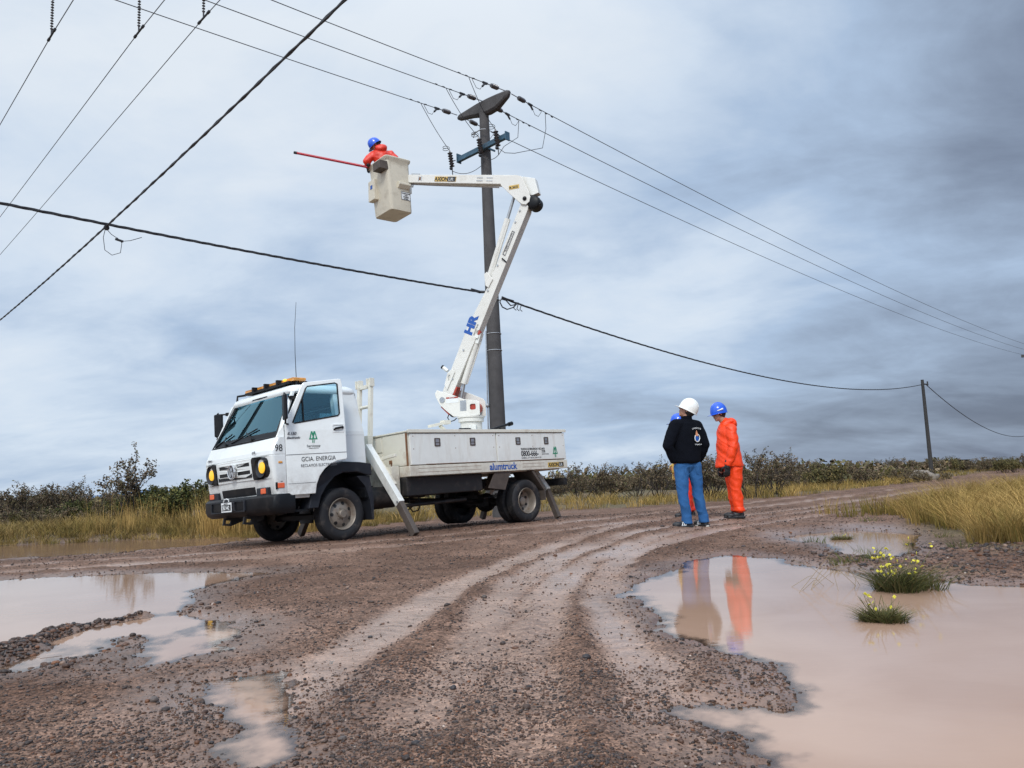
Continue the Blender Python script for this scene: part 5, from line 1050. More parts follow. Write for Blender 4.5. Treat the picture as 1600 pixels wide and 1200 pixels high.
# bundled service cable along the road
def twist(name, pts, r, rt, pitch, label, cat, m_=wirem):
    bm = bmesh.new(); n = len(pts); L_ = [0]
    for a_, b_ in zip(pts, pts[1:]): L_.append(L_[-1] + (b_ - a_).length)
    for k in range(3):
        q = []
        for i, p in enumerate(pts):
            d = (pts[min(i + 1, n - 1)] - pts[max(i - 1, 0)]).normalized(); s = d.cross(up).normalized(); u = s.cross(d); a = L_[i] / pitch * 2 * PI + k * 2 * PI / 3
            q.append(p + (s * math.cos(a) + u * math.sin(a)) * rt)
        tube(bm, q, r, 5)
    o_ = obj(name, bm, m_, None, smooth=True); tag(o_, label, cat); return o_
CA = Vector((-0.66, 19.95, 5.73)); CB = Vector((-0.17, 19.95, 5.56)); C2 = Vector((28.95, 55.0, 6.50)); C0 = Vector((-13.6, 5.6, 5.55))
mid = Vector((-6.95, 13.08, 5.42))
cpts = sag(CA, C0, 0.16, 150)
twist('service_cable', cpts, 0.0155, 0.013, 0.9, 'thick black twisted cable running from the near pole to the left edge', 'cable')
twist('service_cable', sag(CB, C2, 1.15, 220), 0.016, 0.014, 1.4, 'thick black twisted cable sagging from the near pole to the distant wooden pole', 'cable')
bm = bmesh.new(); tube(bm, [(-0.95, 19.7, 5.76), (-0.75, 19.9, 5.735), (-0.55, 19.86, 5.72)], [0.035, 0.04, 0.03], 8); po('cable_clamp', bm, wirem)
bm = bmesh.new(); cv = lambda dx_, dz_: Vector((-0.17 + dx_, 19.95 + dx_, 5.56 + dz_))
tube(bm, [cv(0, 0.03), cv(0.12, 0.0), cv(0.30, -0.02)], 0.022, 6)
tube(bm, [cv(0.42, -0.04), cv(0.28, -0.2), cv(0.12, -0.28), cv(0.0, -0.24), cv(-0.06, -0.12), cv(-0.02, -0.03), cv(0.1, -0.04), cv(0.22, -0.16), cv(0.36, -0.1)], 0.017, 6)
for k in range(3): tube(bm, [cv(0.34 + k * 0.08, -0.06 - k * 0.02), cv(0.30 + k * 0.08, -0.22), cv(0.36 + k * 0.08, -0.26)], 0.012, 5)
po('cable_tails', bm, wirem)
KD = Vector((-0.683, 0.73, 0)); KA = mid - KD * 16 + Vector((0, 0, 0.55)); KB = mid + KD * 32 + Vector((0, 0, 0.9))
def par(p0, pm, p1, n=120):
    o_ = []
    for i in range(n + 1):
        t = i / n; p = p0.lerp(p1, t); tm = (pm - p0).length / (p1 - p0).length; zl = p0.z + (p1.z - p0.z) * tm; k = (pm.z - zl) / (tm * (1 - tm)); p.z += k * t * (1 - t); o_.append(p)
    return o_
twist('service_cable', par(KA, mid + Vector((0, 0, 0.03)), KB), 0.0125, 0.010, 0.7, 'thick black cable crossing overhead from the lower left to the top edge', 'cable')
bm = bmesh.new(); m_ = mid; ld2 = (CA - C0).normalized()
tube(bm, [m_ + Vector((0, 0, 0.02)), m_ + ld2 * 0.10 + Vector((0, 0, -0.08)), m_ + ld2 * 0.28 + Vector((0, 0, -0.17)), m_ + ld2 * 0.42 + Vector((0, 0, -0.13)), m_ + ld2 * 0.62 + Vector((0, 0, -0.03))], 0.006, 5)
tube(bm, [m_ + Vector((0, 0, 0)), m_ + ld2 * -0.03 + Vector((0, 0, -0.16)), m_ + ld2 * 0.0 + Vector((0, 0, -0.38)), m_ + ld2 * 0.12 + Vector((0, 0, -0.45)), m_ + ld2 * 0.26 + Vector((0, 0, -0.38)), m_ + ld2 * 0.28 + Vector((0, 0, -0.2)), m_ + ld2 * 0.2 + Vector((0, 0, -0.12))], 0.006, 5)
ball(bm, m_ + Vector((0.02, 0, 0.02)), 0.05, 8); cyl(bm, m_ + ld2 * 0.17 + Vector((0, 0, -0.15)), m_ + ld2 * 0.30 + Vector((0, 0, -0.17)), 0.022, seg=8); tag(obj('cable_tie', bm, wirem, None), 'clamp and hanging wire loop where the two thick cables cross', 'cable clamp')
# high voltage wires with hanging insulator strings
for k, (x, y, lab) in enumerate(((-10.85, 17.71, 'outermost left'), (-8.73, 17.72, 'middle'), (-6.97, 17.26, 'right hand'))):
    c_ = Vector((x, y, 12.0)); d = Vector((-0.69, 0.724, 0)).normalized()
    wire('high_voltage_line', [c_ + d * s + Vector((0, 0, -0.02 * abs(s) + 0.0003 * s * s)) for s in np.linspace(-20, 70, 60)], 0.011, wiremet, 'thin high wire in the upper left corner, the %s of three with hanging insulators' % lab, 'power line')
    st_ = empty('insulator_string', (x, y, 12.0)); tag(st_, 'ribbed insulator string hanging at the top edge over the %s high wire' % lab, 'insulator')
    bm = bmesh.new(); lathe(bm, [(0.12, 0.012)] + [q for j in range(24) for q in ((0.16 + j * 0.07, 0.038), (0.170 + j * 0.07, 0.038), (0.178 + j * 0.07, 0.012), (0.225 + j * 0.07, 0.012))] + [(1.9, 0.012)], (0, 0, 0), (0, 0, 1), 12); obj('insulator', bm, insul, st_, smooth=True)
    bm = bmesh.new(); cyl(bm, d * -0.26, d * 0.26, 0.024, seg=8); cyl(bm, (0, 0, 0.0), (0, 0, 0.14), 0.02, seg=8); cyl(bm, d * -0.34, d * -0.24, 0.034, seg=8); cyl(bm, d * 0.20, d * 0.30, 0.034, seg=8); obj('clamp', bm, wirem, st_)
hp = empty('pylon_pole', (-14.6, 18.3, 0)); tag(hp, 'tall concrete pole and long arm carrying the high wires beyond the upper left corner', 'pole')
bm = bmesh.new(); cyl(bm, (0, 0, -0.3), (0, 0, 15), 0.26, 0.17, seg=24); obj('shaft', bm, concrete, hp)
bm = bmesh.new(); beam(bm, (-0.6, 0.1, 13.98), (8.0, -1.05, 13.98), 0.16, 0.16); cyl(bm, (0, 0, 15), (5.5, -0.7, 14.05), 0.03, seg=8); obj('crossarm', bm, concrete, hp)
# distant wooden pole, the next line pole, and cable beyond
WZ = gz(29.0, 55.0)
wp = empty('wooden_pole', (29.03, 55.0, WZ)); tag(wp, 'dark wooden pole standing alone in the distance on the right', 'pole')
bm = bmesh.new(); cyl(bm, (0, 0, -0.3), (0.03, 0, 6.85 - WZ), 0.145, 0.10, seg=14); obj('shaft', bm, wood, wp, smooth=True)
bm = bmesh.new(); cyl(bm, (0.1, 0, 6.55 - WZ), (0.42, 0, 6.5 - WZ), 0.05, seg=8); cyl(bm, (0.38, 0, 6.42 - WZ), (0.38, 0, 6.72 - WZ), 0.05, seg=8); obj('bracket', bm, wirem, wp)
twist('service_cable', sag(Vector((29.3, 55.0, 6.5)), Vector((74, 107, 7.0)), 3.3, 160), 0.018, 0.016, 1.6, 'dark cable sagging from the distant wooden pole to the right edge', 'cable')
np_ = empty('power_pole', (50.2, 73.8, FZ)); tag(np_, 'farthest line pole at the right edge whose crossarm tip just shows', 'pole')
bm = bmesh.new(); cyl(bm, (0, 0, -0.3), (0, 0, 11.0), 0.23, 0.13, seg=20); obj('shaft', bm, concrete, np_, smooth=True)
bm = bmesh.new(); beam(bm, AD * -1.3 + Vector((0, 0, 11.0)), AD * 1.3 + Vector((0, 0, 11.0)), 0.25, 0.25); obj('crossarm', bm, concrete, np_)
# ------------------------------------------------------------------ people
def eval_mesh(bm, voxel, smooth, name, subd=0):
    bmesh.ops.recalc_face_normals(bm, faces=bm.faces); me = bpy.data.meshes.new(name); bm.to_mesh(me); bm.free()
    o_ = bpy.data.objects.new(name, me); S.collection.objects.link(o_)
    r_ = o_.modifiers.new('r', 'REMESH'); r_.mode = 'VOXEL'; r_.voxel_size = voxel
    if smooth: s_ = o_.modifiers.new('s', 'SMOOTH'); s_.iterations = smooth; s_.factor = 0.5
    dg = bpy.context.evaluated_depsgraph_get(); out = bpy.data.meshes.new_from_object(o_.evaluated_get(dg)); bpy.data.objects.remove(o_); bpy.data.meshes.remove(me); out.name = name
    return out
def folds(me, amp, freq, seed, stretch=(1, 1, 1)):
    n = len(me.vertices); co = np.empty(n * 3); me.vertices.foreach_get('co', co); co = co.reshape(-1, 3); no = np.empty(n * 3); me.vertices.foreach_get('normal', no); no = no.reshape(-1, 3)
    a = fbm((co[:, 0] * 0.8 + co[:, 2] * 0.55 * stretch[2]) * freq, (co[:, 1] * 0.8 - co[:, 2] * 0.8 * stretch[2] + co[:, 0] * 0.3) * freq, seed, 3)
    rdg = 1 - np.abs(a - 0.5) * 4
    co += no * (rdg[:, None] - 0.4) * amp; me.vertices.foreach_set('co', co.ravel()); me.update()
def cone(bm, a, b, ra, rb, seg=14, fl=1.0, side=None):
    a = Vector(a); b = Vector(b); ball(bm, a, ra, 12); ball(bm, b, rb, 12); cyl(bm, a, b, ra, rb, seg)
def chain(bm, pts):
    for (a, ra), (b, rb) in zip(pts, pts[1:]): cone(bm, a, b, ra, rb)
def finish(me, name, m_, parent):
    for p in me.polygons: p.use_smooth = True
    me.materials.clear(); return link_mesh(name, me, m_, parent)
def frame(F, pitch=0.0):
    f = Vector((F[0], F[1], 0)).normalized(); s = up.cross(f).normalized()      # s points to the person's left
    f2 = (f * math.cos(pitch) + up * math.sin(pitch)).normalized(); u2 = f2.cross(s).normalized() * 1
    if u2.z < 0: u2 = -u2
    return f2, s, u2
def hand(bm, wrist, d, palm_n, sidev, curl=0.5, sc=1.0):
    d = Vector(d).normalized(); n_ = Vector(palm_n).normalized(); sd_ = Vector(sidev).normalized(); w = Vector(wrist)
    rot_ = Matrix((sd_, n_, d)).transposed()
    ball(bm, w + d * 0.045 * sc, (0.042 * sc, 0.018 * sc, 0.052 * sc), 12, rot_)
    for k, (o_, l_) in enumerate(((-0.030, 0.070), (-0.010, 0.080), (0.010, 0.076), (0.030, 0.060))):
        b0 = w + d * 0.085 * sc + sd_ * o_ * sc; d1 = (d + n_ * curl * 0.6).normalized(); d2 = (d + n_ * curl * 1.8).normalized()
        b1_ = b0 + d1 * l_ * 0.5 * sc; b2_ = b1_ + d2 * l_ * 0.5 * sc; cone(bm, b0, b1_, 0.0105 * sc, 0.0095 * sc, 8); cone(bm, b1_, b2_, 0.0095 * sc, 0.008 * sc, 8)
    t0 = w + d * 0.02 * sc - sd_ * 0.035 * sc; t1 = t0 + (d * 0.6 - sd_ * 0.7 + n_ * 0.3).normalized() * 0.04 * sc; t2 = t1 + (d * 0.9 - sd_ * 0.1 + n_ * 0.5).normalized() * 0.032 * sc
    cone(bm, t0, t1, 0.0135 * sc, 0.011 * sc, 8); cone(bm, t1, t2, 0.011 * sc, 0.0085 * sc, 8)
def head(bm, c_, f, s, u):
    c_ = Vector(c_); q = Matrix((s, f, u)).transposed()
    ball(bm, c_ + u * 0.035 - f * 0.012, (0.076, 0.096, 0.088), 18, q); ball(bm, c_ - u * 0.035 + f * 0.022, (0.060, 0.070, 0.078), 14, q)
    ball(bm, c_ - u * 0.092 + f * 0.050, (0.032, 0.030, 0.026), 10, q); ball(bm, c_ - u * 0.065 + f * 0.02, (0.055, 0.06, 0.04), 10, q)
    chain(bm, [(c_ + u * 0.022 + f * 0.088, 0.011), (c_ - u * 0.012 + f * 0.108, 0.014)]); ball(bm, c_ - u * 0.018 + f * 0.100, (0.018, 0.014, 0.012), 8, q)
    ball(bm, c_ + u * 0.035 + f * 0.078, (0.055, 0.016, 0.012), 10, q); ball(bm, c_ - u * 0.048 + f * 0.086, (0.026, 0.012, 0.008), 8, q); ball(bm, c_ - u * 0.060 + f * 0.083, (0.022, 0.012, 0.008), 8, q)
    for k in (1, -1): ball(bm, c_ + s * 0.078 * k - f * 0.008, (0.010, 0.020, 0.032), 8, q); ball(bm, c_ + s * 0.042 * k - u * 0.015 + f * 0.062, (0.022, 0.018, 0.018), 8, q)
def helmet(par, c_, f, s, u, m_, vis=0.055, lampm=None, ridge=False):
    q = Matrix((s, f, u)).transposed(); bm = bmesh.new(); c_ = Vector(c_); rings = []; nsg = 28
    prof = [(-0.028, 1.0), (-0.01, 1.0), (0.03, 0.985), (0.07, 0.90), (0.105, 0.72), (0.128, 0.48), (0.138, 0.22)]
    for h, k in prof:
        rings.append([bm.verts.new(c_ + q @ Vector((0.112 * k * math.cos(a), 0.136 * k * math.sin(a), h))) for a in np.linspace(0, 2 * PI, nsg + 1)[:-1]])
    for A_, B_ in zip(rings, rings[1:]):
        for i in range(nsg): bm.faces.new((A_[i], A_[(i + 1) % nsg], B_[(i + 1) % nsg], B_[i]))
    tp_ = bm.verts.new(c_ + u * 0.140)
    for i in range(nsg): bm.faces.new((rings[-1][i], rings[-1][(i + 1) % nsg], tp_))
    br = []
    for i, a in enumerate(np.linspace(0, 2 * PI, nsg + 1)[:-1]):
        e = 0.012 + vis * max(0, math.sin(a)) ** 2.5; br.append(bm.verts.new(c_ + q @ Vector(((0.114 + e * 0.8) * math.cos(a), (0.136 + e) * math.sin(a), -0.034 - 0.25 * max(0, e - 0.012)))))
    for i in range(nsg): bm.faces.new((rings[0][i], br[i], br[(i + 1) % nsg], rings[0][(i + 1) % nsg]))
    solid(bm, 0.004)
    h_ = obj('helmet', bm, m_, par, smooth=True)
    bm = bmesh.new(); tube(bm, [c_ + q @ Vector((0, 0.125 * math.sin(a), 0.02 + 0.122 * math.cos(a))) for a in np.linspace(-1.1, 1.1, 12)], 0.010, 6)
    obj('helmet_ridge', bm, m_, h_, smooth=True)
    if lampm:
        bm = bmesh.new()
        for k in (1, -1): tube(bm, [c_ + q @ Vector((k * 0.108, 0.06, 0.012)), c_ + q @ Vector((k * 0.118, 0.01, 0.020)), c_ + q @ Vector((k * 0.117, -0.03, 0.028))], [0.006, 0.010, 0.016], 8)
        obj('helmet_clip', bm, lampm, h_, smooth=True)
    return h_
def shoe(bm, ank, d, sz=1.0):
    a = Vector(ank); d = Vector((d[0], d[1], 0)).normalized(); s_ = up.cross(d); q = Matrix((s_, d, up)).transposed(); g = a.z
    ball(bm, a + d * 0.125 + up * (-g * 0 - 0.052), (0.048, 0.085, 0.040), 12, q); ball(bm, a + d * 0.03 - up * 0.045, (0.044, 0.09, 0.050), 12, q); ball(bm, a - d * 0.035 - up * 0.045, (0.040, 0.045, 0.050), 12, q); cone(bm, a + d * 0.0, a - up * 0.03, 0.045, 0.045)
    box(bm, a + d * 0.055 - up * 0.082, (0.088, 0.27, 0.026), q)
def sole(bm, ank, d):
    a = Vector(ank); d = Vector((d[0], d[1], 0)).normalized(); s_ = up.cross(d); P_ = []
    for u_, v_ in ((-0.095, 0.0), (-0.075, 0.036), (0.02, 0.036), (0.11, 0.048), (0.18, 0.038), (0.205, 0.0), (0.18, -0.038), (0.11, -0.048), (0.02, -0.036), (-0.075, -0.036)): P_.append((u_, v_))
    plate(bm, P_, [], lambda x, y: a + d * x + s_ * y - up * 0.098, (0, 0, 0.018))
def person(root, label, F, J, hf, cloth, helm, group=None, hoodd=False):
    """J: joints relative to the root (dx, dy, dz)"""
    rz_ = Vector(root); f, s, u = frame(F); hf_, hs_, hu_ = frame(hf[0], hf[1]); V_ = {k: Vector(v) for k, v in J.items()}
    bm = bmesh.new(); hc = V_['head']; chest = V_['chest']; pel = V_['pelvis']; qt = Matrix((s, f, up)).transposed()
    head(bm, hc, hf_, hs_, hu_); chain(bm, [(hc - hu_ * 0.06 - hf_ * 0.02, 0.058), (V_['neck'], 0.062)])
    ball(bm, chest, (0.165, 0.105, 0.19), 16, qt); ball(bm, pel, (0.155, 0.105, 0.14), 16, qt); cone(bm, chest, pel, 0.10, 0.10); chain(bm, [(V_['neck'], 0.06), (chest, 0.10)])
    for k, sg in (('l', 1), ('r', -1)):
        chain(bm, [(V_['neck'] - up * 0.05, 0.055), (V_[k + 'sh'], 0.055), (V_[k + 'el'], 0.040), (V_[k + 'wr'], 0.028)])
        hd = V_.get(k + 'hd', (V_[k + 'wr'] - V_[k + 'el']))
        hand(bm, V_[k + 'wr'], hd, V_.get(k + 'pn', -s * sg), V_.get(k + 'hs', f * -1 if False else Vector(hd).cross(-s * sg)), 0.6, 0.78 if cloth.get('glove') else 1.0)
        chain(bm, [(V_[k + 'hip'], 0.085), (V_[k + 'kn'], 0.056), (V_[k + 'kn'].lerp(V_[k + 'an'], 0.35), 0.056), (V_[k + 'an'], 0.036)]); fd = V_[k + 'ft']; ball(bm, V_[k + 'an'] + Vector((fd.x, fd.y, 0)).normalized() * 0.07 - up * 0.05, (0.035, 0.09, 0.03), 10, Matrix((up.cross(Vector((fd.x, fd.y, 0)).normalized()), Vector((fd.x, fd.y, 0)).normalized(), up)).transposed())
    me = eval_mesh(bm, 0.0065, 2, 'person'); b_ = finish(me, 'person', skin, None); b_.location = rz_; tag(b_, label, 'person', group)
    # trousers
    bm = bmesh.new(); tr = cloth['legs']; ball(bm, pel, (0.172 * tr, 0.122 * tr, 0.15), 16, qt)
    for k in 'lr':
        kn = V_[k + 'kn']; an = V_[k + 'an']; chain(bm, [(V_[k + 'hip'], 0.108 * tr), (V_[k + 'hip'].lerp(kn, 0.5), 0.094 * tr), (kn, 0.076 * tr), (kn.lerp(an, 0.5), 0.076 * tr), (an + up * 0.05, 0.070 * tr)])
        cyl(bm, an + up * 0.06, an + up * cloth.get('cuff', -0.02), 0.076 * tr, 0.080 * tr, 18)
    me = eval_mesh(bm, 0.009, 3, 'trousers'); folds(me, cloth.get('fold', 0.008), 5, 5, (1, 1, 0.9)); tro = finish(me, 'trousers', cloth['tm'], b_)
    # jacket
    bm = bmesh.new(); jk = cloth['top']; w0, w1 = cloth['hemw']; ns_ = 24; rings = []; hem = V_['hem']
    if 'torso' in cloth: prof = cloth['torso']
    for t, rx, ry in cloth['torso']:
        c_ = hem.lerp(V_['neck'], t); rings.append([bm.verts.new(c_ + s * rx * math.cos(a) + f * ry * math.sin(a)) for a in np.linspace(0, 2 * PI, ns_ + 1)[:-1]])
    for A_, B_ in zip(rings, rings[1:]):
        for i in range(ns_): bm.faces.new((A_[i], A_[(i + 1) % ns_], B_[(i + 1) % ns_], B_[i]))
    bm.faces.new(rings[0][::-1]); bm.faces.new(rings[-1])
    for k in 'lr':
        sh = V_[k + 'sh']; el = V_[k + 'el']; wr = V_[k + 'wr']; ra = cloth['arm']
        chain(bm, [(V_['neck'].lerp(sh, 0.45) - up * 0.03, 0.075), (sh - up * 0.005, 0.084 * ra), (sh.lerp(el, 0.5), 0.078 * ra), (el, 0.066 * ra), (el.lerp(wr, 0.5), 0.060 * ra), (el.lerp(wr, 0.9), 0.052 * ra)])
    if hoodd:
        hb = V_['neck'] - f * 0.075 + up * 0.035
        ball(bm, hb, (0.125, 0.080, 0.055), 16, qt); ball(bm, hb - up * 0.035 - f * 0.035, (0.115, 0.065, 0.075), 14, qt); chain(bm, [(V_['neck'] + s * 0.07 + f * 0.02, 0.045), (hb + s * 0.06, 0.05)]); chain(bm, [(V_['neck'] - s * 0.07 + f * 0.02, 0.045), (hb - s * 0.06, 0.05)])
        cone(bm, V_['neck'] + up * 0.03, V_['neck'] - up * 0.06, 0.075, 0.10)
    else: cyl(bm, V_['neck'] - up * 0.04, V_['neck'] + up * 0.045 + hf_ * 0.0, 0.082, 0.076, 20)
    me = eval_mesh(bm, 0.009, 3, 'jacket'); folds(me, cloth.get('jfold', 0.008), 4.2, 15, (1, 1, 1.2)); jko = finish(me, 'jacket', cloth['jm'], b_)
    # shoes, hair, gloves
    for k in 'lr':
        bm = bmesh.new(); shoe(bm, V_[k + 'an'], V_[k + 'ft']); me = eval_mesh(bm, 0.006, 2, 'shoe'); so = finish(me, 'shoe', bootm, b_)
        bm = bmesh.new(); sole(bm, V_[k + 'an'], V_[k + 'ft']); obj('sole', bm, cloth.get('sole', bootm), so)
        if cloth.get('stripe'):
            bm = bmesh.new(); d = Vector(J[k + 'ft']).normalized(); s2 = up.cross(d)
            for o_ in (0.035, 0.06, 0.085): beam(bm, V_[k + 'an'] + d * o_ + s2 * 0.046 - up * 0.07, V_[k + 'an'] + d * (o_ - 0.02) + s2 * 0.036 - up * 0.02, 0.008, 0.01, d)
            obj('stripe', bm, palept, so)
        if cloth.get('glove'):
            bm = bmesh.new(); hd = V_.get(k + 'hd', (V_[k + 'wr'] - V_[k + 'el'])).normalized(); hand(bm, V_[k + 'wr'] - hd * 0.0, hd, V_.get(k + 'pn', -s * (1 if k == 'l' else -1)), hd.cross(-s * (1 if k == 'l' else -1)), 0.7, 1.22)
            cone(bm, V_[k + 'wr'] - hd * 0.06, V_[k + 'wr'] + hd * 0.03, 0.046, 0.040); me = eval_mesh(bm, 0.006, 1, 'glove'); finish(me, 'glove', cloth['glove'], b_)
    bm = bmesh.new(); q = Matrix((hs_, hf_, hu_)).transposed(); ball(bm, hc - hf_ * 0.035 + hu_ * 0.005, (0.083, 0.083, 0.085), 16, q); ball(bm, hc - hf_ * 0.045 - hu_ * 0.055, (0.062, 0.050, 0.040), 12, q); me = eval_mesh(bm, 0.007, 2, 'hair'); finish(me, 'hair', hairm, b_)
    hc2 = hc + hu_ * 0.035 - hf_ * 0.008
    helmet(b_, hc2, hf_, hs_, hu_, helm[0], helm[1], helm[2] if len(helm) > 2 else None)
    return b_, jko
def gl(x, y): return gz(x, y)
# man in the dark fleece, seen from behind, looking up
r1 = Vector((2.41, 11.0, gl(2.41, 11.0) - 0.0))
J1 = dict(head=(0.045, 0.00, 1.625), neck=(0.03, 0.01, 1.50), chest=(0.02, 0.01, 1.27), pelvis=(0.0, 0.0, 0.90), hem=(0.0, 0.0, 0.88),
          lsh=(-0.155, -0.09, 1.415), lel=(-0.285, -0.14, 1.13), lwr=(-0.20, -0.07, 0.915), lhd=(0.7, 0.2, -0.55), rsh=(0.19, 0.09, 1.40), rel=(0.275, 0.05, 1.13), rwr=(0.20, 0.15, 0.92), rhd=(-0.5, 0.5, -0.6),
          lhip=(-0.095, -0.02, 0.84), lkn=(-0.10, -0.05, 0.46), lan=(-0.075, -0.06, 0.10), lft=(-1, -0.1, 0), rhip=(0.10, 0.03, 0.84), rkn=(0.12, 0.03, 0.46), ran=(0.185, 0.05, 0.10), rft=(-0.45, 0.9, 0))
c1_ = dict(legs=0.93, tm=denim, top=1, jm=navy, hemw=(0, 0), arm=1.08, cuff=-0.045, sole=solem, stripe=True, fold=0.018, jfold=0.010,
           torso=[(0.0, 0.185, 0.135), (0.05, 0.205, 0.150), (0.25, 0.215, 0.150), (0.55, 0.222, 0.145), (0.78, 0.220, 0.135), (0.90, 0.170, 0.115), (0.98, 0.085, 0.085)])
m1, j1 = person(r1, 'man seen from behind in black fleece, blue jeans and white hard hat looking up', (-0.42, 0.90), J1, ((-0.95, 0.30), R(30)), c1_, (helmw, 0.045))
F1, S1, U1 = frame((-0.42, 0.90)); bk_c = Vector((0.02, 0.01, 0)) - F1 * 0.158 - S1 * 0.0
def onback(x, z): return Vector((0.055, 0.0, 0)) - F1 * (0.160 - 0.9 * x * x) - S1 * x + Vector((0, 0, z))
bm = bmesh.new()
plate(bm, [(0.0, 1.335), (-0.018, 1.27), (-0.012, 1.255), (0.012, 1.25), (0.03, 1.262)], [], lambda x, z: onback(x, z), -F1 * 0.004); lg = obj('emblem', bm, mat('emblem_orange', (0.62, 0.28, 0.15), 0.7), j1)
bm = bmesh.new(); tube(bm, [onback(x, z) - F1 * 0.003 for x, z in ((-0.022, 1.262), (-0.034, 1.225), (-0.028, 1.19), (0.0, 1.17), (0.032, 1.185), (0.05, 1.22), (0.045, 1.255), (0.02, 1.275))], 0.006, 6); obj('emblem', bm, palept, j1)
bm = bmesh.new(); plate(bm, [(-0.020, 1.25), (-0.026, 1.21), (0.0, 1.18), (0.028, 1.195), (0.038, 1.225), (0.02, 1.252)], [], lambda x, z: onback(x, z), -F1 * 0.003); obj('emblem', bm, bluept, j1)
for k, ch in enumerate('SERVICIOS'):
    x = (k - 4) * 0.017; text_mesh('lettering', ch, 0.030, onback(x, 1.352 - 2.2 * x * x) - F1 * 0.002, -S1, UZ, palept, j1)
for k, ch in enumerate('ENERGIA'):
    x = (k - 3) * 0.016; text_mesh('lettering', ch, 0.026, onback(x + 0.012, 1.125 + 1.5 * x * x) - F1 * 0.002, -S1, UZ, palept, j1)
bm = bmesh.new()
def onseat(x, z): return Vector((0.0, 0.0, 0)) - F1 * (0.128 - 1.6 * x * x) - S1 * x + Vector((0, 0, z))
for a in (0.045, -0.135): tube(bm, [onseat(a, 0.845), onseat(a, 0.75), onseat(a + 0.045, 0.725), onseat(a + 0.09, 0.75), onseat(a + 0.09, 0.845)], 0.003, 4)
obj('pocket', bm, denim, [c for c in m1.children if c.name.startswith('trousers')][0])
# man in orange rainwear
r2 = Vector((3.40, 12.4, gl(3.40, 12.4)))
J2 = dict(head=(-0.135, 0.0, 1.645), neck=(-0.04, 0.0, 1.475), chest=(-0.005, 0.0, 1.25), pelvis=(0.03, 0.0, 0.89), hem=(-0.015, 0.0, 0.80),
          lsh=(0.0, -0.17, 1.375), lel=(0.00, -0.225, 1.09), lwr=(-0.11, -0.215, 0.82), lhd=(-0.12, 0, -1), rsh=(0.0, 0.17, 1.375), rel=(0.0, 0.23, 1.09), rwr=(-0.10, 0.215, 0.82), rhd=(-0.12, 0, -1),
          lhip=(0.03, -0.085, 0.83), lkn=(0.03, -0.09, 0.46), lan=(0.05, -0.09, 0.10), lft=(-1, -0.05, 0), rhip=(0.03, 0.085, 0.83), rkn=(0.025, 0.09, 0.46), ran=(0.06, 0.09, 0.10), rft=(-1, 0.1, 0))
c2_ = dict(legs=1.12, tm=orangecloth, top=1, jm=orangecloth, hemw=(0, 0), arm=1.12, cuff=0.01, glove=bootm, fold=0.020, jfold=0.020,
           torso=[(0.0, 0.235, 0.215), (0.04, 0.238, 0.215), (0.3, 0.225, 0.185), (0.6, 0.215, 0.160), (0.82, 0.215, 0.140), (0.93, 0.160, 0.110), (1.0, 0.09, 0.09)])
m2, j2 = person(r2, 'man in bright orange rain suit and blue hard hat standing furthest right', (-1, 0.04), J2, ((-1.0, -0.12), R(-8)), c2_, (helmb, 0.050, palept), hoodd=True)
# third man, mostly hidden
r3 = Vector((2.885, 13.5, gl(2.83, 13.5) - 0.03))
J3 = dict(J2); J3.update(head=(-0.05, 0, 1.60), neck=(0.0, 0, 1.44), ran=(0.10, 0.12, 0.10), lan=(-0.02, -0.1, 0.10)); c3_ = dict(c2_); c3_.update(tm=redcloth, jm=redcloth, torso=[(a, b * 0.86, c * 0.86) for a, b, c in c2_['torso']], glove=yellowpt)
J3.update(lwr=(-0.18, -0.20, 0.92), lel=(-0.08, -0.22, 1.12))
m3, j3 = person(r3, 'man in red rain suit and blue hard hat mostly hidden behind the man in black', (-1, 0.2), J3, ((-1, 0.1), R(5)), c3_, (helmb, 0.055), hoodd=True)
# man in the bucket
r4 = Vector((-2.30, 15.46, 6.38))
J4 = dict(head=(-0.335, -0.02, 1.435), neck=(-0.235, -0.0, 1.34), chest=(-0.17, 0.0, 1.12), pelvis=(0.0, 0.0, 0.82), hem=(-0.07, 0, 0.74),
          rsh=(-0.03, 0.06, 1.25), rel=(0.11, 0.02, 1.07), rwr=(-0.02, 0.20, 1.00), rhd=(-1, 0.4, -0.1), lsh=(-0.40, -0.04, 1.22), lel=(-0.51, -0.08, 1.06), lwr=(-0.50, -0.02, 0.99), lhd=(-0.3, 1, -0.3),
          lhip=(0.0, -0.08, 0.80), lkn=(-0.06, -0.08, 0.45), lan=(0.02, -0.09, 0.10), lft=(-1, 0, 0), rhip=(0.0, 0.08, 0.80), rkn=(-0.04, 0.08, 0.45), ran=(0.05, 0.09, 0.10), rft=(-1, 0.1, 0))
c4_ = dict(c2_); c4_.update(tm=redcloth, jm=redcloth, arm=1.1, torso=[(0.0, 0.22, 0.18), (0.3, 0.215, 0.165), (0.6, 0.22, 0.155), (0.82, 0.21, 0.140), (0.93, 0.160, 0.110), (1.0, 0.09, 0.09)])
m4, j4 = person(r4, 'worker in red rain jacket and blue hard hat leaning out of the raised bucket', (-0.30, 0.95), J4, ((-0.95, -0.1), R(-38)), c4_, (helmb, 0.045), hoodd=True)
bm = bmesh.new(); a = Vector((-4.28, 15.45, 7.73)); b = Vector((-2.80, 15.40, 7.34)); cyl(bm, a, b, 0.026, seg=12); stk = obj('red_pole', bm, redpole, None, smooth=True); tag(stk, 'long red fibreglass pole held out from the raised bucket', 'pole')
bm = bmesh.new(); d = (b - a).normalized(); cyl(bm, a - d * 0.05, a + d * 0.02, 0.029, seg=12); obj('end_cap', bm, black, stk)
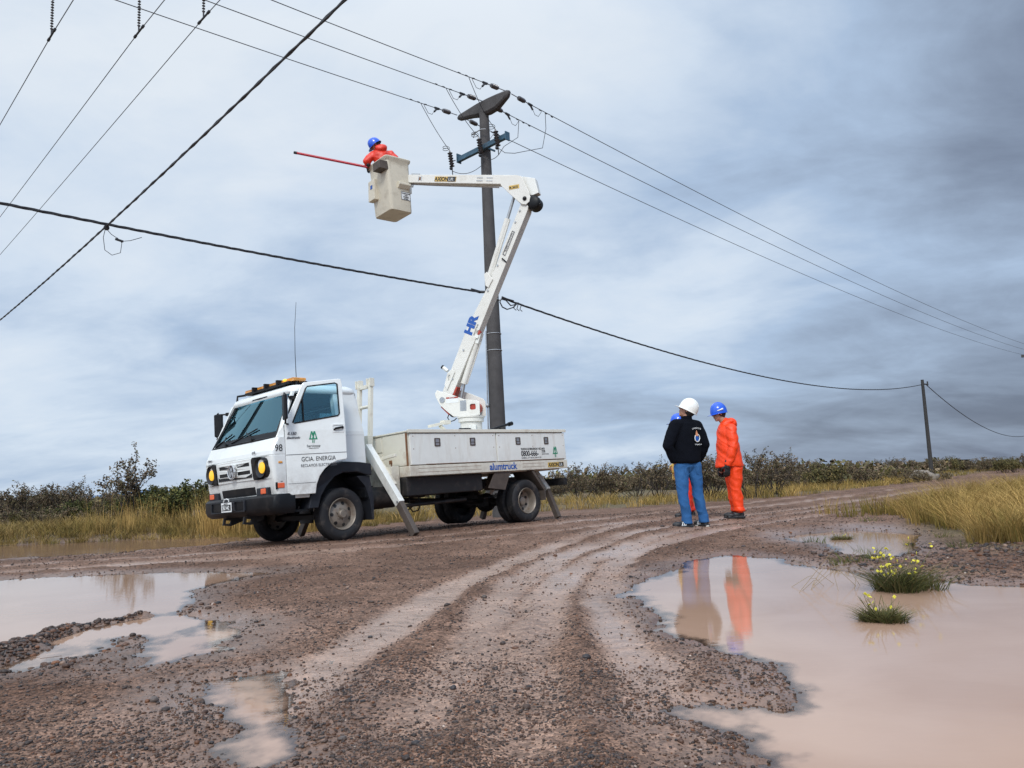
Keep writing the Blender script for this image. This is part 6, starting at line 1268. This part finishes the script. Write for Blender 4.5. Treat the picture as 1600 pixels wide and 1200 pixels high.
# ------------------------------------------------------------------ vegetation
foli = mat('foliage', rough=0.75, attr=True, var=0.25, vscale=2.0, spec=0.25)
grs = mat('dry_grass', rough=0.8, attr=True, var=0.2, vscale=1.5, spec=0.2)
twig = mat('twig_bark', (0.045, 0.035, 0.030), 0.9, var=0.3, vscale=10)
def blades(name, cx, cy, n, hgt, spread, width, cols, seed, lean=0.5, label=None, cat='grass', kind='stuff', zb=None, root=None):
    """cx, cy: tuft centres; each blade a bent tapering strip of 3 quads"""
    g = np.random.default_rng(seed); nt_ = len(cx); hgt = np.broadcast_to(hgt, (nt_,)); th_ = g.uniform(0.75, 1.25, nt_) * hgt; tz = zb if zb is not None else ground(cx, cy)[0]
    idx = np.repeat(np.arange(nt_), n); N_ = len(idx); a = g.uniform(0, 2 * PI, N_); rad = spread * np.sqrt(g.random(N_)) * (th_[idx] / th_.mean())
    bx = cx[idx] + rad * np.cos(a); by = cy[idx] + rad * np.sin(a); h = th_[idx] * g.uniform(0.45, 1.1, N_); la = a + g.normal(0, 0.7, N_); ln = h * lean * g.uniform(0.1, 1.0, N_)
    w = width * g.uniform(0.6, 1.3, N_); wa = g.uniform(0, 2 * PI, N_); wx, wy = np.cos(wa) * w, np.sin(wa) * w
    V = []; t_ = (0, 0.4, 0.75, 1.0)
    for t in t_:
        ox = bx + np.cos(la) * ln * t * t; oy = by + np.sin(la) * ln * t * t; oz = tz[idx] - 0.02 + h * t * (1 - 0.18 * t * lean); k = (1 - t) ** 0.7 if t < 1 else 0.08
        V.append(np.stack([ox - wx * k, oy - wy * k, oz], 1)); V.append(np.stack([ox + wx * k, oy + wy * k, oz], 1))
    V = np.stack(V, 1); tcol = np.asarray(cols)[g.integers(0, len(cols), nt_)]; c_ = tcol[idx] * 0.6 + np.asarray(cols)[g.integers(0, len(cols), N_)] * 0.4
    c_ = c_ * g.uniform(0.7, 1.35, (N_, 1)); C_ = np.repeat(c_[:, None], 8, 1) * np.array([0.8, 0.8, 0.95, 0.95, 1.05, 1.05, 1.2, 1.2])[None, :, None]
    base = (np.arange(N_) * 8)[:, None]; F_ = np.concatenate([base + np.array([[0, 1, 3, 2]]), base + np.array([[2, 3, 5, 4]]), base + np.array([[4, 5, 7, 6]])], 0)
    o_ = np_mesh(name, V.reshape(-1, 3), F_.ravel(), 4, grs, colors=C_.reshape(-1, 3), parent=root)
    if label: tag(o_, label, cat, kind=kind)
    return o_
GY = [(0.21, 0.145, 0.036), (0.30, 0.20, 0.06), (0.13, 0.10, 0.028), (0.38, 0.26, 0.10), (0.085, 0.078, 0.022), (0.15, 0.10, 0.045)]
GS = [(0.42, 0.265, 0.085), (0.50, 0.33, 0.12), (0.32, 0.20, 0.065), (0.24, 0.17, 0.055), (0.14, 0.115, 0.03)]
GG = [(0.20, 0.145, 0.035), (0.28, 0.19, 0.055), (0.11, 0.095, 0.022), (0.34, 0.225, 0.075)]
g = np.random.default_rng(11)
def scat(n, x0, x1, y0, y1, poly=None, inside=-0.0):
    x = g.uniform(x0, x1, n); y = g.uniform(y0, y1, n)
    if poly is not None: k = poly_sd(x, y, poly) < inside; x, y = x[k], y[k]
    return x, y
# left verge behind the ditch
x, y = scat(1050, -15, -2.2, 15.6, 21.0, VERGE_L, 0.55)
edge_ = poly_sd(x, y, VERGE_L) > -1.9; k = edge_ | (g.random(len(x)) < 0.55); x, y = x[k], y[k]
ed = sstep(-0.9, 0.1, poly_sd(x, y, VERGE_L))
hv = 0.55 + 0.9 * fbm(x * 0.7, y * 0.7, 61, 3); blades('grass', x, y, 50, (0.35 - 0.18 * ed) * hv, 0.24, 0.005, GY, 21, 1.0, 'yellow green grass along the far bank of the ditch on the left')
x, y = scat(90, -6.6, -4.2, 16.4, 18.2); blades('grass', x, y, 60, 0.85, 0.20, 0.005, GS, 22, 0.35, 'tall straw coloured grass standing just left of the truck')
x, y = scat(26, -9.5, -6.6, 17.2, 18.6); blades('grass', x, y, 26, 0.75, 0.16, 0.004, GS, 28, 0.3, 'thin pale stalks rising above the left grass bank')
# right of the truck, far verge
x, y = scat(3400, -3, 30, 18, 56, VERGE_L, 0.2); k = (poly_sd(x, y, VERGE_L) > -5.0); x, y = x[k], y[k]
hv = 0.5 + 1.1 * fbm(x * 0.5, y * 0.5, 62, 3); blades('grass', x, y, 26, 0.34 * hv, 0.28, 0.008, GG + GS, 23, 1.0, 'low dry grass on the verge behind the truck and men')
x, y = scat(2600, 15, 80, 34, 125, VERGE_L, 0.3); k = (poly_sd(x, y, VERGE_L) > -8.0); x, y = x[k], y[k]
blades('grass', x, y, 16, 0.42, 0.5, 0.02, GG + GS[2:], 24, 0.6, 'dull yellow grass along the far right roadside')
# right foreground tussocks
x, y = scat(210, 4.2, 11.5, 6.5, 14.0, [(4.3, 6.95), (4.35, 8.2), (4.75, 9.4), (5.5, 11.5), (6.4, 13.8), (12, 14), (12, 6.4), (5.5, 6.5)]); ed = sstep(-0.9, 0.2, poly_sd(x, y, VERGE_R))
hv = 0.6 + 0.9 * fbm(x * 0.9, y * 0.9, 63, 3); blades('grass', x, y, 230, (0.52 - 0.14 * ed) * hv, 0.26, 0.0036, GS + [GG[1]], 25, 1.15, 'big straw coloured grass tussocks beside the right puddle')
x, y = scat(130, 4.9, 9.5, 8.0, 13.0); blades('grass', x, y, 60, 0.30, 0.22, 0.005, GG, 26, 0.5, 'green grass growing through the right tussocks')
x, y = scat(900, 8, 45, 14, 60, VERGE_R, -0.1); k = (poly_sd(x, y, VERGE_R) > -5.0); x, y = x[k], y[k]
blades('grass', x, y, 30, 0.38, 0.3, 0.009, GS + GG, 27, 0.6, 'dry grass on the right verge beyond the tussocks')
x = np.array([3.05, 3.2, 3.45, 3.9, 4.5, 3.6, 2.75, 3.0, 2.6, 5.1, 4.7, 4.1, 3.3, 5.0]); y = np.array([6.9, 8.6, 8.9, 7.9, 8.4, 9.6, 6.6, 6.7, 6.5, 9.9, 10.6, 7.4, 7.5, 7.6])
blades('grass', x, y, 40, 0.13, 0.11, 0.004, [(0.06, 0.075, 0.02), (0.10, 0.10, 0.03)], 29, 1.0, 'small green weeds sprouting round the small puddle')

def shrub_mesh(seed, h, w, nst, depth, leaves, lsize, cols, tips=False, upright=0.5):
    """arching stems as 3-sided tubes; leaves as small bent quads clustered on the twigs"""
    g = np.random.default_rng(seed); SV, SF, LP = [], [], []; vo = [0]
    def stem(p, d, L_, r, lev):
        n = 4; pts = [p]; q = p.copy(); dd = d.copy()
        for i in range(n):
            dd = dd + g.normal(0, 0.16, 3); dd[2] += 0.05; dd /= np.linalg.norm(dd); q = q + dd * L_ / n; pts.append(q)
        for i, pt in enumerate(pts):
            rr_ = r * (1 - 0.7 * i / n)
            for k in range(3): a = 2.094 * k; SV.append(pt + np.array([math.cos(a) * rr_, math.sin(a) * rr_, 0]))
        b = vo[0]
        for i in range(n):
            for k in range(3): SF.append((b + i * 3 + k, b + i * 3 + (k + 1) % 3, b + (i + 1) * 3 + (k + 1) % 3, b + (i + 1) * 3 + k))
        vo[0] += 3 * (n + 1)
        if lev >= 1:
            for _ in range(leaves if lev < depth else leaves * 2):
                t = g.random() ** (0.35 if tips else 0.8); i = min(int(t * n), n - 1); LP.append((pts[i] * (1 - (t * n - i)) + pts[i + 1] * (t * n - i)) + g.normal(0, lsize * (1.0 if tips else 1.3), 3))
        if lev < depth:
            for _ in range(int(g.integers(3, 6))):
                t = g.uniform(0.3, 1.0); i = min(int(t * n), n - 1); nd2 = dd + g.normal(0, 0.55, 3); nd2[2] = abs(nd2[2]) * 0.7 + 0.25 * upright; nd2 /= np.linalg.norm(nd2)
                stem(pts[i + 1].copy(), nd2, L_ * g.uniform(0.4, 0.65), r * 0.55, lev + 1)
    for _ in range(nst):
        a = g.uniform(0, 2 * PI); e = g.uniform(0.15, 1.0) * w / h; d = np.array([math.cos(a) * e, math.sin(a) * e, 1.0]); d /= np.linalg.norm(d)
        stem(np.array([math.cos(a), math.sin(a), 0]) * g.random() * 0.18 * w, d, h * g.uniform(0.45, 0.62), 0.016 * h, 0)
    LP = np.array(LP); n = len(LP); A1 = g.normal(0, 1, (n, 3)); A1 /= np.linalg.norm(A1, axis=1)[:, None]; B1 = np.cross(A1, g.normal(0, 1, (n, 3))); B1 /= np.linalg.norm(B1, axis=1)[:, None]
    s = lsize * g.uniform(0.6, 1.3, (n, 1)); V = np.stack([LP - A1 * s, LP + B1 * s * 0.5, LP + A1 * s, LP - B1 * s * 0.5], 1).reshape(-1, 3); V[:, 2] = np.maximum(V[:, 2], 0.02)
    cl = np.asarray(cols)[g.integers(0, len(cols), n)] * g.uniform(0.6, 1.4, (n, 1))
    return np.array(SV), np.array(SF), V, np.arange(n * 4), np.repeat(cl, 4, 0)
KB_ = [(0.11, 0.078, 0.05), (0.15, 0.105, 0.062), (0.06, 0.046, 0.030), (0.19, 0.14, 0.085), (0.10, 0.092, 0.042)]
KO = [(0.085, 0.082, 0.030), (0.14, 0.118, 0.042), (0.050, 0.046, 0.020), (0.18, 0.135, 0.055)]
KG = [(0.050, 0.062, 0.018), (0.080, 0.085, 0.022), (0.13, 0.115, 0.032), (0.030, 0.040, 0.014)]
PROTO = {}
for nme, a in dict(twiggy=(1, 1.5, 1.4, 12, 2, 5, 0.030, KB_, True, 1.0), dense=(2, 1.2, 2.2, 13, 2, 7, 0.040, KO, False, 0.5), dense2=(3, 1.1, 2.6, 12, 2, 6, 0.042, KB_, False, 0.4), green=(4, 1.25, 2.2, 20, 2, 16, 0.038, KG, False, 0.7), wispy=(5, 1.55, 0.45, 5, 2, 9, 0.030, KB_, True, 1.6), twiggy2=(6, 1.4, 2.4, 15, 2, 7, 0.032, KB_, True, 0.8)).items(): PROTO[nme] = shrub_mesh(*a)
first = {}
def shrub(kind_, x, y, sc, rz, label, group, wsc=1.0):
    if kind_ not in first:
        sv_, sf_, lv_, lf_, lc_ = PROTO[kind_]; r_ = np_mesh('shrub', sv_, sf_.ravel(), 4, twig); f_ = np_mesh('foliage', lv_, lf_, 4, foli, colors=lc_, parent=r_); first[kind_] = (r_, f_)
    else:
        r0, f0 = first[kind_]; r_ = r0.copy(); f_ = f0.copy(); S.collection.objects.link(r_); S.collection.objects.link(f_); f_.parent = r_
        for k_ in ('group',):
            if k_ in r_: del r_[k_]
    r_.location = (x, y, gz(x, y) - 0.03); r_.scale = (sc * wsc, sc * wsc, sc); r_.rotation_euler = (0, 0, rz); tag(r_, label, 'shrub', group); return r_
def onhor(px, y): return on_y(px, 700, y).x
rs = random.Random(5)
PL = lambda w: w + ('es' if w.endswith('sh') else 's')
LOOK = dict(dense='rounded olive bush', dense2='low brown bush', twiggy2='spreading twiggy shrub', twiggy='upright twiggy shrub', green='small green bush')
# left: feature shrubs
for px, Y_, sc, kd, lab in ((18, 23, 0.86, 'twiggy', 'twiggy dark shrub at the far left edge of the photo'), (60, 24, 0.98, 'twiggy2', 'dark shrub with clumped tips second from the left edge'), (108, 23.5, 0.95, 'twiggy', 'dark shrub with feathery top third from the left edge'), (145, 25, 0.84, 'twiggy2', 'dark shrub just left of the gap before the tall wispy plant'),
                            (203, 21, 1.35, 'wispy', 'tall wispy plant standing above the horizon on the left'), (248, 21.5, 0.85, 'green', 'green bush left of the truck, nearer the wispy plant'), (300, 20, 0.92, 'green', 'dark green bush directly behind the tall straw grass')):
    x = onhor(px, Y_); shrub(kd, x, Y_, sc, rs.uniform(0, 6), lab, None)
for i in range(16):
    px = -40 + i * 24 + rs.uniform(-8, 8); Y_ = rs.uniform(30, 42); kd = rs.choice(['dense', 'dense2', 'twiggy2']); wd_ = LOOK[kd]; shrub(kd, onhor(px, Y_), Y_, rs.uniform(0.50, 0.75), rs.uniform(0, 6), wd_ + ' in the far row left of the truck', PL(wd_) + ' left of the truck')
for i in range(9):
    px = 10 + i * 28 + rs.uniform(-6, 6); Y_ = rs.uniform(20, 22.5); kd = rs.choice(['dense', 'dense2', 'green']); wd_ = LOOK[kd]; shrub(kd, onhor(px, Y_), Y_, rs.uniform(0.42, 0.62), rs.uniform(0, 6), wd_ + ' growing out of the left grass bank', PL(wd_) + ' in the left grass bank')
# right of the truck
for px, Y_, sc, kd, lab in ((905, 29, 1.02, 'twiggy2', 'dark shrub right behind the rear of the truck'), (948, 30, 0.98, 'dense2', 'dark shrub second to the right of the truck'), (990, 31, 1.0, 'twiggy2', 'dark shrub midway between the truck and the men'), (1025, 28, 1.05, 'twiggy', 'dark shrub left of the man in black'),
                            (1085, 26, 1.05, 'twiggy2', 'dark shrub behind the man in black'), (1110, 25, 1.12, 'twiggy', 'tall shrub showing between the two standing men'), (1175, 25, 1.12, 'twiggy2', 'large brown shrub behind the man in orange'), (1205, 27, 1.05, 'twiggy', 'feathery shrub just right of the man in orange'),
                            (1245, 38, 1.05, 'twiggy2', 'dark shrub first right of the gap beside the men'), (1290, 36, 1.12, 'dense', 'rounded dark shrub tallest in the right hand row'), (1335, 38, 1.1, 'dense2', 'rounded dark shrub left of the distant wooden pole')):
    shrub(kd, onhor(px, Y_), Y_, sc, rs.uniform(0, 6), lab, None)
for i in range(26):
    px = 850 + i * 24 + rs.uniform(-9, 9); Y_ = rs.uniform(34, 50); kd = rs.choice(['dense', 'dense2', 'twiggy2', 'twiggy']); wd_ = LOOK[kd]; pl = 'between the truck and the men' if px < 1040 else ('just right of the men' if px < 1250 else 'left of the distant wooden pole'); shrub(kd, onhor(px, Y_), Y_, rs.uniform(0.45, 0.80), rs.uniform(0, 6), wd_ + ' behind the road ' + pl, PL(wd_) + ' ' + pl)
for i in range(20):
    px = 1340 + i * 16 + rs.uniform(-6, 6); Y_ = rs.uniform(62, 85); kd = rs.choice(['dense', 'dense2', 'twiggy2']); wd_ = LOOK[kd]; pl = 'just left of the distant wooden pole' if px < 1450 else 'between the distant pole and the right edge'; shrub(kd, onhor(px, Y_), Y_, rs.uniform(1.1, 1.55), rs.uniform(0, 6), 'far ' + wd_ + ' ' + pl, 'far ' + PL(wd_) + ' ' + pl)
# the scrub plain beyond, one mass
g = np.random.default_rng(77); VV, FF, CC = [], [], []; o = 0
for i in range(900):
    Y_ = 42 + 330 * g.random() ** 1.8; px = g.uniform(-160, 1760); x = onhor(px, Y_)
    if poly_sd(np.array([x]), np.array([Y_]), VERGE_L)[0] > -3: continue
    h = g.uniform(0.8, 1.5); w = g.uniform(1.2, 3.0); n = int(150 if Y_ < 90 else 60); z0 = 0.03
    a = g.uniform(0, 2 * PI, n); r = np.sqrt(g.random(n)) * w; zc = z0 + h * g.random(n) * (1 - 0.55 * (r / w) ** 2) * 1.05; P_ = np.stack([x + r * np.cos(a), Y_ + r * np.sin(a), zc], 1)
    A1 = g.normal(0, 1, (n, 3)); A1 /= np.linalg.norm(A1, axis=1)[:, None]; B1 = np.cross(A1, g.normal(0, 1, (n, 3))); B1 /= np.linalg.norm(B1, axis=1)[:, None]; s = 0.11 * (1 + Y_ / 120) * g.uniform(0.6, 1.4, (n, 1))
    V = np.stack([P_ - A1 * s, P_ + B1 * s * 0.6, P_ + A1 * s, P_ - B1 * s * 0.6], 1).reshape(-1, 3); VV.append(V); FF.append(np.arange(n * 4) + o); o += n * 4
    cl = np.asarray(KO + KB_)[g.integers(0, 9, n)] * g.uniform(0.8, 1.4, (n, 1)); CC.append(np.repeat(cl, 4, 0))
tag(np_mesh('scrubland', np.concatenate(VV), np.concatenate(FF), 4, foli, colors=np.concatenate(CC)), 'low dark scrub covering the plain out to the horizon', 'scrub', kind='stuff')
# flowering plants in the puddle
def flower_plant(x, y, h, w, seed, nf, label):
    g = np.random.default_rng(seed); r_ = empty('flowering_plant', (x, y, max(gz(x, y), -0.022))); tag(r_, label, 'plant')
    cx = np.array([0.0] * 14) + g.normal(0, w * 0.35, 14); cy = g.normal(0, w * 0.3, 14)
    blades('leaves', cx, cy, 90, h * 0.80, w * 0.38, 0.0036, [(0.055, 0.062, 0.018), (0.11, 0.10, 0.03), (0.035, 0.042, 0.014), (0.16, 0.12, 0.05)], seed, 1.6, zb=np.full(14, 0.0), root=r_)
    n = int(26 * (0.5 + w)); a = g.uniform(0, 6.28, n); bm = bmesh.new(); tips_ = []
    for k in range(n):
        L_ = h * g.uniform(0.6, 1.25); e = g.uniform(0.1, 0.9); p0 = Vector((math.cos(a[k]) * w * 0.2, math.sin(a[k]) * w * 0.2, 0)); p1 = p0 + Vector((math.cos(a[k]) * e * L_ * 0.55, math.sin(a[k]) * e * L_ * 0.4, L_ * 0.55)); p2 = p1 + Vector((math.cos(a[k] + 0.6) * e * L_ * 0.35, math.sin(a[k] + 0.6) * e * L_ * 0.35, L_ * 0.4)); tube(bm, [p0, p1, p2], [0.0022, 0.0018, 0.001], 4); tips_ += [p1, p2]
    obj('stem', bm, mat('green_stem', (0.12, 0.11, 0.04), 0.8) if 'green_stem' not in MATS else MATS['green_stem'], r_)
    ym = MATS.get('yellow_petal') or mat('yellow_petal', (0.62, 0.55, 0.05), 0.6)
    for k in range(nf):
        bm = bmesh.new(); c_ = Vector(tips_[k % len(tips_)]) + Vector(g.normal(0, 0.012, 3)); q = Vector(g.normal(0, 1, 3)).to_track_quat('Z', 'Y').to_matrix()
        for j in range(4): p = c_ + q @ Vector((math.cos(j * PI / 2) * 0.005, math.sin(j * PI / 2) * 0.005, 0.002)); ball(bm, p, (0.0055, 0.0055, 0.0018), 6, q)
        obj('flower', bm, ym, r_, smooth=True)
    return r_
flower_plant(2.46, 5.18, 0.25, 0.24, 51, 60, 'yellow flowered plant standing at the far shore of the right puddle')
flower_plant(1.86, 4.16, 0.13, 0.12, 52, 8, 'small green plant growing out of the water of the right puddle')
flower_plant(3.6, 8.9, 0.10, 0.12, 53, 5, 'small flowering weed by the little puddle behind')
bm = bmesh.new()
for k in range(24):
    a0 = Vector((2.15 + rs.uniform(-0.4, 0.5), 5.25 + rs.uniform(-0.15, 0.3), -0.02)); p = a0 + Vector((rs.uniform(-0.35, 0.35), rs.uniform(-0.1, 0.1), rs.uniform(0.06, 0.28))); tube(bm, [a0, (a0 + p) / 2 + Vector((rs.uniform(-.05, .05), 0, 0.03)), p], [0.0016, 0.0014, 0.0008], 4)
tag(obj('dry_twigs', bm, mat('straw_twig', (0.25, 0.18, 0.10), 0.85), None), 'thin dry twigs sticking up beside the yellow flowered plant', 'twigs', kind='stuff')
# far hut and rock mound
pH = onhor(1492, 95); hut = empty('hut', (pH, 95, gz(pH, 95))); tag(hut, 'low dark flat roofed hut among the far bushes on the right', 'hut')
bm = bmesh.new(); mm(bm, (-1.0, -1.0, 0), (1.0, 1.0, 1.25)); obj('wall', bm, wood, hut)
bm = bmesh.new(); mm(bm, (-1.1, -1.1, 1.254), (1.1, 1.1, 1.34)); obj('roof', bm, chassis, hut, bevel=0.02)
bm = bmesh.new(); mm(bm, (-0.5, -1.03, 0), (0.2, -1.002, 1.1)); obj('door', bm, interior, hut)
xr_ = onhor(1440, 50); bm = bmesh.new(); bmesh.ops.create_icosphere(bm, subdivisions=3, radius=1, matrix=Matrix.Translation((xr_, 50, gz(xr_, 50) + 0.05)) @ Matrix.Diagonal((0.95, 0.6, 0.50, 1)))
for v in bm.verts: v.co += Vector((noise.noise(v.co * 2.3), noise.noise(v.co * 2.3 + Vector((5, 0, 0))), noise.noise(v.co * 2.3 + Vector((0, 9, 0))))) * 0.28
tag(obj('rock', bm, sand, None, smooth=True), 'pale rock mound at the foot of the distant wooden pole', 'rock')
# faint blue hills on the left horizon
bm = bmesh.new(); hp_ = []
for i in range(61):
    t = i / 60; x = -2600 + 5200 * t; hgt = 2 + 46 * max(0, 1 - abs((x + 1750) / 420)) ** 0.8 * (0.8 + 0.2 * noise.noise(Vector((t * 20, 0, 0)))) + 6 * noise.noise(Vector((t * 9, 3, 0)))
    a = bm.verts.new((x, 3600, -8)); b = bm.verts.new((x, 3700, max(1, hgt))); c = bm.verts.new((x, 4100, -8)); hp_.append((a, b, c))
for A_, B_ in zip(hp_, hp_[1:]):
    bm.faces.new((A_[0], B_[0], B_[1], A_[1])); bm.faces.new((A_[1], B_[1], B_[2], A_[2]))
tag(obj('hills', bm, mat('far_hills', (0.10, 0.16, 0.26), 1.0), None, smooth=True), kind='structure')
